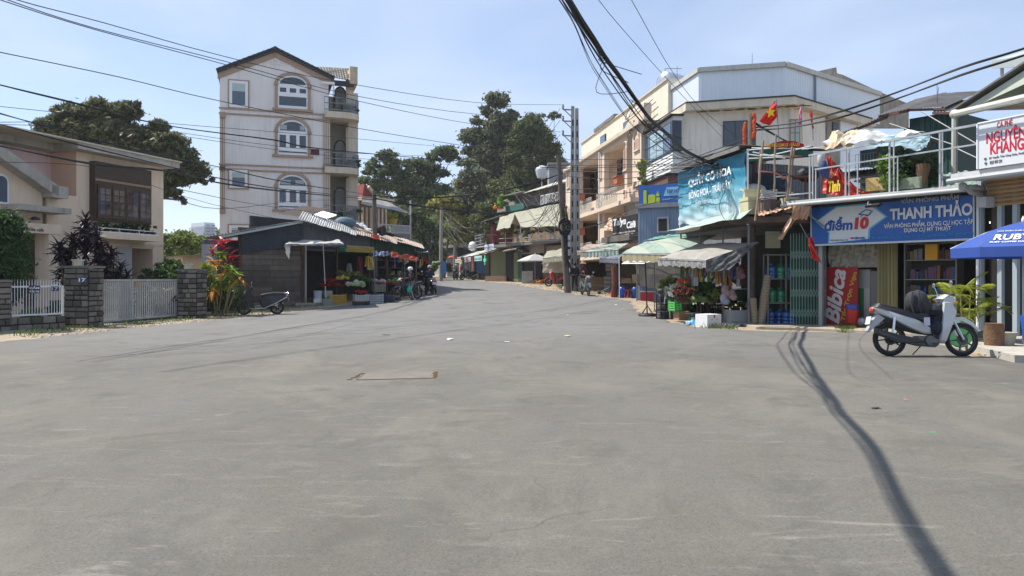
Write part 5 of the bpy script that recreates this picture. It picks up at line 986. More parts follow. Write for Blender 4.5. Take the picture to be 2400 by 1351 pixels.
st('VĂN PHÒNG PHẨM',2112,2248,457,473,flat((.36,.38,.42)),.02);st('THANH THẢO',2087,2280,474,511,lw,.035);st('VĂN PHÒNG PHẨM, DỤNG CỤ HỌC TẬP',2073,2282,515,533,lw,.02);st('DỤNG CỤ MỸ THUẬT',2120,2230,530,545,lw,.02)
st('ĐC: 02 Huyền Trân Công Chúa, P.5, TP. Đà Lạt, Lâm Đồng - ĐT: 0977 467 504',2045,2283,549,557,flat((.03,.32,.6)),.005)
fl=fs.thing('floodlight','small square floodlight hanging in front of the stationery sign','floodlight');u,z=fs.uv(2054,482,-.7);m=MB();m.tube([(u-.15,-.8,zs1-.02),(u-.15,-.85,z+.02),(u-.05,-.85,z+.02)],.02,6);obj('bracket',m,M_steel,fl);m=MB();m.box((u,-.85,z),(.36,.22,.06),(.35,0,0));h=obj('housing',m,M_black,fl);m=MB();m.box((u,-.86,z-.033),(.30,.16,.01),(.35,0,0));obj('lens',m,flat((.55,.52,.45),.3),h)
rl=fs.thing('railing','tall white pipe railing along the top of the shop canopy','railing');zt=zs1+.14;yR=-.7
zr=fs.Z(2000,350,yR);top=zt+1.62;u0=fs.U(1896,yR);u1=fs.U(2299,yR)
M_rail=mat('rail_grey',(.46,.48,.5),.5,.2,var=.3,streak=.35)
def bar(nm,a,b,r=.035,par=rl,mm=M_rail):m=MB();m.bar(a,b,r*1.5);return obj(nm,m,mm,par)
bar('top_rail',(u0,yR,fs.Z(1896,365,yR)),(u1,yR,fs.Z(2299,291,yR)),.035);bar('mid_rail',(fs.U(1910,yR),yR,fs.Z(1915,397,yR)),(u1,yR,fs.Z(2299,337,yR)),.025)
for px in(1898,1982,2085,2203):u=fs.U(px,yR);bar('post',(u,yR,zt),(u,yR,fs.Z(px,366-(px-1896)*.184,yR)),.025)
for px in(1912,2010,2104):u=fs.U(px,yR);bar('post',(u,yR,zt),(u,yR,fs.Z(px,397-(px-1915)*.156,yR)),.018)
for px in(1905,1990,2095,2209):u=fs.U(px,yR+.4);bar('post',(u,yR+.4,zt),(u,yR+.4,fs.Z(px,368-(px-1896)*.184,yR+.4)),.02)
def onf(name,label,cat,px,py,off,mb,m,smooth=False,rz=0,group=None):u,z=fs.uv(px,py,off);return one(name,label,cat,mb,m,group,smooth,fs.w(u,off,z),fs.rz+rz)
c4=lambda pts,off=0:[fs.w(fs.U(px,o),o,fs.Z(px,py,o))for px,py,o in pts]
m=MB();m.cloth(*c4(((1925,455,.0),(1990,461,.1),(1968,395,.3),(1938,360,.3))),14,14,0,.05,2);t=one('banner','torn red banner with yellow script draped inside the canopy railing','banner',m,mat('red_vinyl',(.42,.03,.02),.5,var=.4));
m=MB();m.cloth(*c4(((1985,461,.1),(2045,455,.2),(2010,448,.4),(1962,385,.4))),12,8,0,.05,5);obj('fold',m,mat('red_vinyl',(.42,.03,.02)),t)
a0,a1=fs.U(1942,-.12),fs.U(1970,-.12);text('lettering','Tình',fs.thing('banner_script','yellow script painted on the torn red banner','lettering'),a0,a1,fs.Z(1955,450,-.12),fs.Z(1955,424,-.12),-.14,flat((.75,.6,.05)),.03,shear=.2)
m=MB()
for i in range(5):a=i*1.2566;p=fs.uv(1946,409,-.1);m.tube([(p[0]+.06*math.cos(a)+.04*math.cos(k*.785),-.1,p[1]+.06*math.sin(a)+.04*math.sin(k*.785))for k in range(9)],.008,4)
tag(obj('blossom_print',m,flat((.7,.5,.15)),None,False,fs.loc,fs.rz),'yellow blossom outline printed on the torn red banner','lettering')
m=MB();m.cloth(*c4(((1925,340,.1),(2080,335,.2),(2178,312,.8),(1985,312,1.2))),24,14,-.08,.07,7);one('tarpaulin','crumpled white plastic tarpaulin heaped over the roof railing','tarpaulin',m,mat('white_plastic',(.66,.66,.64),.5,var=.15,trans=.1))
m=MB();m.cloth(*c4(((1928,345,.0),(2000,345,.1),(2018,308,1.0),(1950,312,1.0))),12,8,-.12,.06,12);one('tarpaulin','folded cream canvas on top of the white tarpaulin','tarpaulin',m,mat('cream_canvas',(.55,.50,.36),.85,var=.5,col2=(.42,.25,.12)))
m=MB();m.cloth(*c4(((2015,345,.0),(2165,345,-.1),(2185,320,.8),(2080,325,.9))),20,8,-.1,.05,9);m.cloth(*c4(((2120,352,-.05),(2172,346,-.05),(2180,318,.2),(2110,330,.2))),8,8,0,.04,2);one('tarpaulin','pale blue plastic sheet hanging over the plant shelf','tarpaulin',m,mat('pale_blue_plastic',(.36,.50,.56),.5,trans=.3))
m=MB();m.cloth(*c4(((1945,405,.9),(2065,402,1.1),(2060,396,1.8),(1950,392,1.6))),14,6,0,.02,9);one('metal_sheet','stack of grey roofing sheets stored under the tarpaulin','roof sheet',m,M_galv)
m=MB()
for i in range(5):z=i*.035;m.corr((-.9,0,z),(1.8,0,0),(0,.7,.02),.1,.015)
onf('metal_sheet','loose pile of corrugated sheets on the canopy roof','roof sheet',2005,412,1.0,m,M_galv)
m=MB();m.box((0,0,.18),(.62,.4,.36));o=onf('crate','yellow orange fabric wrapped crate on the canopy roof','crate',2062,448,.2,m,mat('yellow_cloth',(.55,.30,.03),.7,var=.6,scale=6,col2=(.5,.45,.3)),rz=.2)
m=MB();m.bx(-.55,.55,-.18,.18,0,.3);onf('planter_box','grey green trough planter on the canopy roof','planter',2118,446,.25,m,mat('mossy_trough',(.28,.32,.24),.9,var=.4))
p=fs.w(fs.U(2110,.3),.3,fs.Z(2110,425,.3));bush('trailing pea green plants growing out of the roof trough',[(p.x,p.y,p.z,.5,.3,.28),(p.x-.2,p.y,p.z+.45,.3,.3,.35),(p.x-.35,p.y,p.z-.05,.3,.2,.2)],2600,.055,mat('bright_leaf',(.16,.28,.04),.5,isl=.4,trans=.35),(p.x,p.y,zt+.3),'plant',31)
p=fs.w(fs.U(2150,.6),.6,fs.Z(2150,385,.6));bush('dark bushy plants on the shelf behind the railing',[(p.x,p.y,p.z,.5,.4,.45),(p.x-.55,p.y+.2,p.z+.1,.4,.3,.5),(p.x+.3,p.y,p.z-.2,.35,.3,.4),(p.x-.2,p.y,p.z-.5,.6,.3,.2)],5200,.06,mat('midgreen_leaf',(.07,.12,.04),.55,isl=.5,trans=.3),(p.x,p.y,zt),'plant',32)
t=thing('agave_plant','dark spiky plant in a brown pot by the roof railing post','plant',fs.w(fs.U(2163,.2),.2,fs.Z(2163,410,.2)));sp=[blade(.6,.035,.45,mat('spiky_leaf',(.05,.075,.035),.5,objvar=.3))];rosette(t,sp,(0,0,.3),40,3,(-10,85),(.6,1));m=MB();m.lathe([(.09,-.25),(.16,.1),(.17,.28),(.14,.28)],12);obj('pot',m,mat('brown_pot',(.16,.09,.05),.8),t)
sf=fs.thing('plant_shelf','rough wooden shelf of plants behind the canopy railing','shelf');m=MB()
a0,a1=fs.U(2060,.8),fs.U(2180,.8)
for z in(.75,1.45):m.bx(a0,a1,.7,1.4,zt+z,zt+z+.05)
for u in(a0,(a0+a1)/2,a1):m.bx(u-.03,u+.03,.7,.76,zt,zt+1.6)
obj('board',m,M_greywood,sf)
m=MB();c=fs.uv(2032,384,1.2)
for i in range(9):m.bar((c[0]-.35+i*.09,1.2,c[1]-.45),(c[0]-.35+i*.09,1.2,c[1]+.3),.008)
for z in(-.45,-.07,.3):m.bar((c[0]-.37,1.2,c[1]+z),(c[0]+.37,1.2,c[1]+z),.012)
m.bx(c[0]-.4,c[0]+.4,1.2,1.7,c[1]-.5,c[1]-.46);tag(obj('wire_cage',m,M_steel,None,False,fs.loc,fs.rz),'old wire cage standing behind the railing on the canopy roof','cage')
for(px,py,col,lb)in((1925,375,(.5,.5,.5),'white cloth bundle hung at the left end of the canopy railing'),(1930,395,(.04,.06,.2),'dark blue jacket hung at the left end of the canopy railing')):
 u,z=fs.uv(px,py,-.2);m=MB();m.ball((0,0,0),.16,(.8,.6,1.5),10);m.ball((.1,0,-.14),.12,(.8,.6,1.6),8);one('cloth_bundle',lb,'cloth',m,flat(col),None,True,fs.w(u,-.2,z))
dp=lambda px,py,d:P(px,py,d)
def junk(name,label,cat,px,py,d,mb,m,smooth=False,rz=0,group=None):return one(name,label,cat,mb,m,group,smooth,P(px,py,d),rz)
M_cooler=mat('cream_plastic',(.55,.52,.33),.5,var=.2);M_bamboo=mat('bamboo',(.26,.19,.13),.7,var=.5,objvar=.3,streak=.2)
m=MB();m.box((0,0,0),(.62,.5,.42));m.box((0,0,.25),(.66,.54,.1));junk('cooler_box','cream plastic cooler box lying by the banner edge','cooler box',1766,488,22.6,m,M_cooler,rz=.2)
m=MB();m.box((0,0,0),(.55,.42,.36));m.box((0,.0,.2),(.58,.45,.06));junk('cooler_box','open cream cooler box stacked on the cooler by the banner edge','cooler box',1764,463,22.8,m,M_cooler,rz=-.1)
m=MB();m.ball((0,0,0),.38,(1.1,.9,.6),12);junk('plastic_bag','grey plastic covered bundle on top of the coolers','bundle',1765,448,23,m,flat((.4,.4,.38),.4),True)
for(px,py,w_,lb,mm)in((1795,483,.36,'weathered wooden box beside the coolers',M_greywood),(1850,483,.42,'cream plastic bin leaning near the bamboo pole',M_cooler),(1812,490,.3,'small dark wooden box on the deck edge',M_greywood),(1872,488,.3,'low grey board crate near the canopy corner',M_greywood)):
 m=MB();m.box((0,0,0),(w_,.4,.46));m.box((0,-.21,.1),(w_*.98,.02,.02));junk('storage_box',lb,'box',px,py,22.2,m,mm,rz=.15)
m=MB();q=random.Random(8)
for i in range(14):a=q.uniform(0,6.28);m.tube([(.25*math.cos(a+k*.5)*(1+.1*i/14),.2*math.sin(a+k*.5),.02*i+.02*math.sin(k))for k in range(12)],.008,4)
junk('cable_coil','tangled pale cable coil on the wooden box','cable coil',1800,468,22.1,m,flat((.45,.45,.45)))
m=MB();m.cloth((-.5,0,-.5),(.5,0,-.6),(.6,.3,.5),(-.4,.3,.6),8,8,0,.05);junk('folded_chair','dark folded chair leaning on the grey sheet wall','chair',1805,445,23.2,m,flat((.02,.04,.06)))
m=MB()
for x in(-.25,.25):m.tube([(x,0,-.45),(x*.9,.1,.1),(x*.8,.15,.5)],.018,5)
m.tube([(-.2,.15,.5),(.2,.15,.5)],.018,5);m.bx(-.24,.24,-.2,.12,-.05,0);junk('chair','white metal chair standing among the deck clutter','chair',1835,452,22.9,m,M_white)
m=MB();m.ball((0,0,0),.3,(1.2,.8,.8),10);junk('cloth_bundle','black ragged bundle beside the canopy railing','bundle',1893,410,22.6,m,M_black,True)
m=MB();m.bx(-.5,.4,-.2,.3,0,.05);m.bar((.1,0,0),(.1,0,-.9),.05);junk('work_table','small rusty table top on one leg beside the black bundle','table',1880,418,22.4,m,mat('rust',(.16,.07,.04),.9))
for i,((x0,y0),(x1,y1),r)in enumerate((((1770,518),(1789,330),.035),((1778,505),(1782,352),.03),((1812,482),(1819,316),.03),((1839,498),(1857,345),.035),((1848,480),(1862,350),.025),((1852,455),(1857,498),.03))):
 m=MB();a,b=P(x0,y0,21.9+(i%3)*.12),P(x1,y1,22.1+(i%3)*.12);m.tube([a,a.lerp(b,.33)+V((.02,0,0)),a.lerp(b,.66)-V((.015,0,0)),b],r,7)
 one('bamboo_pole',['leftmost leaning bamboo pole on the deck','thin pole right behind the leftmost bamboo','upright middle bamboo pole on the deck','leaning bamboo pole right of the middle one','thin pole behind the right leaning bamboo','short dark plank stump near the deck edge'][i],'pole',m,M_bamboo,'bamboo poles standing on the shop deck')
for i,((x0,y0),(x1,y1))in enumerate((((1782,364),(1850,368)),((1835,365),(1878,367)),((1783,402),(1845,420)),((1820,404),(1865,420)),((1775,465),(1905,452)),((1850,468),(1900,465)))):
 m=MB();a,b=P(x0,y0,21.95),P(x1,y1,22.05);m.tube([a,a.lerp(b,.5)+V((0,0,.08 if i in(2,3)else 0)),b],.022,6);one('cross_bar',['white cross pole tied near the bamboo tops','reddish cross bar beside the white one','thin red hose arching between the bamboo poles','black hose arching to the table','pale pipe rail low over the deck edge','short grey pipe at the canopy corner'][i],'pole',m,(M_white,mat('redwood',(.3,.1,.06),.8),flat((.45,.15,.13)),M_black,M_white,M_steel)[i])
m=MB();q=random.Random(12)
for i in range(9):
 a=P(1778+i*14,505-i*3.5,21.6);m.cloth(a,a+V((.22,0,.02)),a+V((.35,.5,.15)),a+V((.1,.5,.15)),3,3,0,.02,i)
 if i>4:b=P(1862+(i-6)*9,512,21.5);m.cloth(b,b+V((.12,0,-.05)),b+V((.25,-.1,.35)),b+V((.05,-.1,.35)),3,3,0,.03,i)
one('torn_cloth','torn orange and cream canvas strips along the deck edge','tarpaulin',m,mat('torn_canvas',(.5,.40,.28),.85,var=.9,scale=3,col2=(.48,.16,.06)))
m=MB();m.cloth(P(1822,560,21.4),P(1834,563,21.4),P(1868,508,21.6),P(1855,505,21.6),4,8,0,.04,3);one('torn_cloth','long twisted orange rag hanging off the deck corner','tarpaulin',m,mat('torn_canvas',(.5,.4,.3)))
#  café on the far right
cA,cB=fs.w(SL+.12,0,0),V((13.6,13.2));fcf=Fac(cA.xy,cB);CL=fcf.len
cf=fcf.thing('cafe','open fronted café with pale steel posts under a green gable roof','cafe')
zg=fcf.Z(2230,425,-1.2)
M_pgreen=mat('pale_green_render',(.42,.50,.40),.85,var=.15,streak=.15);M_post=mat('bluegrey_post',(.34,.40,.44),.55,streak=.2)
g0,g1=fcf.uv(2235,415,-1.0),fcf.uv(2470,372,-1.0)
m=MB();m.hexa([(g0[0],-1.1,g0[1]-.1),(g1[0],-1.1,g0[1]-.1),(g1[0],.2,g0[1]-.05),(g0[0],.2,g0[1]-.05),(g0[0],-1.1,g0[1]+.06),(g1[0],-1.1,g0[1]+.06),(g1[0],.2,g0[1]+.2),(g0[0],.2,g0[1]+.2)]);obj('canopy_edge',m,mat('canopy_white',(.55,.55,.55),.6,streak=.2),cf)
m=MB();m.tube([(g0[0],-1.2,g0[1]-.12),(g1[0],-1.2,g0[1]-.12)],.06,8);obj('gutter',m,mat('pvc_grey',(.4,.41,.41),.5),cf,True)
a,b,c_,d=fs.w(fs.U(2105,-.2),-.2,3.62),fs.w(SL+.3,-.5,3.66),P(2330,360,19.5),P(2240,372,23.5)
t=thing('green_roof','sloping pale green sheet roof between the deck railing and the café sign','roof');du=b-a;roofsheets(t,a,du,V((1.3,2.6,.75)),5,mat('mossy_green_sheet',(.24,.33,.28),.6,var=.4,streak=.5),.18,.03,.02,3,trap=True)
m=MB();k0,k1=fcf.U(2308),fcf.U(2480);zr0=fcf.Z(2310,455);m.bx(k0-.1,k1,.05,.25,zr0-.02,g0[1]);shu=obj('shutter_box',m,M_concd,cf)
for i in range(11):m=MB();z=fcf.Z(2330,480)+i*.1;m.tube([(k0+.1,-.02,z),(k1,-.02,z)],.048,5);obj('shutter_slat',m,mat('wooden_shutter',(.42,.27,.13),.55,var=.2,objvar=.25),shu)
for px in(2296,2344,2380):u=fcf.U(px);m=MB();m.bx(u-.055,u+.055,-.03,.08,.08,g0[1]);obj('post',m,M_post,cf)
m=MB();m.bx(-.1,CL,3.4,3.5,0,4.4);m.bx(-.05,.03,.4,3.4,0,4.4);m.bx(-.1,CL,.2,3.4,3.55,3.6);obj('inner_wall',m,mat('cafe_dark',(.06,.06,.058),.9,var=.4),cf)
a=fcf.rect(2310,463,2328,487,-.1);m=MB();m.bx(a[0],a[1],-.35,-.05,a[2],a[3]);obj('meter_box',m,flat((.45,.45,.47)),cf)
for i,(px,py)in enumerate(((2352,512),(2324,522))):a=fcf.uv(px,py,2.5);m=MB();m.box((a[0],2.5,a[1]),(.13 if i==0 else.06,)*3);tag(obj('lamp',m,mat('lit_lamp',(1,.97,.9),.5,emit=6),None,False,fcf.loc,fcf.rz),['glowing square lamp inside the dark café','smaller glowing lamp left of the square café lamp'][i],'lamp')
ky=fcf.thing('cafe_sign','white café sign with bold red lettering over the café canopy','sign');a=(fcf.U(2296,-1.1),fcf.U(2470,-1.1));z1,z0=fcf.Z(2296,292,-1.1),fcf.Z(2310,391,-1.1);z0=g0[1]+.08;m=MB();m.bx(a[0],a[1],-1.15,-1.05,z0,z1);obj('board',m,mat('sign_white',(.62,.64,.65),.5,var=.05),ky);m=MB();m.bx(a[0]-.03,a[0],-1.17,-1.04,z0,z1);m.bx(a[0],a[1],-1.17,-1.04,z1,z1+.03);obj('frame',m,M_white,ky)
W,H=a[1]-a[0],z1-z0;redm=flat((.55,.012,.04),.4);X=lambda px,y=-1.15:fcf.U(px,y)
def kt(body,px0,px1,f0,f1,mm=redm,b=.03):text('lettering',body,ky,X(px0),X(px1),z0+H*f0,z0+H*f1,-1.155,mm,b)
kt('CÀ PHÊ',2337,2373,.83,.99,redm,.005);kt('NGUYÊN',2312,2404,.53,.83,redm,.02);kt('KHANG',2321,2400,.28,.53,redm,.02);kt('2/1 Huyền Trân Công Chúa, Phường Lam Sơn',2318,2430,.17,.24,flat((.15,.15,.16)),0);kt('0327 097 294',2320,2349,.07,.14,flat((.15,.15,.16)),0)
m=MB();m.tube([(X(2310),-1.158,z0+H*.2),(X(2310)+.001,-1.164,z0+H*.2)],.03,10);m.tube([(X(2311),-1.158,z0+H*.1),(X(2311)+.001,-1.164,z0+H*.1)],.03,10);obj('icon',m,flat((.1,.1,.1)),ky)
f=Fac(pt(2215,22.5),pt(2480,16.5));up=f.thing('cafe_upper_house','pale green gabled upper storey over the café','house')
e0=f.uv(2252,262);r0=f.uv(2400,163);r1=f.uv(2520,110)
m=MB();m.poly([(e0[0]+.6,e0[1]),(r1[0],e0[1]),(r1[0],r1[1]-.1),(r0[0],r0[1]-.2)],.1,4);obj('gable',m,M_pgreen,up)
for k,(dz,mm,y0,y1)in enumerate(((0,flat((.5,.53,.44)),-.1,.1),(.12,M_tin,-.25,4))):m=MB();m.poly([(e0[0]-.1,e0[1]-.05+dz),(e0[0]+.5,e0[1]-.1+dz),(r1[0]+.2,r1[1]-.35+dz),(r1[0],r1[1]+.12+dz)]if k==0 else[(e0[0]-.1,e0[1]+.02),(r1[0],r1[1]+.2),(r1[0],r1[1]+.25),(e0[0]-.1,e0[1]+.07)],y0,y1);obj('verge' if k==0 else 'roof',m,mm,up)
a,b=f.uv(2238,268,-.9),f.uv(2480,212,-.9);m=MB();m.tube([(a[0],-.9,a[1]),(b[0],-.9,b[1])],.09,8);m.tube([(a[0],-.9,a[1]),(a[0]-.05,-.9,3.7)],.08,8);m.ball((a[0],-.9,a[1]),.13);obj('gutter',m,mat('pipe_cream',(.5,.5,.45),.5,streak=.3),up,True)
m=MB();m.hexa([(a[0],-.9,a[1]),(b[0],-.9,b[1]),(b[0],.1,b[1]+.1),(a[0],.1,a[1]+.1),(a[0],-.9,a[1]+.05),(b[0],-.9,b[1]+.05),(b[0],.1,b[1]+.15),(a[0],.1,a[1]+.15)]);m.bx(a[0],b[0],.8,.9,3.5,a[1]+.4);obj('dark_wall',m,mat('dark_green_wall',(.03,.05,.045),.8,stripe=(0,.2,(.022,.04,.035))),up)
f2=Fac(pt(2310,24),pt(2480,18));a,b=f2.uv(2325,150),f2.uv(2480,118);c=f2.uv(2325,162);m=MB();m.hexa([(a[0],0,c[1]),(b[0],0,b[1]-.3),(b[0],2,b[1]-.3),(a[0],2,c[1]),(a[0],0,a[1]+.1),(b[0],0,b[1]),(b[0],2,b[1]+.5),(a[0],2,a[1]+.6)]);t=f2.thing('upper_roof','pale grey roof corner on a thin post at the right edge','roof');obj('roof',m,mat('fascia_grey',(.36,.40,.40),.6),t);m=MB();u=f2.U(2331);m.tube([(u,.2,f2.Z(2331,200)),(u,.2,c[1])],.05,8);obj('post',m,M_white,t)
f=Fac(pt(2030,27),pt(2240,24.5));t=f.thing('sheet_shed','dark green corrugated upper shed with old tin roofs behind the railing','shed')
a=f.rect(2045,262,2236,430);z1=f.Z(2230,258);m=MB();m.bx(a[0]-.5,a[1],.05,3,3.2,z1-.9);m.bx(f.U(2130),a[1],.05,3,z1-.9,z1-.05);obj('wall',m,flat((.02,.05,.045)),t)
for i in range(5):m=MB();u0=a[0]+(a[1]-a[0])*i/5;m.trap((u0,.03,3.2),((a[1]-a[0])/5,0,0),(0,0,(z1-(1.3 if i==0 else.85 if i==1 else.35 if i==2 else.1))-3.2),.16,.025);obj('wall_sheet',m,mat('green_sheet',(.025,.075,.065),.5,.2,var=.3,streak=.2),t)
for(x0,y0,x1,y1,dd,n,sd)in((1945,325,2080,271,1.4,4,1),(2058,272,2130,256,2.4,3,2),(2127,255,2215,252,2.2,3,3),(2185,262,2240,262,1.5,2,4)):
 p0,p1=f.uv(x0,y0,-.6),f.uv(x1,y1,-.6);roofsheets(t,(p0[0],-.6,p0[1]),(p1[0]-p0[0],0,p1[1]-p0[1]),(.1,dd,dd*.36),n,M_tin,.1,.02,.04,sd);m=MB();m.bar((p0[0],-.58,p0[1]-.05),(p1[0],-.58,p1[1]-.05),.05,.08);obj('roof_beam',m,mat('redbrown_beam',(.12,.06,.05),.8),t)
m=MB();
for(x0,y0,x1,y1)in((2160,262,2310,350),(2085,290,2250,345),(2235,345,2320,385)):p,q_=f.uv(x0,y0,-1),f.uv(x1,y1,-1.5);m.tube([(p[0],-1,p[1]),(q_[0],-1.5,q_[1])],.02,5)
obj('stay_pipe',m,flat((.4,.4,.37)),t)
m=MB();p,q_=f.uv(2198,258,0),f.uv(2196,198,0);m.tube([(p[0],0,p[1]),(q_[0],0,q_[1])],.01,4);p,q_=f.uv(2194,250,0),f.uv(2200,205,0);m.tube([(p[0],0,p[1]),(q_[0],0,q_[1])],.01,4);obj('aerial',m,M_steel,t)
#  café steps
M_step=mat('step_concrete',(.45,.42,.36),.9,var=.3,bump=.3)
slab('step',[(8.75,13.0),(16,12.2),(16,17.2),(9.6,17.2),(9.2,15)],-.1,.14,M_step,None,'low concrete step in front of the café at the right edge','step')
#  houses along the bend
M_tarpc=mat('cream_tarp',(.40,.40,.31),.75,var=.3,scale=.7,streak=.3,trans=.25)
f=Fac(pt(1150,71),pt(1332,57));t=f.thing('balcony_house','shabby house with cream balcony blinds, plants and dark shutters at the bend','house')
zr=lambda px,py,o=0:f.uv(px,py,o)
u0,z_=zr(1150,0);z3=zr(1250,568)[1];m=MB();m.bx(0,f.len,.6,8,.5,z3);obj('wall',m,mat('brown_render',(.20,.16,.12),.9,var=.5,streak=.5),t)
m=MB();m.bx(f.U(1165),f.len,1.6,8,z3,zr(1250,480)[1]);obj('upper_wall',m,mat('ochre_wall',(.32,.22,.13),.9,var=.5,streak=.4),t)
m=MB();m.bx(f.U(1160),f.len,-.9,1.6,z3-.25,z3);obj('balcony_slab',m,M_concd,t)
for(x0,y0,x1,y1,x2,y2,x3,y3)in((1204,497,1312,478,1318,530,1222,533),(1172,510,1208,498,1196,533,1163,540)):
 m=MB();pp=[(zr(x,y,o)[0],o,zr(x,y,o)[1])for x,y,o in((x3,y3,-1.7),(x2,y2,-1.7),(x1,y1,.3),(x0,y0,.3))];m.cloth(*pp,14,8,.08,.03,x0);obj('blind',m,M_tarpc,t)
m=MB()
for py in(552,562):a,b=zr(1170,py+8,-.9),zr(1325,py,-.9);m.bar((a[0],-.9,a[1]),(b[0],-.9,b[1]),.05)
for px in(1185,1220,1262,1300):u=f.U(px,-.9);m.bar((u,-.9,z3),(u,-.9,z3+1.0+(.6 if px==1220 else 0)),.05)
obj('railing',m,flat((.4,.4,.38)),t)
for i in range(5):m=MB();p=zr(1222+i*22,556,-1.0);m.lathe([(.12,-.15),(.2,.2),(.16,.2)],8,(p[0],-1.05,p[1]));obj('flower_pot',m,flat((.6,.6,.58)),t)
bb=[];
for i in range(16):px=1175+i*9.5;p=f.w(f.U(px),.1,f.Z(px,545-(i%3)*8));bb.append((p.x,p.y,p.z,.45,.4,.5))
p=f.w(f.U(1168),-1.2,0)
for py in range(525,560,8):bb.append((p.x,p.y,f.Z(1168,py,-1.2),.3,.3,.4))
tree('balcony_plants','dense potted plants and creepers on the cream curtained balcony',(f.w(f.U(1240),.1,0).x,f.w(f.U(1240),.1,0).y,z3),bb,7000,.13,leafmat('dusty_leaf',(.09,.12,.035),(.2,.19,.06),.5),.04,41,None,'plant',limbs=False)
a0=zr(1200,470,1.6);m=MB();m.bx(f.U(1165,2),f.U(1320,2),2,7,zr(1250,482,2)[1],zr(1250,448,2)[1]);obj('roof_hut',m,mat('hut_wall',(.25,.24,.22),.9,var=.5,streak=.4),t)
p0,p1=zr(1212,458,.8),zr(1305,455,.8);roofsheets(t,(p0[0],.8,p0[1]),(p1[0]-p0[0],0,.1),(1.2,3.5,1.25),4,mat('cream_sheet',(.5,.49,.42),.6,var=.3),.14,.02,.05,6)
m=MB();a=f.rect(1186,480,1228,494,1.0);m.bx(a[0],a[1],.95,1.0,a[2],a[3]);obj('panel',m,flat((.02,.13,.11)),t)
m=MB();a=f.rect(1268,455,1310,477,.6)
for i in range(13):x=a[0]+(a[1]-a[0])*i/12;m.bar((x,.6,a[2]),(x,.6,a[3]),.05)
for z in(a[2],a[3]):m.bar((a[0],.6,z),(a[1],.6,z),.05)
obj('railing',m,M_white,t)
m=MB();a=zr(1188,462,1),zr(1232,461,1);m.bx(a[0][0]-.6,a[1][0],.6,3,a[0][1],a[0][1]+.12);obj('roof',m,M_tin,t)
p=f.w(f.U(1190,1),1,f.Z(1190,468,1));bush('bright green leafy vine on the roof terrace of the balcony house',[(p.x,p.y,p.z,.9,.5,.3),(p.x+.9,p.y,p.z+.5,.8,.5,.35),(p.x-.4,p.y,p.z-.5,.7,.5,.3)],2200,.15,mat('bright_leaf',(.16,.28,.04)),(p.x,p.y,p.z-1),'plant',44)
p=f.w(f.U(1168,.5),.5,f.Z(1168,486,.5));m=MB();q=random.Random(3)
for i in range(14):m.ball((q.uniform(-.35,.35),q.uniform(-.2,.2),q.uniform(-.15,.15)),.16,(1,1,.7),6)
one('flowers','cluster of bright orange flowers on the roof terrace','flowers',m,flat((.85,.16,.02)),loc=p)
m=MB();a=f.rect(1225,565,1277,595,-.2);m.bx(a[0],a[1],-.25,-.2,a[2],a[3]);obj('panel',m,mat('brown_blind',(.25,.19,.15),.8,stripe=(2,.12,(.2,.15,.12))),t)
m=MB();a=f.rect(1280,575,1330,640,-.2);m.bx(a[0],a[1],-.2,.6,a[2],a[3]);obj('plank_wall',m,mat('tan_boards',(.30,.22,.14),.9,var=.5,stripe=(2,.25,(.24,.17,.11))),t)
for(x0,x1,mm,yt)in((1152,1170,mat('mossy_shutter',(.20,.21,.12),.8,var=.5,stripe=(0,.3,(.16,.17,.09))),585),(1170,1187,mat('mossy_shutter',(.2,.21,.12)),588),(1187,1206,M_dark,590),(1206,1216,mat('mossy_shutter',(.2,.21,.12)),592),(1216,1226,M_cgreen,590),(1230,1270,M_dark,592)):
 a=f.rect(x0,yt,x1,655,.5);m=MB();m.bx(a[0],a[1]-.03,.42,.58,.3,a[3]);obj('shutter',m,mm,t)
p0,p1=zr(1178,590,-1),zr(1210,583,-1);roofsheets(t,(p0[0],-1,p0[1]),(p1[0]-p0[0],0,.15),(.6,1.5,.7),3,mat('old_asbestos',(.34,.28,.25),.9,var=.5,streak=.4),.3,.05,.03,9)
m=MB();a=zr(1205,575,-.6),zr(1232,590,-.6);m.hexa([(a[0][0],-.9,a[0][1]-.1),(a[1][0],-.9,a[1][1]-.1),(a[1][0],.6,a[1][1]),(a[0][0],.6,a[0][1]),(a[0][0],-.9,a[0][1]),(a[1][0],-.9,a[1][1]),(a[1][0],.6,a[1][1]+.1),(a[0][0],.6,a[0][1]+.1)]);obj('lean_to_roof',m,M_black,t)
M_ptarp=mat('pinkish_tarp',(.46,.37,.32),.75,var=.2,trans=.2)
def aw4(name,label,pts,m,seed,**k):return awning(name,label,[P(*p)for p in pts],m,seed,**k)
aw4('awning','long cream awning sloping over the stalls left of the tall pole',((1272,605,54),(1322,600,52),(1330,580,55),(1282,590,57)),M_tarpc,11,valance=(.35,M_tarpc));m=MB();a=(P(1272,606,55),P(1325,604,54),P(1325,640,54),P(1272,640,55));m.cloth(a[3],a[2],a[1],a[0],8,6,0,.03,4);one('curtain','beige sheet wall hanging under the cream awning','curtain',m,mat('beige_sheet',(.42,.38,.32),.85,var=.3))
aw4('awning','pinkish tarp awning right of the tall pole',((1352,588,43.5),(1405,592,42),(1440,568,46),(1372,575,48)),M_ptarp,12,valance=(.25,M_ptarp))
aw4('awning','pale green striped awning under the black café banner',((1370,590,41.5),(1450,584,39.6),(1495,556,42),(1440,562,45)),mat('green_stripe_tarp',(.34,.42,.35),.75,var=.3,trans=.2,stripe=(0,.9,(.38,.43,.36))),13,valance=(.32,mat('striped_valance',(.17,.26,.22),.8,stripe=(0,.16,(.36,.4,.36)))))
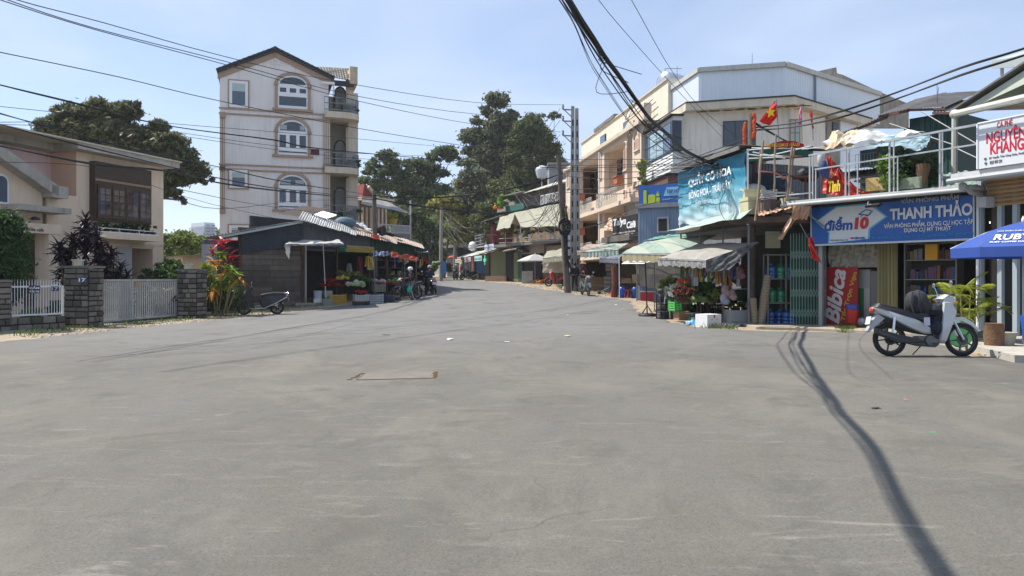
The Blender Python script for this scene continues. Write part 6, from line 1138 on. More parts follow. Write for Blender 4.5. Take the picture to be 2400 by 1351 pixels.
aw4('awning','dull grey tarp awning hanging low behind the green umbrella',((1405,604,40),(1450,606,38.5),(1475,585,40),(1420,592,42)),mat('grey_tarp',(.18,.2,.24),.7,var=.3),14,valance=(.25,mat('grey_tarp',(.18,.2,.24))))
f=Fac(pt(1068,87),pt(1165,72));t=f.thing('shop_row','row of small dark shops with white awnings at the far bend','shop')
m=MB();m.bx(0,f.len,.8,5,.8,f.Z(1120,592));obj('wall',m,mat('far_shop_wall',(.10,.085,.075),.9,var=.6,scale=.6),t)
for(x0,x1,y0,y1,mm)in((1084,1092,612,645,M_dark),(1092,1104,605,640,M_dark),(1117,1138,612,641,flat((.01,.07,.22))),(1106,1113,600,640,flat((.2,.07,.06))),(1138,1147,600,646,mat('post_brown',(.12,.09,.06),.9))):
 a=f.rect(x0,y0,x1,y1,.7);m=MB();m.bx(a[0],a[1],.65,.79,a[2],a[3]);obj('door',m,mm,t)
for i,(x0,y0,x1,y1)in enumerate(((1067,606,1082,604),(1082,604,1105,600),(1098,603,1134,593),(1130,597,1152,590))):
 a,b=f.uv(x0,y0,-1.6),f.uv(x1,y1,-1.6);m=MB();m.cloth((a[0],-1.6,a[1]),(b[0],-1.6,b[1]),(b[0]+.6,.5,b[1]+.75),(a[0]+.6,.5,a[1]+.75),8,5,.03,.02,i);obj('awning',m,M_tarp,t)
s_=[((1068,607,1081,616),'QUÁN',(.55,.5,.35),(.4,.12,.05)),((1090,604,1104,614),'PHO',(.6,.5,.52),(.45,.2,.3)),((1113,600,1130,612),'NHÀ THUỐC',(.4,.6,.58),(.05,.25,.2)),((1137,573,1158,585),'thuốc',(.6,.62,.66),(.1,.15,.5))]
for(r_,body,col,tc)in s_:
 a=f.rect(*r_,-1.7);ss=f.thing('shop_sign',{'QUÁN':'small cream shop sign farthest round the bend','PHO':'pinkish shop sign under a white awning at the bend','NHÀ THUỐC':'pale teal pharmacy sign beside the green cross','thuốc':'white shop sign with blue lettering above the awnings'}[body],'sign');m=MB();m.bx(a[0],a[1],-1.75,-1.7,a[2],a[3]);obj('board',m,flat(col),ss);text('lettering',body,ss,a[0]+.1,a[1]-.1,a[2]+.08,a[3]-.1,-1.76,flat(tc),.02)
a=f.uv(1137,610,-1.8);m=MB();m.bx(a[0]-.14,a[0]+.14,-1.85,-1.75,a[1]-.45,a[1]+.45);m.bx(a[0]-.45,a[0]-.14,-1.85,-1.75,a[1]-.14,a[1]+.14);m.bx(a[0]+.14,a[0]+.45,-1.85,-1.75,a[1]-.14,a[1]+.14);tag(obj('pharmacy_cross',m,flat((.10,.55,.30)),None,False,f.loc,f.rz),'light green pharmacy cross sign at the bend','sign')
m=MB();a=f.rect(1141,530,1158,570,1.5);m.bx(a[0],a[1],1.4,4,a[2],a[3]);obj('upper_wall',m,mat('red_render',(.22,.04,.04),.9,var=.3),t)
m=MB();a=f.rect(1124,528,1141,575,1.8);m.bx(a[0]-.8,a[1],1.6,4,a[2],a[3]);obj('upper_room',m,flat((.16,.17,.19)),t)
a,b=f.uv(1110,528,.5),f.uv(1168,514,.5);roofsheets(t,(a[0],.5,a[1]),(b[0]-a[0],0,.3),(0,3,.7),3,M_tin,.2,.03,.05,8)
m=MB()
for z in(570,562,554,548):a,b=f.uv(1113,z+6,.2),f.uv(1140,z,.2);m.bar((a[0],.2,a[1]),(b[0],.2,b[1]),.05)
for px in(1114,1126,1139):u=f.U(px,.2);m.bar((u,.2,f.Z(px,578,.2)),(u,.2,f.Z(px,552,.2)),.05)
m.bx(f.U(1112,.2),f.U(1141,.2),.1,1.5,f.Z(1125,578,.2)-.1,f.Z(1125,578,.2));obj('railing',m,flat((.35,.36,.37)),t)
m=MB();p=P(1108,578,80);m.ball((0,0,0),.5,(1,1,1.1),10);one('water_tank','small white water tank on the far shop roof','water tank',m,M_white,None,True,p)
m=MB();m.ball((0,0,0),1,(.66,.66,.5),16);m.lathe([(.62,-.1),(.6,-.3),(.45,-.75)],16);m.lathe([(.05,-1.8),(.05,-.7)],6);one('water_tank','white domed water tank on a roof in front of the dark trees','water tank',m,flat((.55,.57,.6),.4),None,True,P(1270,400,75))
m=MB();m.box((0,0,0),(1.9,3,2.6));m.box((0,-.3,1.4),(2.2,3.6,.15));m.bx(-.6,.6,-1.55,-1.5,-.6,.4);one('house','pale grey house block partly hidden behind the leaning pole','house',m,mat('far_grey',(.3,.31,.33),.9,var=.4),loc=P(1308,425,72));
f=Fac(pt(1035,100),pt(1068,96));t=f.thing('garage','dark open garage beyond the bend behind the lamp poles','garage');a=f.rect(1028,582,1072,612);m=MB();m.bx(a[0],a[1],0,4,a[2],a[3]);obj('wall',m,M_dark,t);m=MB();m.bx(a[0]-.3,a[1]+.3,-.3,4,a[3],a[3]+.3);obj('roof',m,M_tin,t);m=MB();m.bx(a[0]-2,a[1]+3,-.5,1,.5,a[2]);obj('retaining_wall',m,M_conc,t)
m=MB();p=pt(1062,92);m.bx(-.7,.7,-.5,.5,0,2.0);m.bx(-.8,.8,-.6,.6,2.0,2.2);one('gate_pillar','grey concrete pillar with a red flower pot at the far bend','pillar',m,M_conc,loc=(p.x,92,gz(92)));m=MB();m.ball((0,0,0),.5,(1.3,1,.5),8);one('flower_bowl','red flower bowl on top of the far grey pillar','flowers',m,flat((.45,.05,.04)),loc=(p.x,92,gz(92)+2.35))
f=Fac(pt(842,58),pt(905,60));t=f.thing('house','red and white house partly hidden behind the market roofs','house');a=f.rect(842,465,905,600);m=MB();m.bx(a[0],a[1],0,6,0,a[3]);obj('wall',m,mat('mauve_wall',(.28,.22,.2),.9,var=.4,streak=.4),t)
m=MB();m.poly([f.uv(845,466),f.uv(880,466),f.uv(866,440),f.uv(850,432)],-.2,5);obj('gable',m,flat((.25,.06,.05)),t);m=MB();p,q_=f.uv(862,438,-.3),f.uv(886,468,-.3);m.bar((p[0],-.3,p[1]),(q_[0],-.3,q_[1]),.3,.2);m.bx(a[0]-.2,a[1]+.4,-.6,1,a[3]-.3,a[3]);obj('band',m,M_creamtrim,t)
for i in range(7):m=MB();x=a[0]+(a[1]-a[0])*(i+.5)/7;m.bx(x-.12,x+.05,-.3,-.2,a[3]-2.6,a[3]-.8);obj('column',m,M_creamtrim,t)
aw4('roof_sheet','grey tin roof of the hut behind the wooden pole',((845,478,52),(960,500,52),(900,470,58),(850,468,58)),M_tin,9,cat='roof',frame=False)
f=Fac(pt(882,50),pt(962,52));t=f.thing('roof_terrace','small roof terrace with white railing and pots behind the stalls','terrace');z0,z1=f.Z(920,548),f.Z(920,528);m=MB();m.bx(0,f.len,0,4,.5,z0);obj('wall',m,mat('grey_block',(.22,.22,.22),.9,streak=.4),t);m=MB()
for i in range(16):x=f.len*(.45+.55*i/15);m.bar((x,0,z0),(x,0,z1),.05)
m.bar((0,0,z1),(f.len,0,z1),.08);m.bar((0,0,z0+.1),(f.len,0,z0+.1),.06);m.bar((f.len,0,z0-.8),(f.len,0,f.Z(958,470)),.08);m.bar((0,0,z0),(0,0,f.Z(890,500)),.06);obj('railing',m,flat((.5,.5,.5)),t)
m=MB();m.lathe([(.2,0),(.35,.45),(.3,.45)],10);one('flower_pot','yellow flower pot on the white railed roof terrace','pot',m,flat((.5,.33,.05)),loc=f.w(f.U(927),.3,z1));p=f.w(f.U(927),.3,z1+.6);bush('yellow green plant in the yellow pot on the roof terrace',[(p.x,p.y,p.z,.4,.3,.25)],500,.12,M_yel,(p.x,p.y,z1+.3),'plant',47,limbs=False)
f=Fac(pt(477,300),pt(511,305));t=f.thing('tower_block','distant pale blue tower block on the left skyline','building');mt=mat('hazed_white',(.50,.58,.68),.8,var=.05);a=f.rect(479,530,509,620);m=MB();m.bx(a[0],a[1],0,12,0,f.Z(500,532));m.bx(a[0],a[0]+(a[1]-a[0])*.8,0,10,0,f.Z(490,522));obj('wall',m,mt,t)  # distance haze is put into the pale blue wall colour
for i in range(8):
 for j in range(2):m=MB();z=f.Z(490,527+i*7);x=a[0]+.8+j*2.2;m.bx(x,x+1.7,-.1,0,z-.55,z);obj('window',m,mat('far_window',(.14,.22,.34),.3),t)
 #  hills and trees
mb=MB();g=[]
for j in range(22):
 for i in range(60):x=-120+i*5.2;y=105+j*6;h=16*math.exp(-((x-6)/38)**2)*min(1,j/9)+1.2*math.sin(x*.12+j*.5);g.append((x,y,gz(y)-.5+max(0,h)))
mb.add(g,[(j*60+i,j*60+i+1,(j+1)*60+i+1,(j+1)*60+i)for j in range(21)for i in range(59)]);obj('hill',mb,mat('hill_soil',(.10,.09,.05),.95,var=.5),None,True,kind='structure')
L1=leafmat('pine_needle',(.10,.125,.065),(.19,.18,.09),.5,.35);L2=leafmat('euca_leaf',(.14,.17,.10),(.22,.21,.12),.5,.4);L3=leafmat('cypress_leaf',(.09,.12,.045),(.17,.18,.07),.5,.35);L4=leafmat('acacia_leaf',(.11,.15,.075),(.16,.19,.09),.5,.4);L5=leafmat('yellowing_leaf',(.34,.31,.09),(.2,.23,.07),.5,.4);L6=leafmat('fresh_leaf',(.14,.2,.06),(.24,.27,.08),.5,.4)
def T(label,d,base,bl_,n,size,m,seed,trunk=.3,group=None,name='tree',**k):
 bs=[(*P(x,y,d+dd),r*d/F,r*d/F*1.0,rz_*d/F)for x,y,r,rz_,dd in[(q_+(0,)if len(q_)==4 else q_)for q_ in bl_]]
 b=pt(base,d);return tree(name,label,(b.x,d,gz(d)),bs,n,size,m,trunk,seed,group,**k)
T('broad dark pine tree rising behind the beige café house',42,330,[(170,270,38,22),(230,262,45,24),(290,262,35,20),(130,300,45,22),(200,310,50,24),(270,310,50,26),(100,315,22,14),(330,325,45,25),(390,335,45,24),(350,360,45,22),(430,365,35,22),(465,400,32,20),(480,425,18,12),(420,410,40,20),(400,450,25,16),(425,470,15,8),(300,350,50,25),(210,345,40,15),(310,248,16,14),(370,300,24,14),(135,255,14,9)],105400,0.122,L1,51,.35,name='pine_tree',aspect=2.6,spread=.2)
T('tall slender eucalyptus with a round tuft on top',95,1190,[(1168,235,27,16,0),(1140,262,14,12),(1200,270,14,10),(1120,285,16,10),(1165,290,28,26),(1205,285,18,16),(1110,320,28,18),(1150,330,35,30),(1185,330,26,28),(1140,365,38,24),(1180,380,40,26),(1100,355,20,12),(1150,410,40,22)],44200,0.245,L2,52,.45,aspect=2.2,spread=.27)
T('dense dark rounded cypress beside the eucalyptus',92,1245,[(1250,285,20,20),(1235,305,30,22),(1270,310,24,24),(1215,330,26,22),(1255,340,34,26),(1285,345,24,24),(1210,370,30,22),(1250,385,40,28),(1290,385,24,20),(1225,415,42,26),(1275,425,34,24),(1200,440,34,22),(1240,455,40,20)],68000,0.194,L3,53,.5,spread=.3)
T('thin tree with drooping sprays right of the cypress',96,1300,[(1300,272,14,8),(1275,268,10,6),(1300,355,16,8),(1310,385,20,14),(1320,362,16,9),(1305,410,20,14),(1300,435,24,14),(1275,440,22,12),(1318,440,18,14)],8500,0.216,L2,54,.2,spread=.27)
T('airy acacia tree nearest the tall house',88,915,[(905,362,20,12),(880,385,18,12),(915,380,22,14),(865,400,16,9),(900,405,24,14),(925,400,16,10),(855,425,20,10),(890,430,26,12),(925,435,26,12),(870,450,22,8)],18700,0.216,L4,55,.25,spread=.27)
T('spreading acacia tree with dark curving limbs',90,985,[(1045,358,28,12),(1015,370,22,10),(1060,372,18,8),(970,385,26,12),(1000,395,28,14),(955,405,22,12),(940,420,24,10),(985,425,34,16),(1035,405,22,10),(960,445,36,14),(1010,450,36,16),(1045,440,16,9),(1000,480,44,18),(940,480,30,18)],40800,0.216,L4,56,.3,spread=.27)
T('grey green tree below the eucalyptus',84,1130,[(1095,385,20,14),(1110,410,28,16),(1085,430,22,14),(1130,440,36,24),(1090,470,36,20),(1140,480,40,20),(1100,500,36,16)],28900,0.202,L2,57,.25,spread=.3)
T('olive tree low in front of the cypress',80,1190,[(1180,460,34,20),(1160,490,36,20),(1200,480,30,18),(1130,520,30,20),(1170,440,24,16)],20400,0.187,L3,58,.25)
T('yellowing tree between the far poles',82,1040,[(1045,470,26,9),(1020,478,20,8),(1065,485,22,10),(1040,500,24,12),(1080,520,24,14),(1095,545,26,14),(1075,560,22,12)],11050,0.202,L5,59,.2,spread=.3)
T('fresh green tree left of the tall lamp pole',76,1010,[(1005,525,22,14),(985,545,22,14),(1015,550,22,16),(1000,575,26,14),(1040,540,16,16),(1025,590,14,12)],15300,0.173,L6,60,.2)
T('mid green tree behind the far shop roofs',92,1110,[(1090,500,24,14),(1120,530,30,20),(1090,560,26,18),(1060,545,20,18),(1120,570,26,14),(1145,510,20,14)],20400,0.187,L6,61,.2)
T('dark tree mass behind the market roofs',75,940,[(900,480,30,20),(935,505,28,20),(960,530,24,18),(980,500,20,16),(895,510,22,16),(1030,600,16,14),(1000,570,22,18),(1010,540,20,18),(985,590,18,16)],23800,0.18,L4,62,.25)
T('bushy tree beyond the gate at the left',48,420,[(400,560,20,14),(430,560,26,16),(460,568,20,14),(395,590,18,16),(440,590,30,14),(415,575,22,18)],23800,0.108,L6,63,.15)
T('green shrubs along the wall beneath the garden shed',33,400,[(395,620,20,14),(415,628,18,12),(385,640,18,12),(410,645,22,10)],5000,.1,M_bush,64,.05,name='shrub',cat='shrub')
T('low bright weeds at the foot of the lamp pole',66,1012,[(1012,632,9,8),(1020,622,7,7),(1006,640,7,5)],2600,.16,leafmat('weed',(.14,.24,.04),None,.5),65,.05,name='shrub',cat='shrub',limbs=False)
T('dry reddish bush on the bank by the far pillar',84,1045,[(1047,625,12,8),(1058,632,10,6),(1040,636,8,5)],2200,.2,leafmat('dry_leaf',(.12,.09,.04),None,.5),66,.05,name='shrub',cat='shrub',limbs=False)
bs=[];g=np.random.default_rng(5)
for i in range(150):x=g.uniform(-75,75);y=g.uniform(112,165);h=16*math.exp(-((x-6)/38)**2)*min(1,(y-105)/54);bs.append((x,y,gz(y)+max(0,h)+2.5,3.6,3.6,3.2))
quads_obj('woodland',leaves(bs,60000,.5,70),L4,None,'stuff')
#  poles
def dpole():
 d=44;b=G(1342,681);t=thing('concrete_pole','tall twin concrete utility pole with three brackets at the road bend','utility pole',(b.x,d,gz(d)));h=P(1342,250,d).z-gz(d)
 for i,(x,top)in enumerate(((-.17,.0),(.17,-.12))):m=MB();m.hexa([(x-.16,-.14,-.3),(x+.16,-.14,-.3),(x+.16,.14,-.3),(x-.16,.14,-.3),(x*.7-.1,-.1,h+top),(x*.7+.09,-.1,h+top),(x*.7+.09,.1,h+top),(x*.7-.1,.1,h+top)]);o=obj('shaft',m,mat('pole_dark_concrete',(.36,.355,.34),.9,var=.4,scale=2,streak=.4),t);sm=MB();[sm.bx(x*(1-.3*k/14)-.035,x*(1-.3*k/14)+.035,-.145+.002*k,-.12,.9+k*.68,1.25+k*.68)for k in range(14)];obj('slot',sm,M_dark,o,kind='stuff')  # dark strips paint the slots' inner shade onto the solid shaft
 for py in(258,285,319):
  z=P(0,py,d).z-gz(d);m=MB();m.bar((-.1,0,z),(-.72,0,z+.02),.07);m.bar((-.05,0,z-.55),(-.6,0,z-.02),.05);br=obj('bracket',m,M_steel,t)
  m=MB();m.lathe([(.03,0),(.07,.04),(.04,.1),(.08,.14),(.04,.2),(.07,.24),(.02,.3)],10,(-.7,0,z+.04));obj('insulator',m,flat((.08,.09,.1),.3),br,True)
 return t
dpole()
wp=pole('utility_pole','leaning old wooden pole swathed in black cables beside the twin pole',1331,370,682,42.6,.2,.13,M_wpole,1309,'utility pole')
pole('utility_pole','short rounded concrete pole wrapped in flags behind the banner',1763,268,360,23.8,.12,.12,M_wpole,1763,'utility pole')
pole('utility_pole','concrete pole with a painted foot at the left of the bend',1033,487,640,70,.2,.14,M_pole,1035,'utility pole');pole('utility_pole','thin grey pole behind the painted footed pole',1066,525,620,82,.2,.14,M_pole,1066,'utility pole')
m=MB();a=P(1040,628,69.6);m.box(a,(.5,.1,1.1));one('notice','blue notice tied to the painted pole','sign',m,flat((.06,.16,.4)))
m=MB();q=random.Random(4)
for i in range(16):
 z0,z1=q.uniform(1.0,2.6),q.uniform(3.4,5.2);x=lambda z:-.53*z/8.2+.05
 m.tube([(x(z)+.16*math.cos(k*.9+i)+.06,-.18+.08*math.sin(k+i),z)for k,z in enumerate(np.linspace(z0,z1,9))],.028,4)
for i in range(12):a=i*.5;zz=3.75+.1*math.sin(i*2.1);m.tube([(-.2+.34*math.cos(a+k*.7),-.25,zz+.42*math.sin(a+k*.7))for k in range(8)],.03,4)
obj('cable_tangle',m,M_black,wp,kind='stuff')
for z,c in((3.1,(.5,.5,.5)),(2.3,(.4,.4,.4)),(2.8,(.5,.5,.52))):m=MB();m.box((.05,-.25,z),(.14,.1,.36));obj('junction_box',m,flat(c),wp)
#  cables
M_cab=mat('black_cable',(.015,.015,.017),.6)
def catm(pts,n=6):
 o=[]
 for i in range(len(pts)-1):
  p0,p1,p2,p3=pts[max(i-1,0)],pts[i],pts[i+1],pts[min(i+2,len(pts)-1)]
  for k in range(n):t=k/n;o.append(.5*(2*p1+(p2-p0)*t+(2*p0-5*p1+4*p2-p3)*t*t+(3*p1-p0-3*p2+p3)*t**3))
 return o+[pts[-1]]
def cable(label,pts,d0,d1,r=.014,n=1,group='cables strung across the road',m=None,cat='cable',sp=.03):
 """pts in picture rows and columns; depth runs evenly in 1/d from d0 to d1"""
 x0,x1=pts[0][0],pts[-1][0];w3=[]
 L_=[0]
 for a,b in zip(pts,pts[1:]):L_.append(L_[-1]+math.hypot(b[0]-a[0],b[1]-a[1]))
 for p,s in zip(pts,L_):k=s/L_[-1];d=1/((1-k)/d0+k/d1);w3.append(P(p[0],p[1],d))
 w3=catm(w3,4);mb=MB();q=random.Random(len(label))
 for i in range(n):
  ph=q.uniform(0,6.3);amp=0 if n==1 else sp
  mb.tube([p+V((amp*math.cos(ph+j*.35),0,amp*math.sin(ph+j*.35)))for j,p in enumerate(w3)],r,5)
 return one('cable',label,cat,mb,m or M_cab,group,True)
cable('highest thin cable reaching the top bracket of the twin pole',[(-60,-45),(39,0),(240,53),(519,131),(782,190),(1117,241),(1315,246)],13,44,.010)
cable('second thin cable reaching the middle bracket of the twin pole',[(-80,-40),(17,0),(223,67),(530,145),(838,226),(1117,268),(1315,275)],13,44,.010)
cable('third thin cable reaching the lowest bracket of the twin pole',[(-60,-25),(0,0),(223,70),(525,151),(838,237),(1122,293),(1315,310)],13,44,.010)
cable('thin cable crossing the tall house below its roof',[(-60,110),(0,123),(279,181),(514,237),(838,301),(1061,338),(1330,380)],15,44,.011)
cable('thick twisted cable crossing the second storey of the tall house',[(-60,180),(0,198),(167,240),(391,296),(642,329),(782,352),(1173,385),(1330,396)],15,44,.012,3,sp=.016)
cable('heavy cable crossing the café house roof toward the market pole',[(-60,250),(0,265),(112,296),(335,357),(503,391),(670,427),(878,458)],14,39.4,.011,2,sp=.018)
cable('heavy cable running along the café roof edge',[(-60,274),(0,290),(167,335),(391,391),(514,419),(670,444),(878,464)],14,39.4,.011,2,sp=.018)
cable('thick cable bundle crossing the gable wing of the café house',[(-60,330),(0,341),(223,385),(391,402),(514,430),(670,449),(878,468)],14,39.4,.014,2,sp=.02)
cable('cable bundle sagging from the market pole to the leaning pole',[(878,458),(949,463),(1060,462),(1160,450),(1250,430),(1312,408)],39.4,42.6,.02,3,sp=.03);cable('lower cable bundle between the market pole and the leaning pole',[(878,466),(960,480),(1100,497),(1200,498),(1316,470)],39.4,42.6,.02,3,sp=.03)
for i,(a,b,c,d)in enumerate((((0,250),(400,290),(838,326),(1330,372)),((0,287),(300,296),(838,360),(1330,372)),((0,292),(350,310),(838,372),(1330,400)),((400,440),(600,480),(750,500),(878,520)),((400,460),(520,490),(720,470),(878,470)),((0,380),(250,398),(500,480),(878,560)))):
 cable(['faint wire over the pine tree top','faint wire through the pine tree crown','lowest faint wire through the pine tree','slack wire over the tall house ground floor','thin wire rising to the market pole','thin wire falling across the café wall'][i],[a,b,c,d],16,44 if i<3 else 40,.007)
for i,(pp)in enumerate((((1313,388),(1400,388),(1500,386),(1680,384)),((1313,393),(1420,393),(1530,390),(1680,386)),((1313,402),(1400,403),(1500,403),(1650,388)),((1313,412),(1420,420),(1520,412),(1600,380),(1763,320)),((1316,446),(1420,440),(1520,420),(1640,380),(1763,330)),((1313,375),(1450,374),(1600,371),(1763,350)),((1322,540),(1400,528),(1480,490),(1600,462)),((1313,450),(1450,455),(1600,420),(1690,390)))):
 cable(['upper level cable between the leaning pole and the blue banner','second level cable between the leaning pole and the banner','third level cable between the leaning pole and the banner','cable curving up to the flag wrapped pole','lower cable curving up to the flag wrapped pole','thin top wire to the flag wrapped pole','slack wire drooping across the black café banner','loose cable crossing the terrace planters'][i],list(pp),42.5,24,.016)
BUN=[(1682,388),(1640,372),(1600,350),(1560,312),(1525,282),(1490,235),(1450,178),(1420,138),(1390,92),(1360,48),(1330,0),(1295,-50),(1200,-220)]
def bundle(label,off,r,n,sp,sag=0,seed=0):
 q=random.Random(seed);w3=[]
 for k,(x,y)in enumerate(BUN):
  d=6475/(650-y);s=sag*math.sin(min(1,k/9)*math.pi);w3.append(P(x+off[0]+q.uniform(-1,1)-s*.9,y+off[1]+s*.55,d))
 e=w3[-1];w3.append(V((-1.0,4.75,5.25)));w3.append(V((-2.4,0,5.4)));w3.append(V((-4,-6,5.8)));w3=catm(w3,5);mb=MB()
 for i in range(n):ph=q.uniform(0,6.3);f_=q.uniform(.03,.12);mb.tube([p+V((sp*math.cos(ph+j*f_),sp*.5*math.sin(j*.2),sp*math.sin(ph+j*f_)))for j,p in enumerate(w3)],r,5)
 return one('cable_bundle',label,'cable bundle',mb,M_cab,'strands of the thick overhead cable bundle',True)
bundle('thick black cable bundle sweeping down from the top of the picture',(0,0),.016,7,.028,0,1);bundle('second dense strand hugging the right side of the thick bundle',(3,-1),.014,3,.02,0,2);bundle('looser strand hanging on the left of the thick bundle',(-5,3),.009,5,.05,12,3);bundle('thin slack wires looping far left of the thick bundle',(-8,4),.005,3,.05,34,4)
m=MB();q=random.Random(9)
for i in range(15):
 x,y=q.choice(BUN[1:8]);d=6475/(650-y)-.1;a=P(x+q.uniform(-14,10),y+q.uniform(-8,10),d);b=a+V((q.uniform(-.35,.5),q.uniform(-.2,.2),q.uniform(-.6,-.05)));c=a+V((q.uniform(.1,.7),0,q.uniform(-.5,.1)));m.tube(catm([a,b,c],5),.007,4)
for i in range(5):a=P(1682+q.uniform(-50,10),386+q.uniform(-8,4),24);b=a+V((q.uniform(-.4,.4),0,q.uniform(-.9,-.2)));m.tube(catm([a,b,P(1690+q.uniform(-5,10),392,24)],5),.009,4)
tag(obj('cable_ends',m,M_cab,kind='stuff'),'frayed loose wire ends dangling off the thick bundle','cable')
cable('upper twisted cable rising right from the flag wrapped pole',[(1763,300),(1850,291),(1960,265),(2100,217),(2250,160),(2400,115),(2600,45)],23.8,14,.02,2,sp=.015);cable('lower twisted cable rising right from the flag wrapped pole',[(1763,306),(1850,300),(1960,278),(2100,232),(2250,177),(2400,131),(2600,62)],23.8,14,.02,2,sp=.015)
cable('thick cable dropping from the flag pole to the roof rails',[(1763,285),(1800,308),(1850,335),(1890,350),(1935,352)],23.8,23,.022,2,sp=.02);cable('left thin stay wire crossing the white house',[(1380,-60),(1403,0),(1500,115),(1600,225),(1690,320)],12,24,.006);cable('right thin stay wire crossing the white house',[(1450,-50),(1480,0),(1580,175),(1660,270),(1763,345)],12,24,.006)
for i in(0,2,4,6,8):x=1620+i*14;cable('drop wire %s over the blue banner'%['far left','second','third','fourth','middle','sixth','seventh','eighth','far right'][i],[(1690,388),((1690+x)/2+8,398),(x+14,425+i*4)]if i<3 else[(1690,388),(1700+i*3,420),(1672+i*12,470+i*5)],23.9,24.6-i*.22,.007,group='drop wires over the blue banner')
cable('long loose wire looping down the blue banner',[(1688,388),(1700,440),(1686,480),(1695,510),(1712,528)],23.7,22.6,.01)
for i,(y0,x1,y1)in enumerate(((254,1180,460),(282,1150,475),(316,1120,500))):cable(['steep stay wire from the top bracket','steep stay wire from the middle bracket','steep stay wire from the lowest bracket'][i],[(1313,y0),((1313+x1)/2,(y0+y1)/2+8),(x1,y1)],44,60,.012)
m=MB();q=random.Random(21)
for i in range(34):x,y=q.uniform(1200,1312),q.uniform(440,560);a=P(1315+q.uniform(-3,6),q.uniform(395,560),42.6);b=P(x,y,50);c=(a+b)/2-V((0,0,q.uniform(.1,.9)));m.tube(catm([a,c,b],4),.014,4)
tag(obj('cable_web',m,M_cab),'web of black service wires fanning left from the leaning pole','cable')
m=MB()
for i in range(10):a=P(1045+q.uniform(-8,8),q.uniform(495,560),72);b=P(q.uniform(1110,1200),q.uniform(500,600),66);m.tube(catm([a,(a+b)/2-V((0,0,.8)),b],4),.014,4)
tag(obj('cable_web',m,M_cab),'slack wires between the far poles and the balcony house','cable')
#  flags
def flag(label,pts,d,m,star=None,pole_=None):
 t=thing('flag',label,'flag',(0,0,0));w=[P(x,y,d+dd)for x,y,dd in pts];mb=MB();mb.cloth(*w,12,10,0,.03,3);obj('cloth',mb,m,t)
 if star:
  c=P(star[0],star[1],d-.25);mb=MB();sp=[]
  for k in range(10):r=(.17 if k%2==0 else.07);a=math.pi/2+k*math.pi/5+.15;sp.append((c.x+r*math.cos(a),c.z+r*math.sin(a)))
  mb.poly(sp,c.y-.006,c.y);obj('star',mb,flat((.85,.65,.02)),t)
 if pole_:mb=MB();mb.tube([P(*pole_[0]),P(*pole_[1])],.014,5);obj('pole',mb,M_steel,t)
 return t
M_red_f=mat('flag_red',(.62,.02,.012),.7,var=.15,trans=.2)
flag('red flag with a yellow star hanging beside the round pole',((1779,285,0),(1804,296,0),(1821,274,.0),(1818,235,0)),23.2,M_red_f,(1806,264),((1820,234,23.2),(1826,332,23.2)))
flag('furled pink flag right of the starred flag',((1870,294,0),(1879,295,0),(1879,262,.1),(1876,248,0)),23.2,mat('flag_pink',(.65,.22,.36),.7,trans=.2),None,((1878,247,23.2),(1880,335,23.2)))
flag('furled red flag right of the pink flag',((1903,302,0),(1908,303,0),(1904,266,.1),(1898,258,0)),23.2,M_red_f,None,((1903,258,23.2),(1906,330,23.2)))
flag('red furled flag leaning on its pole in front of the blue sign',((1903,606,0),(1927,618,0),(1901,555,.1),(1894,560,0)),20.8,M_red_f,None,((1875,525,20.8),(1926,618,20.8)))
for i,(x,y0,y1)in enumerate(((1745,292,338),(1768,270,320))):m=MB();q=random.Random(i);a,b=P(x,y0,23.5),P(x,y1,23.5);[m.ball(a.lerp(b,k/9)+V((q.uniform(-.03,.03),0,0)),.07,(.8,.7,1.2),7)for k in range(10)];one('rolled_flag',['orange red rolled flag tied left of the round pole','orange red rolled flag tied to the front of the round pole'][i],'flag',m,mat('orange_flag',(.75,.10,.01),.6,trans=.2),None,True)
cb=Fac(pt(1786,22.9),pt(1884,22.6));t=cb.thing('banner','curved red ward sign with yellow letters above the roof rails','sign');pp=[(1786,350),(1884,338)];m=MB();tp=[cb.uv(x,y)for x,y in((1789,347),(1810,336),(1835,330),(1862,331),(1884,338))];bt=[cb.uv(x,y)for x,y in((1884,346),(1835,346),(1789,352))];m.poly((tp+bt)[::-1],0,.03);obj('board',m,flat((.30,.012,.015)),t);a=cb.rect(1795,334,1876,346);text('lettering','PHƯỜNG CAM LY - ĐÀ LẠT',t,a[0],a[1],a[2],a[3],-.004,flat((.8,.5,.02)),.03)
#  market goods
def crate_m(w_,d_,h_,col,solid=False):
 m=MB();m.bx(-w_/2,w_/2,-d_/2,d_/2,0,.02)
 if solid:
  for x in(-1,1):m.bx(x*w_/2-.015,x*w_/2+.015,-d_/2,d_/2,0,h_)
  for y in(-1,1):m.bx(-w_/2+.016,w_/2-.016,y*d_/2-.015,y*d_/2+.014,0,h_)
  m.bx(-w_/2-.02,w_/2+.02,-d_/2-.02,-d_/2-.016,h_-.04,h_-.001);return m
 for x in(-1,1):
  for y in(-1,1):m.bx(x*w_/2-.02,x*w_/2+.02,y*d_/2-.02,y*d_/2+.02,.0,h_)
 k=4
 for i in range(k):
  z=.02+(h_-.04)*i/k;hh=(h_-.04)/k*.62
  for y in(-1,1):m.bx(-w_/2+.02,w_/2-.02,y*d_/2-.008,y*d_/2+.008,z,z+hh)
  for x in(-1,1):m.bx(x*w_/2-.008,x*w_/2+.008,-d_/2+.02,d_/2-.02,z,z+hh)
 n=max(2,int(w_/.09))
 for i in range(1,n):x=-w_/2+w_*i/n;m.bx(x-.008,x+.008,-d_/2-.01,-d_/2+.006,.02,h_-.03)
 return m
def gd(px,py,dz=0):g=G(px,py);g.z=gz(g.y)+dz;return g
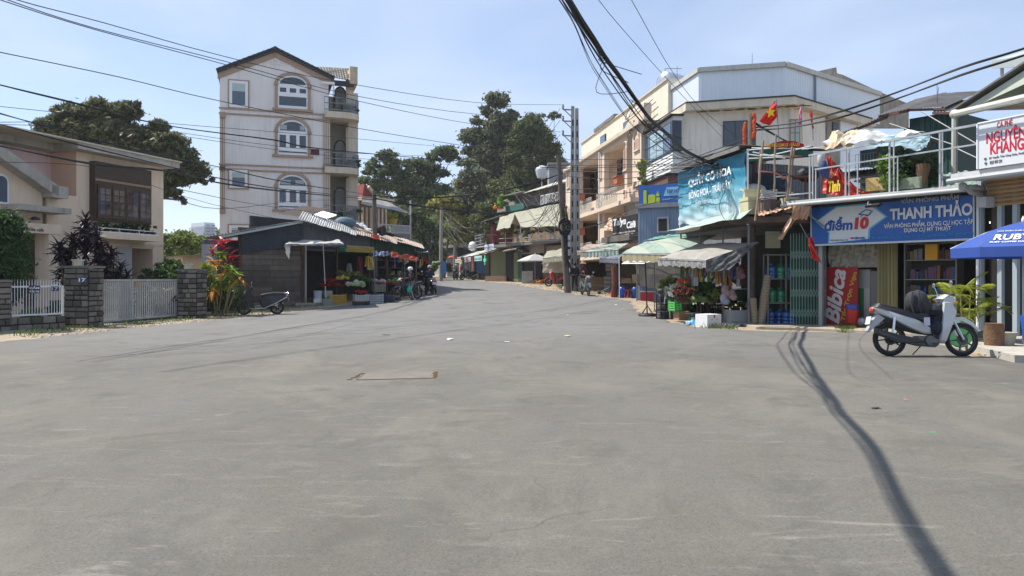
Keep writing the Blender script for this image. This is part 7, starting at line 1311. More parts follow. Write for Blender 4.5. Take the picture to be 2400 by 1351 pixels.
def crate(px,py,w_,d_,h_,col,label,rz=0,dz=0,solid=False,name='crate',cat='crate'):return one(name,label,cat,crate_m(w_,d_,h_,col,solid),flat(col,.5),None,False,gd(px,py,dz),rz)
def box(px,py,w_,d_,h_,col,label,rz=0,dz=0,name='cardboard_box',cat='box',m=None,at=None):
 mb=MB();mb.bx(-w_/2,w_/2,-d_/2,d_/2,0,h_);mb.bx(-w_/2+.01,w_/2-.01,-.008,.008,h_,h_+.004);return one(name,label,cat,mb,m or flat(col),None,False,at or gd(px,py,dz),rz)
def heap(c,rx,ry,n,r,m,label,name='vegetables',cat='vegetables',seed=0,sq=(1,1,.9),hz=.6):
 q=random.Random(seed);mb=MB()
 for i in range(n):a=q.uniform(0,6.28);k=q.random()**.5;mb.ball((rx*k*math.cos(a),ry*k*math.sin(a),r*.6+(1-k)*hz*min(rx,ry)+q.uniform(0,r*.5)),r*q.uniform(.8,1.2),sq,7)
 o=one(name,label,cat,mb,m,None,True,c);return o
def lat(prof,px,py,m,label,name,cat,dz=0,n=16,at=None,group=None):mb=MB();mb.lathe(prof,n);return one(name,label,cat,mb,m,group,50,at or gd(px,py,dz))
M_sty=mat('styrofoam',(.72,.72,.70),.8,var=.08,bump=.1);M_card=mat('cardboard',(.36,.24,.14),.85,var=.25);YEL=(.50,.30,.03);RED=(.45,.02,.015);GRN=(.02,.2,.06);GRY=(.26,.28,.29);BLU=(.02,.1,.42)
def leafy(c,r,n,size,m,label,seed,name='greens',cat='vegetables',rz_=.6):o=quads_obj(name,leaves([(0,0,r*rz_,r,r,r*rz_)],n,size,seed),m);o.location=c;return tag(o,label,cat)
box(746,715,.42,.35,.28,0,'white foam box on the ground at the left of the stall',.4,0,'foam_box',m=M_sty);lat([(.17,0),(.2,.34),(.21,.36),(.19,.36),(.18,.3)],745,715,flat((.5,.52,.56),.4),'white round plastic tub standing on the foam box','tub','tub',.285)
crate(767,716,.42,.35,.30,(.22,.24,.20),'grey green crate holding the foot of the white pole',.4,solid=True);crate(768,712,.36,.3,.3,(.3,.31,.3),'grey plastic crate stacked behind the white pole',.4,.3,True)
crate(790,712,.72,.5,.46,YEL,'big yellow plastic crate under the red basins',.45);crate(784,714,.3,.3,.16,(.5,.25,.02),'small orange crate tucked beside the big yellow one',.5)
crate(846,716,.62,.42,.18,(.03,.03,.035),'low black crate at the front of the left stall',.5);crate(846,715,.6,.4,.3,(.45,.46,.47),'white latticed crate stacked on the low black crate',.5,.19);lat([(.22,0),(.33,.12),(.34,.13),(.31,.12),(.21,.02)],846,714,flat(RED,.4),'red oval basin on the white latticed crate','basin','basin',.5)
crate(879,712,.62,.45,.46,(.3,.33,.35),'tall pale grey crate beside the dark basin',.5);lat([(.3,0),(.42,.3),(.44,.34),(.4,.34),(.3,.08)],908,709,flat((.03,.05,.09),.4),'dark blue tub on the ground near the motorbikes','tub','tub')
crate(888,706,.5,.4,.4,(.2,.19,.15),'brownish crate stacked behind the tall grey crate',.5,.45)
def table(c,w_,d_,h_,col,label,rz,cat='table'):
 t=thing('market_table',label,cat,c,rz);m=MB();m.bx(-w_/2,w_/2,-d_/2,d_/2,h_-.03,h_);obj('table_top',m,flat(col),t)
 lg=MB();lg.bx(-.02,.02,-.02,.02,0,h_-.03);lm_=mesh_of(lg,'leg',M_brownwood)
 for x in(-1,1):
  for y in(-1,1):obj('leg',lm_,None,t,loc=(x*(w_/2-.04),y*(d_/2-.04),0))
 return t
rzm=fm.rz
def mt(u,y,z=None):p=fm.w(u,y,0);p.z=gz(p.y)if z is None else z;return p
ua=fm.U(835,.3)
for(px,w_,h_,lb)in((800,1.7,.78,'low wooden vegetable table under the olive valance'),(846,1.4,.95,'stepped wooden table of cabbages in the left stall'),(905,1.3,1.0,'narrow table in front of the dark shelves'),(945,1.8,1.0,'long table at the far end of the left stalls')):table(mt(fm.U(px,-.1),-.1),w_,.8,h_,(.12,.09,.07),lb,rzm)
tz=lambda u,y,h:(lambda p:V((p.x,p.y,gz(p.y)+h)))(fm.w(u,y,0))
for i,(px,h,col,lb)in enumerate(((772,1.02,RED,'red plastic basin at the left end of the vegetable table'),(785,.8,RED,'wide red tray at the front of the vegetable table'),(760,.8,(.3,.02,.02),'dark red basket beside the doorway'),(812,.95,(.4,.03,.02),'shallow red tray holding onions'))):lat([(.2,0),(.3,.12),(.31,.13),(.27,.11),(.18,.02)],0,0,flat(col,.4),lb,'basin','basin',at=tz(fm.U(px,-.35),-.35,h if i==0 else.8))
M_cab_=mat('cabbage_leaf',(.42,.50,.30),.6,isl=.2,var=.4,scale=8,col2=(.2,.35,.1));M_on=mat('pale_radish',(.6,.55,.5),.5,isl=.15)
for i,(px,py)in enumerate(((826,672),(838,673),(847,668),(851,674),(833,667),(818,671))):p=P(px,py,35.6+i*.1);heap(p,.08,.08,3,.11,M_cab_ if i<4 else M_on,['pale green cabbage at the front left of the heap','halved cabbage in the middle of the table','large cabbage at the top of the heap','pale cabbage at the right end of the heap','bunch of white radishes behind the cabbages','pinkish onions in the red tray'][i],'cabbage' if i<4 else 'vegetables',seed=i)
heap(P(806,657,36.2),.34,.2,16,.09,mat('yellow_mango',(.55,.42,.05),.5,isl=.2),'heap of yellow mangoes wrapped in film','fruit','fruit',3);leafy(P(825,662,36.6),.45,900,.12,L6,'bunches of long green leaves beside the mangoes',71);leafy(P(860,668,36.4),.35,500,.12,M_bush,'dark green herbs right of the cabbages',72);leafy(P(800,646,37.5),.4,400,.16,L5,'yellow green bananas laid on the back shelf',73,'fruit','fruit',.25)
for(px,col,lb)in((818,(.34,.34,.32),'pale shirt hanging at the back of the vegetable stall'),(843,(.16,.03,.04),'dark red apron hanging on the stall post'),(862,(.45,.22,.04),'orange bag hanging above the shelves'),(868,(.42,.38,.1),'yellow cloth hanging next to the orange bag')):
 h={818:.62,843:.9,862:.4,868:.5}[px];y0={818:618,843:602,862:601,868:602}[px];d=37.8 if px==818 else 36.6;a=P(px,y0,d);m=MB();m.cloth(a+V((-.16,0,-h*1.3)),a+V((.2,.05,-h*1.3)),a+V((.12,0,0)),a+V((-.1,0,0)),8,8,0,.04,px);one('hanging_cloth',lb,'cloth',m,flat(col))
sh_=fm.thing('display_rack','dim metal shelves crowded with goods behind the motorbikes','shelf');m=MB()
for u in(fm.U(868,.6),fm.U(905,.6),fm.U(940,.6)):m.bx(u-.02,u+.02,.5,.54,.3,2.6)
for z in(1.2,1.6,2.0,2.4):m.bx(fm.U(868,.6),fm.U(960,.6),.45,.9,z,z+.02)
obj('frame',m,M_steel,sh_);q=random.Random(31)
cols=[(.34,.34,.34),(.06,.1,.25),(.32,.04,.03),(.36,.27,.04),(.05,.17,.07),(.2,.09,.2),(.05,.05,.06),(.32,.13,.04)];cn=['white','blue','red','yellow','green','purple','black','orange']
for i in range(26):
 u=q.uniform(fm.U(868,.5),fm.U(985,.5));k=q.randrange(8);z=q.choice((1.22,1.62,2.02,2.42));p=fm.w(u,.55,z);s=q.uniform(.1,.22);m=MB();m.bx(-s/2,s/2,-.08,.08,0,s*q.uniform(.6,1.3));one('goods_box','%s %s packet on the dim left market shelves'%(nth('a',k),cn[k]),'packet',m,flat(cols[k]),'packets on the left market shelves',False,p,rzm)
for i in range(16):
 u=fm.U(925+i*5,-.3);k=q.randrange(8);p=fm.w(u,-.3,2.75-q.uniform(0,.25));m=MB();h=q.uniform(.2,.6);m.cloth((-.09,0,-h),(.09,0,-h),(.06,0,0),(-.06,0,0),4,4,0,.02,i);one('hanging_goods','%s %s packet strip from the left under the red tarp'%(nth('b',k),cn[k]),'packet',m,flat(cols[k]),'packet strips hanging from the red tarp',False,p,rzm)
for i,(px,py,r,lb)in enumerate(((885,664,.3,'pink and white produce laid on the middle table'),(925,664,.3,'green produce on the far table'),(905,668,.3,'red trays of meat and fruit on the narrow table'),(930,668,.28,'red packets at the table end near the riders'))):heap(P(px,py,37.4+i*.5),r*1.4,.2,14,.09,flat([(.5,.42,.42),(.12,.28,.08),(.4,.04,.05),(.45,.05,.12)][i]),lb,'produce','produce',i)
def stool(px,py,col,label,h=.3,w_=.28,dz=0):
 t=thing('stool',label,'stool',gd(px,py,dz),.5);m=MB();m.bx(-w_/2,w_/2,-w_/2,w_/2,h-.04,h);obj('seat',m,flat(col,.4),t)
 for x in(-1,1):
  for y in(-1,1):m=MB();m.hexa([(x*w_*.55-.025,y*w_*.55-.025,0),(x*w_*.55+.025,y*w_*.55-.025,0),(x*w_*.55+.025,y*w_*.55+.025,0),(x*w_*.55-.025,y*w_*.55+.025,0),(x*w_*.42-.025,y*w_*.42-.025,h-.03),(x*w_*.42+.025,y*w_*.42-.025,h-.03),(x*w_*.42+.025,y*w_*.42+.025,h-.03),(x*w_*.42-.025,y*w_*.42+.025,h-.03)]);obj('leg',m,flat(col,.4),t)
 return t
stool(674,713,(.02,.05,.35),'left blue plastic stool against the plank wall');stool(698,712,(.03,.06,.45),'right blue plastic stool beside the shed doorway')
box(668,716,.5,.4,.28,0,'dark wooden box under the round pink lid',.5,m=M_greywood);lat([(.34,0),(.36,.02),(.34,.04),(.02,.05)],665,712,flat((.4,.22,.2)),'round pinkish lid balanced on a basket by the scooter','lid','lid',.68);lat([(.2,0),(.28,.38),(.27,.38)],665,713,M_black,'dark round basket under the pink lid','basket','basket',.285)
m=MB();m.bx(-.5,.5,-.1,.1,0,.03);one('plank','pale short plank lying beside the round basket','plank',m,flat((.4,.28,.15)),loc=gd(678,713,.3),rz=.5)
def P3(*a):return[P(*q_)for q_ in a]
M_gtent=mat('green_striped_tent',(.33,.42,.35),.7,var=.35,trans=.2,stripe=(0,1.0,(.40,.44,.36)));M_ytent=mat('yellow_tent',(.46,.40,.25),.7,var=.3,trans=.25)
awning('market_canopy','green and cream striped stall canopy with a scalloped yellow valance',P3((1458,594,28.6),(1580,596,25.6),(1700,540,27.2),(1510,566,31.5)),M_gtent,21,sag=-.12,valance=(.30,M_ytent));awning('market_canopy','green tent top behind the striped canopy',P3((1505,566,30.5),(1700,540,26.4),(1590,548,30),(1550,553,32)),mat('aqua_tent',(.16,.36,.29),.7,trans=.2),22,frame=False)
aw2=awning('market_canopy','large dusty grey cream canopy tilted over the fruit stall',P3((1542,606,25.5),(1655,611,22.8),(1778,567,22.6),(1640,573,25.6)),M_tarpd,23,sag=-.12,wr=.015,valance=(.24,mat('torn_fringe',(.36,.35,.33),.9,var=.9,scale=9,col2=(.03,.03,.03))));m=MB();m.cloth(*P3((1656,640,22.8),(1710,632,22.5),(1775,568,22.5),(1655,610,22.8)),12,6,0,.03,2);obj('side_skirt',m,mat('netting_and_shade',(.035,.035,.04),.9,var=.6,scale=12,col2=(.2,.2,.2)),aw2)
m=MB();m.cloth(*P3((1562,622,25),(1700,624,22.9),(1700,606,22.9),(1560,606,25)),16,4,0,.03,2);obj('underside_shade',m,mat('netting_and_shade',(.035,.035,.04)),aw2)  # dark sheet puts the shade of the canopy's underside into colour
m=MB();a=P3((1500,602,30),(1560,600,29),(1545,615,29.4));m.add([*a,*[p+V((0,.02,0))for p in a]],[(0,1,2),(3,5,4)]);a=P3((1478,600,30.5),(1500,603,30),(1496,616,30));one('awning_flap','bright blue triangle of tarpaulin hanging under the striped canopy','tarpaulin',m,flat((.01,.05,.42)))
awning('awning','white tarp edge in the shade under the striped canopy',P3((1458,617,31),(1565,616,29.5),(1560,604,31.5),(1470,600,33)),M_tarp,24)
def umb_pole(label,px,py0,py1,tx=None,tyr=True,m=M_black,r=.025):
 g=gd(px,py1);t=thing('umbrella_pole',label,'pole',g);tp=P(tx or px,py0,g.y);mb=MB();mb.tube([(0,0,0),(tp.x-g.x,0,tp.z-g.z)],r,8);obj('shaft',mb,m,t)
 if tyr:
  mb=MB();mb.lathe([(.1,0),(.3,.0),(.34,.05),(.3,.11),(.1,.1)],18);obj('base',mb,M_black,t)
  for k in range(4):mb=MB();a=k*1.57+.5;mb.tube([(.28*math.cos(a),.28*math.sin(a),.08),(0,0,.42)],.012,5);obj('brace',mb,M_black,t)
umb_pole('black canopy pole standing in a tyre base at the road edge',1517,605,742,1512);umb_pole('thin dark pole right of the tyre based pole',1534,600,728,1533,False,M_steel,.02);umb_pole('leaning grey metal pole in the middle of the fruit stall',1686,612,735,1665,False,M_galv,.035);umb_pole('thin white pole at the left of the cupboard',1452,604,700,1451,False,M_white,.02)
box(1660,768,.58,.48,.40,0,'clean white styrofoam box with round dimples on the road edge',.55,m=M_sty)
g=gd(1660,768);m=MB()
for a in(-.1,.1):
 for b in(.1,.25):m.lathe([(.018,0),(.016,.004)],8,(a,0,0),axis=1);k=len(m.v)-16;m.v[k:]=[(x,y-.248,z+b)for x,y,z in m.v[k:]]
m.bx(-.03,.03,-.25,-.243,.3,.38);tag(obj('box_print',m,flat((.5,.05,.03)),None,False,g,.55),'red mark and dimples on the side of the clean foam box','print')
box(1738,757,1.0,.55,.42,0,'long dirty white styrofoam box lettered in pen',.1,m=mat('dirty_foam',(.58,.58,.56),.8,var=.3));leafy(gd(1722,757,.42),.28,500,.1,M_bush,'green leaves heaped on the long foam box',74);heap(gd(1745,752,.44),.14,.12,5,.1,flat((.4,.42,.5),.4),'white plastic bag on the long foam box','plastic_bag','bag',2)
box(1597,750,.42,.4,.30,0,'open brown carton under the green crate',.3,m=M_card);crate(1598,748,.55,.42,.36,GRN,'dark green crate stacked on the brown carton',.3,.31);crate(1582,750,.25,.42,.36,(.12,.5,.12),'bright green crate end beside the dark green crate',.3,.31)
for i in range(3):crate(1560,748-i,.52,.4,.28,(.02,.02,.03),['bottom black crate of the stack by the tyre base','middle black crate of the stack by the tyre base','top black crate of the stack by the tyre base'][i],.2,i*.285)
lat([(.3,0),(.42,.1),(.43,.12),(.3,.03)],1568,746,flat((.35,.04,.03)),'red tray on top of the black crates','tray','tray',.87);leafy(gd(1566,744,.93),.36,900,.13,L6,'leafy greens in the red tray on the black crates',75)
stool(1572,748,(.2,.2,.21),'tall grey plastic stool in front of the fruit table',.75,.32)
M_cac=mat('spiky_pineapple',(.10,.10,.05),.8,isl=.4);M_fl=flat((.28,.03,.05))
for i,(px,py,r,n,s,mm,lb)in enumerate(((1560,690,.26,1400,.07,mat('grey_foliage',(.15,.15,.12),.7,isl=.5),'grey feathery bunch at the left end of the fruit stall'),(1582,690,.3,900,.14,leafmat('silver_leaf',(.25,.28,.25),None,.5),'silvery long leaved bunch beside the feathery one'),(1604,692,.3,900,.1,leafmat('red_green',(.2,.04,.04),(.08,.1,.04),.5),'dark red foliage below the seller in red'),(1628,688,.42,1600,.11,M_bush,'dark green pineapple tops heaped on the stall'),(1655,690,.42,1600,.11,M_bush,'dark green vegetables heaped in the middle of the stall'),(1690,692,.3,900,.1,leafmat('yellow_green',(.2,.26,.05),None,.5),'yellow green fruit bunches behind the leaning pole'),(1700,655,.55,1800,.1,leafmat('orange_brown',(.28,.10,.04),(.1,.08,.03),.5),'orange brown dried goods hanging on the right of the stall'),(1672,702,.4,1200,.1,leafmat('olive_fruit',(.12,.14,.05),None,.5),'olive green fruits low on the table'))):leafy(P(px,py+8,25.2-(i%3)*.5),r,n,s,mm,lb,80+i)
heap(P(1608,712,25),.4,.3,18,.1,M_cac,'dark melons heaped at the table front','fruit','fruit',5);heap(P(1640,712,24.6),.42,.3,18,.12,mat('green_melon',(.1,.16,.05),.5,isl=.3),'green melons heaped beside the scale','fruit','fruit',6)
t=table(gd(1640,741),2.6,.8,.82,(.12,.10,.06),'long rough fruit table behind the stools',-.9);table(gd(1700,738),1.6,.7,.6,(.05,.06,.05),'low dark table on the right of the fruit stall',-.3)
for i,(px,c_)in enumerate(((1606,(.03,.06,.04)),(1622,(.05,.04,.03)),(1642,(.03,.03,.05)),(1664,(.02,.05,.03)),(1684,(.06,.03,.03)))):crate(px,745-i,.6,.45,.5,c_,'dark crate %s from the left under the fruit table'%nth('u'),.1)
stool(1636,748,(.10,.07,.07),'brown plastic bench stool in front of the long fruit table',.62,.55);stool(1655,746,(.10,.07,.07),'second brown bench stool under the digital scale',.6,.5)
def scale_(px,py,dz,label):t=thing('kitchen_scale',label,'scale',gd(px,py,dz));m=MB();m.hexa([(-.13,-.11,0),(.13,-.11,0),(.13,.11,0),(-.13,.11,0),(-.08,-.08,.24),(.08,-.08,.24),(.08,.08,.24),(-.08,.08,.24)]);obj('body',m,flat((.03,.16,.08),.5),t);m=MB();m.lathe([(.03,.24),(.03,.28),(.2,.29),(.24,.33),(.22,.32),(.02,.3)],16);obj('pan',m,M_galv,t);m=MB();m.lathe([(.07,-.115),(.07,-.1)],14,(0,0,.12),axis=1);obj('dial',m,flat((.6,.6,.6)),t)
scale_(1656,738,.82,'green spring scale standing on the fruit table');scale_(1622,757,0,'green spring scale with wide pan on the ground')
crate(1692,735,.36,.34,.36,(.45,.47,.5),'white printed bucket crate on the low dark table',-.1,.45,True);crate(1712,738,.8,.45,.2,(.03,.16,.07),'dark green tray crate on the low dark table',-.1,.61);lat([(.28,0),(.38,.4),(.4,.42),(.36,.42)],1745,740,flat((.04,.07,.05)),'dark green tub with a white lid behind the foam box','tub','tub',.55);lat([(.4,0),(.41,.03),(.1,.05)],1745,740,flat((.5,.5,.47)),'white lid on the dark green tub','lid','lid',.98);lat([(.33,0),(.4,.3),(.38,.3)],1748,738,flat((.22,.07,.04)),'terracotta coloured basin above the green tub','basin','basin',1.1)
for i,(px,py,col,lb)in enumerate(((1630,760,(.5,.52,.5),'crumpled grey white bag by the ground scale'),(1628,762,(.08,.3,.55),'blue plastic bag on the ground by the foam box'),(1700,765,(.12,.15,.3),'dark blue sheet spread on the ground behind the foam box'),(1720,766,(.05,.07,.2),'navy cloth trailing along the kerb'),(1686,764,(.4,.05,.08),'red packet standing behind the clean foam box'))):
 g=gd(px,py);m=MB();r=.2;m.cloth((-r*1.6,-r,.02),(r*1.6,-r,.02),(r*1.6,r,.04),(-r*1.6,r,.04),10,6,-.1 if i<2 else-.02,.03,i);one('plastic_sheet',lb,'bag',m,flat(col,.4),None,False,g)
M_bag=flat((.5,.3,.32),.4)
for i,(px,py,col,lb)in enumerate(((1700,680,(.28,.17,.17),'pink net bag of garlic leaning on the stall'),(1715,690,(.3,.2,.19),'tall clear bag with red pieces'),(1697,700,(.28,.28,.34),'pale lilac bag beside the pink net bag'),(1735,640,(.2,.1,.11),'pink bundle hanging at the right end of the canopy'))):m=MB();m.ball((0,0,0),.15,(.9,.6,1.2),9);m.ball((.05,-.03,-.1),.12,(1.1,.8,.9),7);one('bag',lb,'bag',m,flat(col,.5),None,True,P(px,py,23.4))
q=random.Random(77)
for i in range(22):
 px=1600+i*6.2;k=q.randrange(8);p=P(px,626,24.6-i*.05);h=q.uniform(.25,.7);m=MB();m.cloth((-.07,0,-h),(.07,0,-h),(.05,0,0),(-.05,0,0),3,4,0,.02,i);one('hanging_goods','%s narrow %s packet strip from the left inside the fruit stall'%(nth('c',k),cn[k]),'packet',m,flat(cols[k]),'packet strips hanging inside the fruit stall',False,p)
m=MB();m.cloth(*P3((1640,670,25.8),(1652,670,25.8),(1652,628,25.8),(1640,628,25.8)),6,8,0,.02,3);one('hanging_cloth','pale cloth hanging behind the hanging packets','cloth',m,flat((.4,.4,.38)));m=MB();m.cloth(*P3((1603,656,26.6),(1613,656,26.6),(1613,622,26.6),(1603,622,26.6)),6,8,0,.02,3);one('hanging_cloth','yellow orange cloth strip above the seller in red','cloth',m,flat((.5,.3,.03)))
m=MB();m.cloth(*P3((1490,668,36.5),(1650,700,29.5),(1650,548,29.5),(1490,585,36.5)),16,6,0,.04,5);one('dark_backdrop','dark tarpaulin wall closing the back of the stalls under the striped canopy','tarpaulin',m,mat('stall_shade_fill',(.06,.055,.05),.9,var=.5))  # backdrop added to put darkness behind the open stalls
c0=gd(1535,706);cab=thing('display_cupboard','glazed wooden food cupboard with paper notices under the canopy','cupboard',c0,-.25);m=MB()
for x in(-.85,.85):
 for y in(-.25,.25):m.bx(x-.03,x+.03,y-.03,y+.03,0,1.85)
m.bx(-.85,.85,-.28,.28,1.8,1.85);m.bx(-.85,.85,-.28,.28,1.28,1.32);m.bx(-.85,.85,-.27,.27,.85,.88);obj('frame',m,flat((.30,.27,.2)),cab);m=MB();m.bx(-.82,.82,.2,.22,.88,1.8);m.bx(-.82,.82,-.24,-.22,.88,1.28);obj('panel',m,flat((.27,.25,.2)),cab);m=MB();m.bx(-.8,-.35,-.3,-.285,1.34,1.78);m.bx(-.32,-.05,-.3,-.285,1.48,1.78);obj('notice',m,flat((.55,.58,.6)),cab)
text('lettering','BÚN RIÊU\nMÌ QUẢNG\nBÁNH CANH',cab,-.77,-.38,1.38,1.75,-.302,flat((.1,.1,.12)),.02)
box(1520,705,.75,.45,.42,0,'red cooler box with white lid under the food cupboard',-.2,name='cooler_box',m=flat((.5,.02,.03),.4));box(1520,705,.78,.48,.05,0,'white lid of the red cooler box',-.2,.42,name='lid',cat='lid',m=flat((.6,.6,.6)));box(1518,704,.6,.4,.32,0,'brown carton on the red cooler lid',-.2,.48,m=M_card);m=MB();m.cloth((-.4,-.25,0),(.4,-.25,0),(.4,.2,.1),(-.4,.2,.1),8,6,0,.05);one('plastic_sheet','white plastic sheet crumpled over the brown carton','bag',m,M_white,loc=gd(1518,703,.85),rz=-.2)
m=MB();m.bx(-.3,.3,-.01,.01,0,.95);t=thing('poster_board','white poster board with blue print leaning by the cooler','board',gd(1552,706),-.3);o=obj('board',m,flat((.5,.52,.62)),t);o.rotation_euler.x=-.2;m=MB();[m.bx(-.2+(i%2)*.2,-.05+(i%2)*.25,-.018,-.011,.25+i*.13,.3+i*.13)for i in range(5)];o=obj('print',m,flat((.15,.15,.45)),t);o.rotation_euler.x=-.2
BAR=[(.15,0),(.2,.04),(.21,.2),(.21,.42),(.17,.52),(.11,.56),(.11,.6)]
lat(BAR,1459,698,flat(BLU,.3),'blue water barrel left of the folding table','barrel','barrel');lat(BAR,1489,699,flat((.015,.07,.25),.3),'darker blue water barrel right of the red stool','barrel','barrel');stool(1474,699,(.25,.02,.03),'dark red plastic stool between the blue barrels',.42)
table(gd(1475,698),1.1,.6,.78,(.25,.2,.17),'small folding table over the blue barrels',-.2);box(1493,698,.5,.4,.4,0,'brown carton on the folding table',-.2,.79,m=M_card);box(1468,698,.5,.3,.2,0,'dark tray of bread on the folding table',-.2,.79,m=flat((.22,.12,.06)))
m=MB();m.tube([(0,0,0),(.03,0,.8),(-.03,0,1.6)],[.17,.2,.16],9);one('cloth_roll','tall reddish brown draped roll beside the parked trolley','cloth',m,mat('redbrown_cloth',(.14,.05,.03),.9,bump=.6,bscale=8),None,True,gd(1441,697));box(1440,697,.35,.3,.3,0,'red plastic box under the brown roll',0,0,m=flat((.4,.03,.04)))
for i,(px,py,dz,w_,h_,col,lb)in enumerate(((1432,682,0,.5,1.2,(.25,.25,.27),'tall grey stack of canned drinks behind the trolley'),(1424,683,0,.4,.9,(.4,.38,.36),'pale stack of drink packs by the terrace steps'),(1432,682,1.21,.6,.42,(.5,.4,.36),'pinkish carton pack on top of the drink stacks'))):box(px,py,w_,.5,h_,0,lb,-.2,dz,m=mat('packs%d'%i,col,.6,var=.4,stripe=(2,.24,tuple(c*.5 for c in col))))
t=thing('hand_trolley','folded metal hand trolley lying near the road edge','trolley',gd(1424,690));m=MB()
for a,b in(((-.5,0,.1),(.4,0,.5)),((-.5,.3,.1),(.4,.3,.5)),((-.5,0,.1),(-.5,.3,.1)),((.4,0,.5),(.4,.3,.5)),((0,0,.32),(0,.3,.32)),((.1,.15,.05),(.4,.15,.5))):m.tube([a,b],.02,5)
obj('frame',m,M_steel,t);m=MB();m.lathe([(.08,-.02),(.08,.02)],10,(-.45,0,.08),axis=1);obj('wheel',m,M_black,t);m=MB();m.lathe([(.08,.28),(.08,.32)],10,(-.45,0,.08),axis=1);obj('wheel',m,M_black,t)
for i in range(5):m=MB();m.bx(-1.7,1.7,0,.3,0,.16);one('step','stone step %s of the dark flight left of the drink stacks'%['lowest','second','third','fourth','top'][i],'step',m,mat('mossy_stone',(.22,.17,.11),.9,var=.6,bump=.5),loc=(pt(1400,47).x,46.6+i*.3,gz(46.6)+i*.16),rz=-.2)
JUG=[(.10,0),(.14,.01),(.145,.08),(.135,.09),(.145,.1),(.145,.18),(.135,.19),(.145,.2),(.145,.3),(.12,.36),(.05,.40),(.03,.41),(.03,.46)]
jb=MB().lathe(JUG,14);jm=[mesh_of(jb,'jug',mat('blue_jug',(.015,.07,.24),.2,var=.3,spec=.7),50),mesh_of(jb,'jug',mat('green_jug',(.02,.17,.08),.2,var=.3,spec=.7),50)]
rk=thing('water_rack','steel rack of blue and green water jugs beside the folding gate','rack',(pt(1842,22.9).x,22.9,.07));m=MB()
for x in(-.55,0,.55):
 for y in(0,.4):m.bx(x-.02,x+.02,y-.02,y+.02,0,2.15)
for z in(.62,1.36,2.1):m.bx(-.56,.56,-.02,.42,z,z+.03)
obj('frame',m,mat('rack_steel',(.22,.22,.2),.6,.3),rk);q=random.Random(3);names={0:'blue',1:'green'}
def jug(x,y,z,k,label):t=bpy.data.objects.new('water_jug',jm[k]);COL.objects.link(t);t.location=(rk.location.x+x,rk.location.y+y,.07+z);tag(t,label,'water jug','water jugs around the steel rack')
for j,z in enumerate((.65,1.39)):
 for i in range(4):
  if j==0 and i>1:continue
  k=1 if j==0 or i==1 else 0;jug(-.4+i*.27,.1,z,k,'%s water jug on the %s shelf, %s from the left'%(names[k],['lower','upper'][j],['first','second','third','fourth'][i]));jug(-.38+i*.27,.32,z,k,'%s water jug in the back row of the %s shelf, %s place'%(names[k],['lower','upper'][j],['first','second','third','fourth'][i]))
for i,(x,y,k)in enumerate(((-.42,.12,0),(-.15,.15,0),(.12,-.2,0),(.5,-.18,1),(.3,.1,1),(-.02,-.1,0))):jug(x,y,0,k,'%s water jug on the floor, %s'%(names[k],['at the far left under the rack','second under the rack','in front of the rack with a pale label','nearest the folding gate','between the front jugs','behind the labelled jug'][i]))
gt=thing('folding_gate','green steel lattice folding gate half open beside the post','gate',(pt(1853,22.45).x,22.45,.07),math.atan2(-.3,.95));Wg=.98;M_gate=mat('gate_green',(.20,.32,.26),.5,.3,var=.3)
bm=MB();bm.bx(-.008,.008,-.008,.008,0,2.75);bmm=mesh_of(bm,'bar',M_gate)
for i in range(13):obj('bar',bmm,None,gt,loc=(Wg*i/12,0,0))
bm=MB();s_=Wg/12
for z in(.35,.95,1.55,2.1):
 for i in range(12):
  for sg_ in(-1,1):bm.bar((i*s_,.012*sg_,z-.14*sg_),((i+1)*s_,.012*sg_,z+.14*sg_),.014,.006)
obj('lattice',bm,M_gate,gt,kind='stuff');m=MB();m.bx(0,Wg,.25,.27,0,2.7);obj('backing',m,flat((.02,.06,.045)),gt)
for i,(px,w_,lb,rr)in enumerate(((1783,.3,'rolled bamboo mat standing left of the water rack',.14),(1770,.22,'grey torn board roll leaning by the foam box',.08))):m=MB();w_*=.75;m.lathe([(w_/2,0),(w_/2+.02,.8),(w_/2-.01,1.5-.7*i)],12);o=one('mat_roll',lb,'mat',m,mat('bamboo_mat',(.26,.22,.16),.9,var=.5,scale=8,stripe=(2,.09,(.18,.15,.1))),None,True,(pt(px,22.6).x,22.6,.07));o.rotation_euler.y=rr*(1 if i==0 else-1)
m=MB();m.bx(-.22,.22,0,.05,0,.5);m.bx(-.2,.2,-.03,0,.1,.4);one('price_board','yellow edged board hung high beside the canopy corner','sign',m,flat((.20,.19,.12)),loc=P(1812,582,22.3))
sp_=fs
def sthing(name,label,cat,px,off,z=0,group=None):return thing(name,label,cat,sp_.w(sp_.U(px,off),off,z),sp_.rz,group)
t=sthing('candy_panel','tall red candy panel lettered in white and yellow leaning in the shop','sign',1936,.75,.075);Wp=sp_.U(2010,.75)-sp_.U(1936,.75);m=MB();m.bx(0,Wp,0,.04,0,1.72);obj('board',m,mat('candy_red',(.34,.012,.015),.5,var=.1),t)
text('lettering','Bibica',t,-.42,1.2,.62,1.1,-.004,flat((.6,.6,.6)),.03,shear=.3,rot=R(82));t.children[-1].location=(Wp*.3-.39,0,0)
text('lettering','Tết Trọn Vẹn',t,-.2,1.3,.75,.95,-.004,flat((.5,.38,.04)),.02,rot=R(75));t.children[-1].location=(Wp*.72-.55,0,0)
t=sthing('storage_stack','stack of grey sacks and cartons behind the red candy panel','goods',2012,1.0,.075)
for i,(x0,x1,z0,z1,c)in enumerate(((0,.35,1.1,1.65,(.3,.3,.28)),(.0,.15,0,1.1,(.04,.18,.06)),(.16,.34,0,1.1,(.42,.38,.36)),(.36,.8,0,1.6,(.2,.19,.18)))):m=MB();m.bx(x0,x1,0,.3,z0,z1);obj('carton',m,flat(c),t)
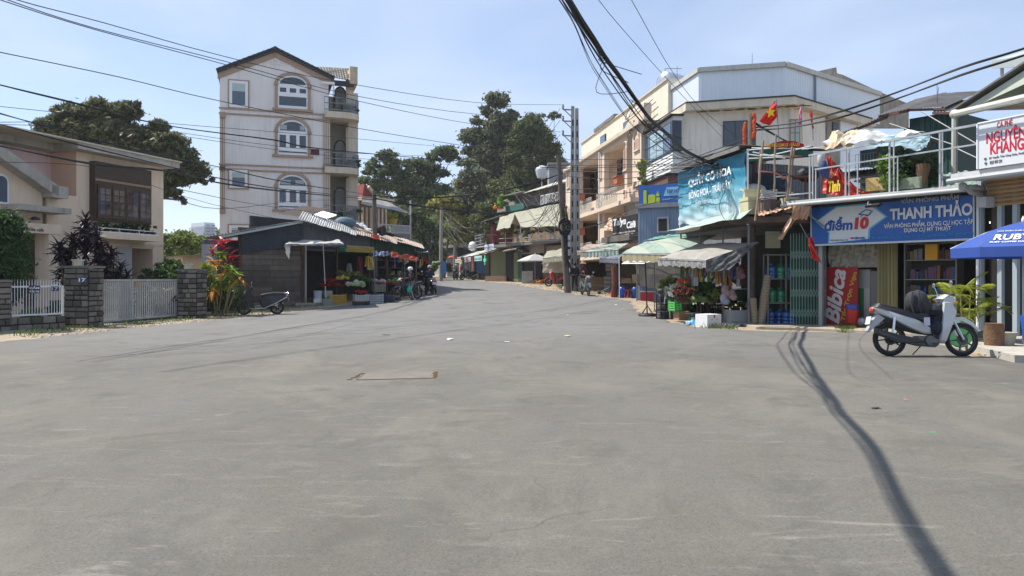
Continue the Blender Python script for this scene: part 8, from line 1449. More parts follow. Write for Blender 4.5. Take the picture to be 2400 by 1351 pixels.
for i,(a,b)in enumerate(((1943,1990),(1990,2028),(2028,2066))):p0,p1=sp_.w(sp_.U(a,.8),.8,0),sp_.w(sp_.U(b,.8),.8,0);m=MB();m.cloth((p0.x,p0.y,1.78),(p1.x,p1.y,1.78),(p1.x,p1.y,2.45),(p0.x,p0.y,2.45),10,8,0,.035,i);one('cloth_sack',['flat pale sack cloth hanging above the red panel','folded pale sack cloth in the middle above the red panel','creased pale sack cloth next to the folding door'][i],'cloth',m,mat('sack_cloth',(.34,.32,.27),.9,var=.3))
for k,(h,r0,r1,col,lb)in enumerate(((.5,.15,.19,RED,'red plastic bucket standing in front of the candy panel'),(.22,.16,.18,(.05,.08,.35),'blue bucket stacked in the red bucket'))):p=sp_.w(sp_.U(1998,.35),.35,.075+(.42 if k else 0));lat([(r0,0),(r1,h),(r1+.01,h),(r1-.02,h-.02)],0,0,flat(col,.4),lb,'bucket','bucket',at=p)
p=sp_.w(sp_.U(2035,.4),.4,.075);heap(p,.35,.2,8,.13,flat((.36,.33,.36),.4),'plastic wrapped bundles on the shop floor','bundle','bundle',4)
t=sthing('folding_door','olive steel accordion door folded at the middle of the shop','door',2056,.7,.075);m=MB();Wd=sp_.U(2104,.7)-sp_.U(2056,.7);n=12
for i in range(n):m=MB();a,b=Wd*i/n,Wd*(i+1)/n;y=.05*(i%2);m.hexa([(a,y,0),(b,.05-y,0),(b,.06-y,0),(a,y+.01,0),(a,y,2.45),(b,.05-y,2.45),(b,.06-y,2.45),(a,y+.01,2.45)]);obj('slat',m,mat('olive_door',(.24,.21,.10),.6,.2,objvar=.2),t)
sx0,sx1=sp_.U(2122,.9),sp_.U(2243,.9);t=sp_.thing('goods_shelf','steel framed shelf crowded with small stationery goods','shelf');m=MB()
for z in(.35,.72,1.0,1.42,1.95,2.4):m.bx(sx0,sx1,.9,1.3,z,z+.025)
for x in(sx0,sx1):m.bx(x-.03,x,.88,1.3,.075,2.5)
obj('frame',m,mat('rack_steel',(.22,.22,.2)),t);m=MB();m.bx(sx0,sx1,1.32,1.36,.1,2.5);obj('back_panel',m,flat((.06,.05,.05)),t)
gsn=['box','pack','carton','tin'];q=random.Random(55)
for zi,z in enumerate((.375,.745,1.025,1.445,1.975)):
 x=sx0+.03
 while x<sx1-.1:
  w_=q.uniform(.06,.15);h_=q.uniform(.15,.29)*(1.3 if zi>2 else 1);k=q.randrange(8);m=MB()
  if q.random()<.3:m.lathe([(w_*.4,0),(w_*.42,h_*.8),(w_*.3,h_*.9),(w_*.3,h_)],8,(w_/2,.1,0))
  else:m.bx(0,w_,0,.18,0,h_);m.bx(w_*.2,w_*.8,-.003,-.001,h_*.3,h_*.7)
  one('shelf_goods','%s %s packet from the left on the %s stationery shelf'%(nth(zi,k),cn[k],['bottom','low','middle','upper','top'][zi]),'packet',m,flat(tuple(c*.45 for c in cols[k]),.5),'goods on the stationery shelf',False,sp_.w(x,.93,z),sp_.rz);x+=w_+q.uniform(.003,.02)  # packet colours scaled down, the shop interior's shade put into them
m=MB();m.bx(0,.32,0,.12,0,.42);one('yellow_box','yellow and orange toy box on the upper shelf','box',m,flat((.6,.32,.03)),None,False,sp_.w(sp_.U(2168,.85),.85,1.97),sp_.rz)
m=MB();g=G(1826,773);m.bx(-.42,.42,-.12,.12,.014,.03);o=tag(obj('drain',m,M_dark,None,False,g,-.25),'dark drain slot broken into the kerb by the shop','drain');m=MB();m.bx(-.55,.55,.12,.2,.0,.09);m.bx(-.55,-.43,-.14,.12,0,.09);m.bx(.43,.55,-.14,.12,0,.09);obj('kerb',m,M_apron,o)
def parasol(label,apex,r,drop,pole_z0,n,mats,val=.2,tiltx=0,name='parasol'):
 t=thing(name,label,'umbrella',(apex.x,apex.y,pole_z0));H=apex.z-pole_z0;c=MB()
 for i in range(n):
  a0,a1=2*math.pi*(i+.5)/n,2*math.pi*(i+1.5)/n;pts=lambda k,s:(math.cos(a0+(a1-a0)*s)*r*k*(1-.06*math.sin(s*math.pi)),math.sin(a0+(a1-a0)*s)*r*k*(1-.06*math.sin(s*math.pi)),H-drop*(k**1.35)+tiltx*k*math.cos(a0+(a1-a0)*s));mb=MB();vs=[]
  for j in range(6):
   for s in range(5):vs.append(pts(j/5+.001,s/4))
  for s in range(5):x,y,z=pts(1,s/4);vs.append((x*.995,y*.995,z-val))
  mb.add(vs,[(j*5+s,j*5+s+1,(j+1)*5+s+1,(j+1)*5+s)for j in range(6)for s in range(4)]);obj('panel',mb,mats[i%len(mats)],t);mb=MB();mb.tube([pts(0,0),pts(.5,0),pts(1,0)],.01,4);obj('rib',mb,M_steel,t)
 mb=MB();mb.tube([(0,0,0),(0,0,H+.06)],.022,8);obj('pole',mb,M_galv,t);mb=MB();mb.lathe([(.03,H),(.035,H+.04),(.005,H+.12)],8);obj('finial',mb,M_white,t);return t
ap=P(2398,520,15.3);um=parasol('blue advertising parasol with white lettering at the right edge',ap,1.3,.54,.14,8,[mat('umbrella_blue',(.045,.10,.38),.5,var=.1,trans=.15)],.2)
def onp(body,ang,k0,k1,w_,mm,valance=False,b=.02):
 """lettering lying on the canopy panel that faces `ang`"""
 t=text('lettering',body,um,-w_/2,w_/2,0,k1-k0,0,mm,b);H=ap.z-.14;R1=1.3*math.cos(math.pi/8)*.985
 if valance:t.matrix_local=Matrix.Translation((math.cos(ang)*(R1+.012),math.sin(ang)*(R1+.012),H-.54-.17))@Matrix.Rotation(ang+math.pi/2,4,'Z')
 else:sl_=math.atan2(.54*(k1**1.35-k0**1.35),(k1-k0)*R1);t.matrix_local=Matrix.Translation((math.cos(ang)*(R1*k1+.02),math.sin(ang)*(R1*k1+.02),H-.54*k1**1.35+.025))@Matrix.Rotation(ang+math.pi/2,4,'Z')@Matrix.Rotation(-(math.pi/2-sl_),4,'X')
A_=R(-135-0);onp('RUBY',A_,.60,.84,.62,wt);onp('NHÀ PHÂN PHỐI CÀ PHÊ',A_,.5,.56,.62,flat((.7,.68,.6)));onp('RUBY COFFEE DALAT',A_,.87,.92,.7,wt);onp('Hotline 0979.516.199',A_,0,.11,.85,flat((.75,.3,.3)),True);onp('CÀ PHÊ SẠCH NGUYÊN CHẤT',R(-90),0,.06,.8,wt,True)
pm_=thing('areca_palm','yellow green areca palm in a pot behind the white motorbike','palm',(pt(2262,16.4).x,16.4,.075));Mf=mat('palm_leaf',(.30,.34,.03),.45,isl=.25,trans=.35,col2=(.14,.22,.03));q=random.Random(8)
def frond(L_,curve):
 mb=MB();n=20;pts=[V((L_*(i/n),0,L_*(.55*(i/n)-curve*(i/n)**2)))for i in range(n+1)];mb.tube(pts,[.009]*n+[.003],4)
 for i in range(3,n):
  for s in(-1,1):l_=.27*math.sin(math.pi*(i/n)**.8)+.06;a=pts[i];d=V((.55,s*.8,-.12)).normalized()*l_;w_=V((.012,0,0));mb.add([a-w_,a+d*.5-w_*1.2+V((0,0,.02)),a+d,a+d*.5+w_*1.2+V((0,0,.02)),a+w_],[(0,1,2,3,4)])
 return mesh_of(mb,'frond',Mf)
fr3=[frond(.85,.55),frond(.75,.85),frond(.65,.4)]
for i in range(24):
 o=bpy.data.objects.new('frond',fr3[i%3]);COL.objects.link(o);o.parent=pm_;sx_=q.choice((-.3,-.1,.12,.3));z=(.35+i*.035)if i<14 else 1.0+q.uniform(-.1,.15);o.location=(sx_,0,z);o.rotation_euler=(0,q.uniform(-.7,.25),q.uniform(0,6.28));s=q.uniform(.75,1.1);o.scale=(s,s,s)
m=MB();[m.tube([(x*.3,0,.15),(x*.8,0,.6),(x,0,1.1)],[.022,.018,.012],6)for x in(-.3,-.1,.12,.3)];obj('stem',m,mat('palm_stem',(.35,.3,.12),.7),pm_);m=MB();m.lathe([(.16,0),(.22,.3),(.24,.32),(.2,.32)],14);obj('pot',m,mat('grey_pot',(.2,.2,.19),.9),pm_)
lat([(.03,-.08),(.25,-.05),(.27,0),(.25,.05),(.03,.06)],0,0,flat((.12,.42,.14),.4),'round green plastic basin leaning behind the front wheel','basin','basin',at=V((pt(2248,15.2).x,15.2,.33))).rotation_euler=(1.4,0,0)
sh=[(.17,0),(.19,.2),(.16,.42),(.17,.44)];st_=lat(sh,0,0,mat('stump_bark',(.20,.11,.06),.95,var=.7,scale=8,bump=1),'reddish brown tree stump by the café post','tree_stump','stump',at=V((pt(2330,14.9).x,14.9,.14)),n=12);lat([(.14,0),(.19,.25),(.2,.26),(.1,.22)],0,0,M_conc,'pale concrete planter bowl beside the stump','planter','planter',at=V((pt(2358,14.9).x,14.9,.14)));m=MB();m.bx(-.22,.22,-.12,.12,0,.22);one('block','dark concrete block at the foot of the café post','block',m,M_concd,loc=(pt(2306,16.8).x,16.8,.075))
ch=thing('plastic_chair','blue plastic chair cut off by the right edge','chair',(pt(2458,11.9).x,11.9,.0));m=MB();m.poly([(-.24,.42),(.24,.42),(.22,.46),(-.22,.46)],-.2,.25);obj('seat',m,flat(BLU,.4),ch);m=MB();m.cloth((-.24,-.22,.44),(-.24,.24,.44),(-.3,.24,.88),(-.3,-.22,.88),6,6,.02,0);obj('backrest',m,flat(BLU,.4),ch)
for x in(-.22,.22):
 for y in(-.2,.22):m=MB();m.tube([(x,y,0),(x*.9,y*.9,.44)],.022,6);obj('leg',m,flat(BLU,.4),ch)
q=random.Random(2);m=MB();[m.add([(x_+.0,y_,.146),(x_+.06,y_+.02,.15),(x_+.03,y_+.07,.165)],[(0,1,2)])for x_,y_ in[(pt(2300,14.4).x+q.uniform(-.2,.5),14.3+q.uniform(-.3,.3))for _ in range(60)]];obj('dry_leaves',m,mat('dry_leaves',(.4,.26,.12),.9,isl=.4),kind='stuff').location.z=-.12
parasol('white and grey parasol over the orange stall in mid street',P(1254,596,60),1.55,.55,gz(60),8,[M_tarp,mat('grey_panel',(.4,.4,.42),.7,trans=.2)],.05);parasol('pale floral parasol partly behind the leaning pole',P(1305,604,56),1.2,.45,gz(56),8,[mat('floral_white',(.5,.5,.5),.7,var=.5,scale=6,col2=(.4,.25,.25),trans=.2)],.04)
Mor=mat('orange_fruit',(.60,.20,.03),.5,isl=.3)
for(px,py,rx,lb,mm)in((1262,664,.9,'heap of oranges on the ground under the white parasol',Mor),(1278,664,.5,'second heap of oranges beside the first',Mor),(1290,663,.7,'dark heap of produce left of the red tricycle',flat((.12,.08,.05)))):heap(gd(px,py),rx,.4,40,.1,mm,lb,'fruit','fruit',px)
for i,(px,py,col,lb)in enumerate(((1232,665,(.42,.43,.42),'grey white sack standing by the orange heap'),(1240,664,(.5,.5,.5),'white lettered board propped against the sack'),(1268,652,(.4,.25,.1),'brown carton behind the oranges'),(1283,652,(.32,.15,.08),'reddish basket behind the oranges'))):box(px,py,.6,.4,1.0 if i<2 else.6,0,lb,0,0 if i<2 else.3,m=mat('sack%d'%i,col,.9,var=.5,scale=5,bump=.5))
for i,(px,py,w_,h_,col,lb)in enumerate(((1112,654,1.6,.5,(.3,.26,.18),'low stone bench at the far bend'),(1130,654,2.2,.5,(.2,.17,.1),'heap of cut grass and wood by the bench'),(1166,660,2.4,.5,(.30,.2,.13),'low wooden ramp before the shuttered shop'),(1092,652,.5,.8,(.6,.6,.6),'white bollard near the parked far motorbikes'),(1150,645,.5,1.4,(.3,.1,.1),'red checked cloth panel beside the shutters'))):box(px,py,w_,.6,h_,0,lb,-.6,0,'street_block',m=mat('blk%d'%i,col,.9,var=.5,bump=.5))
#  motorbikes
M_rub=mat('tyre_rubber',(.022,.022,.023),.85,var=.3,scale=9);M_chr=mat('chrome',(.55,.56,.58),.2,.95,var=.05);M_blk=mat('black_plastic',(.02,.02,.022),.4,var=.2,spec=.5);M_seat=mat('seat_vinyl',(.025,.025,.028),.5,var=.3);M_dis=mat('dark_metal',(.09,.09,.09),.4,.7,var=.4,scale=9)
def wheelmesh(r,spokes):
 t=MB();n=28;k=8;w_=.045
 for i in range(n):
  a=6.2832*i/n
  for j in range(k):b=6.2832*j/k;rr=r-w_+w_*math.cos(b)*1.05;t.v.append((rr*math.cos(a),w_*.8*math.sin(b),rr*math.sin(a)))
 for i in range(n):
  for j in range(k):p=i*k+j;q_=i*k+(j+1)%k;s_=((i+1)%n)*k+(j+1)%k;u=((i+1)%n)*k+j;t.f.append((p,q_,s_,u));t.m.append(0)
 rm=MB();rm.lathe([(r-.085,-.025),(r-.07,-.028),(r-.07,.028),(r-.085,.025)],n,axis=1);del rm.f[-2:];del rm.m[-2:];rm.lathe([(.03,-.05),(.045,-.03),(.045,.03),(.03,.05)],12,axis=1);rm.lathe([(.10,-.034),(.10,-.03)],16,axis=1)
 for i in range(spokes):a=6.2832*i/spokes;rm.bar((.03*math.cos(a),0,.03*math.sin(a)),((r-.08)*math.cos(a+.12),0,(r-.08)*math.sin(a+.12)),.026 if spokes<9 else.008,.022)
 return mesh_of(t,'tyre',M_rub,60),mesh_of(rm,'wheel',M_dis,35)
WH={}
def bike(label,loc,rz,kind='wave',col=(.6,.62,.63),col2=None,lean=.09,sc=1,steer=0,group='motorbikes along the street'):
 t=thing('motorbike',label,'motorbike',loc,rz);t.rotation_euler=(-lean,0,rz);t.scale=(sc,)*3
 if group:t['group']=group
 r=.29 if kind=='wave' else.275;key=(r,);WH.setdefault(key,wheelmesh(r,5 if kind=='wave' else 6));ty,rm=WH[key]
 for x in(.63,-.6):w_=obj('wheel',rm,None,t,loc=(x,0,r));obj('tyre',ty,None,w_);w_.rotation_euler.y=x
 pm=mat('bike_paint_%d%d%d'%tuple(c*99 for c in col),col,.3,var=.05,coat=.6 if col[0]>.1 else.15);p2=flat(col2,.3)if col2 else pm
 def E(nm,pts,w_,m,ins=.12,par=None,y=0):mb=MB();mb.poly(pts,y-w_,y+w_,0,ins);return obj(nm,mb,m,par or t,50)
 def Tb(nm,pts,rr,m,par=None,n=7):mb=MB();mb.tube(pts,rr,n);return obj(nm,mb,m,par or t,True)
 if kind=='wave':
  E('tail_fairing',[(-.90,.84),(-.82,.89),(-.5,.80),(-.1,.62),(.12,.48),(.1,.38),(-.02,.38),(-.3,.50),(-.6,.66),(-.84,.76)],.105,pm,.16)
  E('seat',[(-.80,.92),(-.55,.86),(-.15,.74),(.08,.74),(.1,.66),(-.2,.64),(-.55,.75),(-.88,.85)],.12,M_seat)
  E('leg_shield',[(.30,.98),(.44,.97),(.53,.80),(.45,.58),(.30,.22),(.20,.24),(.24,.5),(.27,.78)],.15,pm,.15);E('inner_shield',[(.2,.9),(.3,.95),(.26,.5),(.18,.25),(.08,.3),(.14,.6)],.10,M_blk)
  E('front_fender',[(.36,.58),(.50,.68),(.66,.69),(.82,.59),(.95,.44),(.91,.43),(.78,.54),(.62,.62),(.46,.56)],.06,pm,.06)
  E('rear_fender',[(-.80,.74),(-.68,.66),(-.85,.52),(-.98,.40),(-1.0,.44),(-.9,.62)],.06,p2,.05);E('frame',[(-.75,.72),(-.1,.6),(.3,.45),(.2,.34),(-.2,.40),(-.66,.52)],.05,M_blk)
  E('head_cover',[(.24,1.0),(.36,1.08),(.5,1.04),(.54,.93),(.44,.88),(.3,.9)],.13,pm,.3)
  E('exhaust_shield',[(-.15,.30),(-.05,.24),(-.55,.22),(-.92,.40),(-.92,.49),(-.5,.37)],.045,M_blk,.1,None,-.15)
 else:
  E('rear_body',[(-.98,.74),(-.9,.82),(-.4,.80),(-.02,.76),(.06,.62),(.02,.34),(-.1,.27),(-.4,.34),(-.7,.52)],.17,pm,.14)
  E('seat',[(-.88,.88),(-.5,.90),(-.1,.84),(.03,.80),(.02,.73),(-.4,.76),(-.9,.8)],.16,M_seat,.12);mb=MB();mb.bx(-.02,.42,-.18,.18,.25,.30);obj('floor',mb,flat((.38,.35,.28)),t)
  E('front_shield',[(.20,.24),(.38,.25),(.56,.50),(.64,.78),(.56,1.0),(.38,1.02),(.32,.8),(.33,.5)],.19,pm,.1);E('front_fender',[(.40,.52),(.50,.63),(.70,.63),(.90,.46),(.94,.30),(.86,.34),(.70,.52),(.5,.5)],.08,pm,.08)
  E('head_cover',[(.24,1.02),(.34,1.16),(.48,1.13),(.55,.98),(.38,.93)],.15,pm,.25)
  for s in(-1,1):Tb('trim',[(-.98,s*.17,.72),(-.6,s*.2,.50),(-.1,s*.2,.27),(.3,s*.2,.24)],.013,M_chr)
  Tb('grab_rail',[(-.7,.12,.86),(-1.02,.1,.86),(-1.06,0,.84),(-1.02,-.1,.86),(-.7,-.12,.86)],.014,M_chr)
 mb=MB();mb.ball((.52 if kind=='wave' else.60,0,.97 if kind=='wave' else.86),.075 if kind=='wave' else.1,(.6,1.2,1),12);obj('headlight',mb,mat('lamp_lens',(.6,.62,.6),.1,var=.3,spec=.8),t,True)
 mb=MB();mb.ball((-.88 if kind=='wave' else-1.0,0,.80 if kind=='wave' else.74),.06,(.7,1.4,.9),10);obj('tail_light',mb,flat((.45,.05,.03),.2),t,True)
 Tb('handlebar',[(.36,.33,1.05),(.38,.2,1.06),(.40,0,1.0),(.38,-.2,1.06),(.36,-.33,1.05)],.014,M_chr)
 for s in(-1,1):
  Tb('grip',[(.365,s*.24,1.055),(.35,s*.36,1.045)],.02,M_blk);mb=MB();mb.tube([(.38,s*.2,1.06),(.36,s*.26,1.22)],.006,5);mb.ball((.35,s*.28,1.26),.055,(.25,1.1,.8),8);obj('mirror',mb,M_chr,t,True)
  Tb('fork',[(.42,s*.075,.75),(.63,s*.075,r)],.02,M_chr if kind=='wave' else M_blk);Tb('brake_lever',[(.40,s*.2,1.07),(.43,s*.34,1.05)],.006,M_chr,n=5)
  Tb('shock_absorber',[(-.55,s*.12,.68),(-.6,s*.12,r+.02)],.024,M_chr);Tb('indicator',[(.5,s*.12,.93),(.49,s*.17,.93)],.025,flat((.6,.3,.05),.3))
 mb=MB();mb.box((.02,0,.27),(.34,.2,.17));[mb.box((.16+i*.028,0,.31),(.014,.17,.15),(0,.25,0))for i in range(6)];mb.lathe([(.085,.1),(.09,.125),(.05,.14)],14,(.0,0,.27),axis=1);mb.lathe([(.085,-.14),(.09,-.125),(.05,-.1)],14,(.04,0,.27),axis=1);obj('engine',mb,mat('engine_alloy',(.16,.16,.155),.45,.6,var=.5,scale=14),t,35)
 Tb('exhaust',[(.22,-.06,.24),(.12,-.12,.17),(-.2,-.14,.19),(-.34,-.15,.25),(-.86,-.155,.40)],[.016,.016,.018,.045,.048],M_dis,n=10)
 Tb('swing_arm',[(-.05,.08,.3),(-.6,.08,r)],.022,M_dis);Tb('chain_case',[(-.05,.1,.27),(-.6,.1,r)],.03,M_blk);Tb('side_stand',[(.0,.1,.2),(-.1,.26,.015)],.011,M_blk,n=5);Tb('footrest',[(.08,-.26,.22),(.08,.26,.22)],.015,M_blk,n=5)
 mb=MB();mb.box((-.95 if kind=='wave' else-1.04,0,.62),(.008,.19,.14),(0,.25,0));obj('number_plate',mb,flat((.55,.56,.58)),t);return t
g=(G(2083,835)+G(2256,839))/2;wb=bike('white motorbike with black seat parked side on in front of the shops',(g.x,g.y,.012),R(-2),'wave',(.50,.52,.53),(.4,.41,.42),.1,1.08)
g=(G(577,741)+G(645,735))/2;bike('black scooter with chrome trim parked beside the plank shed',(g.x,g.y,gz(g.y)),R(200),'scooter',(.018,.02,.025),None,.09,.97)
g=G(955,703);b3=bike('black and silver motorbike with a green bag, turned towards the camera',(g.x,g.y,gz(g.y)+.01),R(222),'wave',(.035,.037,.042),(.3,.3,.3),.03)
g=G(1006,691);b4=bike('black motorbike seen from behind at the end of the stalls',(g.x,g.y,gz(g.y)+.01),R(112),'scooter',(.03,.03,.033),None,.03)
g=G(1371,693);bike('silver grey motorbike parked facing the camera by the tall pole',(g.x,g.y,gz(g.y)+.01),R(-80),'wave',(.12,.12,.12),(.3,.3,.3),.08)
g=G(1306,672);bike('red motorbike with a loaded cart behind the leaning pole',(g.x,g.y,gz(g.y)),R(190),'wave',(.42,.02,.03),None,0);box(1318,668,1.0,.8,.55,0,'brown cartons loaded over the red motorbike',-.1,.95,m=M_card);crate(1312,668,1.3,.7,.3,(.42,.05,.06),'red cart tray of bananas beside the red motorbike',0,.6);leafy(gd(1305,670,.98),.35,250,.2,leafmat('banana',(.5,.45,.08),None,.3),'yellow bananas on the red cart tray',91,'fruit','fruit',.3)
g=G(1068,656);b7=bike('dark motorbike ridden at the far bend',(g.x,g.y,gz(g.y)),R(-100),'wave',(.03,.04,.04),None,0);g=G(1097,657);b8=bike('black scooter parked on the far right of the bend',(g.x,g.y,gz(g.y)),R(200),'scooter',(.02,.02,.02),None,.08)
def onb(b,name,label,cat,c,mb,m,smooth=True):b_=bpy.context.view_layer;b_.update();o=one(name,label,cat,mb,m,None,smooth,(0,0,0));o.matrix_world=b.matrix_world@Matrix.Translation(c);return o
m=MB();m.ball((0,0,0),.2,(.85,.8,1.15),14);m.ball((.12,0,-.1),.17,(1,.85,.8),12);m.ball((-.1,0,.02),.17,(.7,.85,1.1),12);m.tube([(-.15,-.12,.18),(-.2,-.15,.0),(-.16,-.14,-.18)],.015,5);m.tube([(-.05,-.16,.2),(-.08,-.18,0),(-.04,-.15,-.2)],.012,5);bpk=mat('backpack_cloth',(.035,.037,.042),.8,var=.4,scale=10,bump=.4)
onb(wb,'backpack','black backpack sitting on the seat of the white motorbike','backpack',(-.07,0,.93),m,bpk);m=MB();m.ball((0,0,0),.2,(.85,.9,.6),12);m.ball((.1,0,-.12),.15,(.9,.9,1.3),10);onb(wb,'jacket','black jacket draped over the middle of the white motorbike','jacket',(.14,0,.80),m,mat('jacket_black',(.015,.017,.025),.85,bump=.4));m=MB();m.ball((0,0,0),.13,(.9,1.1,1.3),10);onb(wb,'bag','dark navy bag hanging in front of the engine of the white motorbike','bag',(.17,-.03,.50),m,flat((.012,.014,.03)))
m=MB();m.bx(-.05,.05,-.004,.004,-.07,.07);onb(wb,'tag','white and blue printed packet tucked into the white motorbike','packet',(-.02,-.16,.60),m,flat((.5,.5,.62)),False)
m=MB();m.lathe([(.02,.2),(.05,.12),(.03,.1),(.1,0),(.13,-.12),(.1,-.2),(.02,-.22)],12);onb(b3,'plastic_bag','green and white plastic bag hanging from the black motorbike','bag',(.12,.3,.58),m,flat((.02,.35,.25),.4));m=MB();m.ball((0,0,0),.13,(.8,.8,1),9);one('plastic_bag','small green and white bag standing on the wall by the stone steps','bag',m,flat((.25,.42,.2)),None,True,gd(1394,677,.35))
m=MB();m.bx(-1.6,1.6,-.2,.2,0,.32);one('low_wall','low stone edging between the tall pole and the trolley','wall',m,mat('mossy_stone',(.22,.17,.11)),loc=gd(1408,682));m=MB();m.ball((0,0,0),.25,(1.2,1,.8),8);one('stone','pale boulder at the foot of the leaning pole','stone',m,M_conc,None,True,gd(1328,681,.1))
#  people
def skin(name,pts,edges,mats,parent,root=0,lv=2):
 me=bpy.data.meshes.new(name);me.from_pydata([p[0]for p in pts],edges,[]);o=bpy.data.objects.new(name,me);COL.objects.link(o)
 md=o.modifiers.new('s','SKIN');md.use_smooth_shade=True;md.branch_smoothing=.3
 for i,p in enumerate(pts):sv=me.skin_vertices[0].data[i];sv.radius=p[1]if isinstance(p[1],tuple)else(p[1],p[1]);sv.use_root=i==root
 ss=o.modifiers.new('b','SUBSURF');ss.levels=lv;ss.render_levels=lv
 dg=bpy.context.evaluated_depsgraph_get();dg.update();nm=bpy.data.meshes.new_from_object(o.evaluated_get(dg));bpy.data.objects.remove(o);nm.materials.clear();nm.materials.append(mats);nm.name=name
 o=bpy.data.objects.new(name,nm);COL.objects.link(o);o.parent=parent;return o
M_skin=mat('skin',(.36,.21,.14),.55,var=.08);M_hair=mat('hair',(.012,.01,.009),.6)
BASE=dict(pe=(0,0,.93),wa=(0,0,1.08),ch=(0,0,1.27),nb=(0,0,1.42),ne=(0,.01,1.49),he=(0,.02,1.58),tp=(0,.02,1.67),sL=(-.17,0,1.37),sR=(.17,0,1.37),eL=(-.24,-.02,1.10),eR=(.24,-.02,1.10),wL=(-.25,.06,.86),wR=(.25,.06,.86),hL=(-.09,0,.88),hR=(.09,0,.88),kL=(-.10,.03,.49),kR=(.10,.03,.49),aL=(-.10,-.03,.08),aR=(.10,-.03,.08),tL=(-.11,.13,.035),tR=(.11,.13,.035))
def person(label,loc,rz,pose,top,leg,hair=True,helmet=None,mask=None,shoe=(.03,.03,.03),stripe=None):
 t=thing('person',label,'person',loc,rz);J=dict(BASE);J.update(pose);J={k:V(v)for k,v in J.items()};k=list(J);ix={n:i for i,n in enumerate(k)}
 RAD=dict(pe=(.13,.10),wa=(.12,.09),ch=(.14,.10),nb=(.07,.06),ne=.05,he=(.078,.092),tp=(.05,.055),sL=.055,sR=.055,eL=.038,eR=.038,wL=.026,wR=.026,hL=.085,hR=.085,kL=.055,kR=.055,aL=.037,aR=.037,tL=.03,tR=.03)
 pts=[(J[n],RAD[n])for n in k];ed=[(ix[a],ix[b])for a,b in(('pe','wa'),('wa','ch'),('ch','nb'),('nb','ne'),('ne','he'),('he','tp'),('ch','sL'),('ch','sR'),('sL','eL'),('sR','eR'),('eL','wL'),('eR','wR'),('pe','hL'),('pe','hR'),('hL','kL'),('hR','kR'),('kL','aL'),('kR','aR'),('aL','tL'),('aR','tR'))]
 for s in 'LR':
  d=(J['w'+s]-J['e'+s]).normalized();pa=J['w'+s]+d*.06;pts.append((pa,(.036,.018)));pi=len(pts)-1;ed.append((ix['w'+s],pi));sd=d.cross(V((1,0,0))).normalized()
  for f_ in range(4):o_=sd*(.027-.018*f_);l_=(.07,.08,.075,.055)[f_];pts.append((pa+o_+d*.05,.0095));pts.append((pa+o_*1.2+d*l_+V((0,.012,-.01)),.0085));n_=len(pts);ed+=[(pi,n_-2),(n_-2,n_-1)]
  pts.append((pa+sd*.05+d*.005,.011));pts.append((pa+sd*.06+d*.04,.0095));n_=len(pts);ed+=[(pi,n_-2),(n_-2,n_-1)]
 skin('body',pts,ed,M_skin,t,ix['pe'])
 def sub(name,names,ee,inf,m,cut=None):
  jj={n:i for i,n in enumerate(names)};pp=[((J[n]if not cut or n not in cut else cut[n]),tuple(x+inf for x in(RAD[n]if isinstance(RAD[n],tuple)else(RAD[n],)*2)))for n in names];return skin(name,pp,[(jj[a],jj[b])for a,b in ee],m,t,0)
 cutw={s:J[s].lerp(J['e'+s[1]],.12)for s in('wL','wR')};tm=mat('cloth_%d%d%d'%tuple(c*99 for c in top),top,.9,var=.3,scale=8,bump=.5,bscale=12);lm_=mat('cloth_%d%d%d'%tuple(c*99 for c in leg),leg,.9,var=.3,scale=8,bump=.5,bscale=12)
 sub('jacket',['pe','wa','ch','nb','sL','sR','eL','eR','wL','wR'],[('pe','wa'),('wa','ch'),('ch','nb'),('ch','sL'),('ch','sR'),('sL','eL'),('sR','eR'),('eL','wL'),('eR','wR')],.022,tm,cutw)
 sub('trousers',['pe','hL','hR','kL','kR','aL','aR'],[('pe','hL'),('pe','hR'),('hL','kL'),('hR','kR'),('kL','aL'),('kR','aR')],.016,lm_)
 for s in 'LR':a,b=J['a'+s],J['t'+s];mb=MB();mb.tube([a+(a-b)*.25-V((0,0,.03)),a.lerp(b,.5)-V((0,0,.01)),b,b+(b-a)*.2],[.04,.045,.04,.02],8);obj('shoe',mb,flat(shoe),t,True)
 h=J['he'];f_=V((0,1,0));mb=MB()
 for x in(-.03,.03):mb.ball((h.x+x,h.y+.088,h.z+.012),.011,(1,.5,.8),6)
 obj('eye',mb,flat((.03,.02,.02)),t,kind='stuff');mb=MB();mb.ball((h.x,h.y+.1,h.z-.012),.014,(.8,1,1.4),6);mb.ball((h.x,h.y+.09,h.z-.047),.02,(1.2,.3,.3),6)
 for x in(-.082,.082):mb.ball((h.x+x,h.y,h.z-.005),.022,(.4,.8,1.2),6)
 obj('face',mb,M_skin,t,True,kind='stuff')
 if hair:mb=MB();mb.ball((h.x,h.y-.02,h.z+.035),.1,(.92,1.02,.95),14);obj('hair',mb,M_hair,t,True)
 if helmet:mb=MB();mb.lathe([(.128,-.02),(.132,.03),(.12,.09),(.08,.125),(.01,.14)],18,(h.x,h.y-.01,h.z+.02));mb.bx(h.x-.08,h.x+.08,h.y+.1,h.y+.17,h.z+.01,h.z+.025);obj('helmet',mb,flat(helmet,.3),t,40)
 if mask:mb=MB();mb.ball((h.x,h.y+.055,h.z-.04),.065,(1,.8,.85),10);obj('mask',mb,flat(mask),t,True)
 if stripe:
  for s in 'LR':mb=MB();o_=V((-.075 if s=='L' else.075,0,0));mb.tube([J['h'+s]+o_,J['k'+s]+o_,J['a'+s]+o_*.7],.012,4);obj('trouser_stripe',mb,flat(stripe),t)
 return t
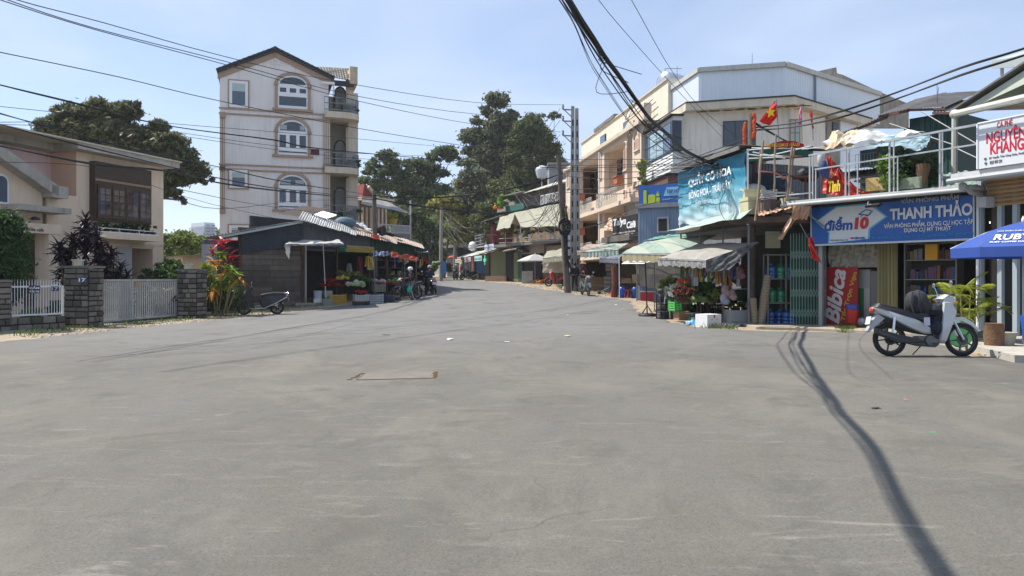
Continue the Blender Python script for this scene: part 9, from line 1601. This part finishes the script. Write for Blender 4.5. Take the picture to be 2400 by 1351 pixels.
SIT=dict(pe=(0,0,.83),wa=(0,.03,.97),ch=(0,.08,1.15),nb=(0,.1,1.3),ne=(0,.11,1.37),he=(0,.13,1.46),tp=(0,.13,1.55),sL=(-.17,.09,1.25),sR=(.17,.09,1.25),eL=(-.27,.26,1.06),eR=(.27,.26,1.06),wL=(-.3,.46,1.08),wR=(.3,.46,1.08),hL=(-.1,.04,.80),hR=(.1,.04,.80),kL=(-.2,.42,.64),kR=(.2,.42,.64),aL=(-.24,.36,.2),aR=(.24,.36,.2),tL=(-.25,.52,.17),tR=(.25,.52,.17))
def seat_on(b,label,dx,pose={},**k):a=b.rotation_euler.z;c,s=math.cos(a),math.sin(a);P_=dict(SIT);P_.update(pose);return person(label,(b.location.x+dx*c,b.location.y+dx*s,b.location.z+.0),a-math.pi/2,P_,**k)
seat_on(b3,'rider in a white helmet, white mask and black jacket on the black motorbike',-.28,dict(kL=(-.3,.32,.52),aL=(-.38,.2,.08),tL=(-.4,.34,.035),he=(-.03,.14,1.47)),top=(.02,.02,.022),leg=(.16,.17,.19),helmet=(.7,.7,.7),mask=(.6,.62,.64),stripe=(.6,.6,.6))
seat_on(b4,'rider in a navy jacket and grey helmet seen from behind',-.25,dict(kR=(.3,.3,.5),aR=(.36,.16,.08),tR=(.38,.3,.035)),top=(.022,.027,.06),leg=(.02,.022,.03),helmet=(.3,.3,.32))
g=G(1347,684);person('man in a dark navy tracksuit walking away beside the tall pole',(g.x,g.y,gz(g.y)+.005),R(8),dict(kL=(-.10,.12,.50),aL=(-.1,.14,.1),tL=(-.1,.29,.05),kR=(.10,.0,.48),aR=(.1,-.2,.10),tR=(.1,-.06,.035),eL=(-.27,-.08,1.1),wL=(-.33,-.02,.87),eR=(.25,.03,1.1),wR=(.27,.16,.9)),(.018,.022,.042),(.018,.02,.035),stripe=(.35,.35,.36))
person('seller in a bright red top standing behind the fruit table',(P(1603,650,26.2).x,26.2,.02),R(150),dict(),(.62,.035,.02),(.12,.02,.03));seat_on(b7,'helmeted rider on the dark motorbike at the far bend',-.25,top=(.03,.03,.04),leg=(.05,.07,.06),helmet=(.5,.5,.5))
g=G(1088,655);person('person in a light shirt standing by the far parked scooter',(g.x+.2,g.y+2,gz(g.y)),R(40),dict(),(.45,.42,.40),(.03,.03,.04));g=G(1080,656);person('person in a red top standing between the far motorbikes',(g.x,g.y+.6,gz(g.y)),R(-100),dict(),(.42,.03,.04),(.3,.28,.25),helmet=(.5,.5,.5));
person('vendor in a conical hat sitting in the shade behind the tall pole',(P(1366,640,46).x,46,gz(46)),R(170),dict(),(.18,.05,.04),(.05,.05,.06));m=MB();m.lathe([(.26,0),(.01,.2)],14);one('conical_hat','orange brown conical hat behind the tall pole','hat',m,flat((.42,.18,.1)),None,False,(P(1366,640,46).x,46.02,gz(46)+1.62))
m=MB();m.bx(-.9,.9,-.25,.25,0,.12);one('threshold','worn concrete threshold in front of the shed doorway','step',m,M_conc,loc=gd(735,716),rz=.6)
#  light haze in the air
mb=MB();mb.bx(-440,440,-80,940,-1.3,60);hz=obj('haze',mb,None,kind='stuff');hm=bpy.data.materials.new('haze');hm.use_nodes=True;hn=hm.node_tree;hn.nodes.remove(hn.nodes['Principled BSDF'])
vp=hn.nodes.new('ShaderNodeVolumePrincipled');vp.inputs['Color'].default_value=(.86,.92,1,1);vp.inputs['Density'].default_value=.0003;vp.inputs['Anisotropy'].default_value=.3;hn.links.new(vp.outputs[0],hn.nodes['Material Output'].inputs['Volume']);hz.data.materials.clear();hz.data.materials.append(hm)
S.cycles.volume_bounces=1
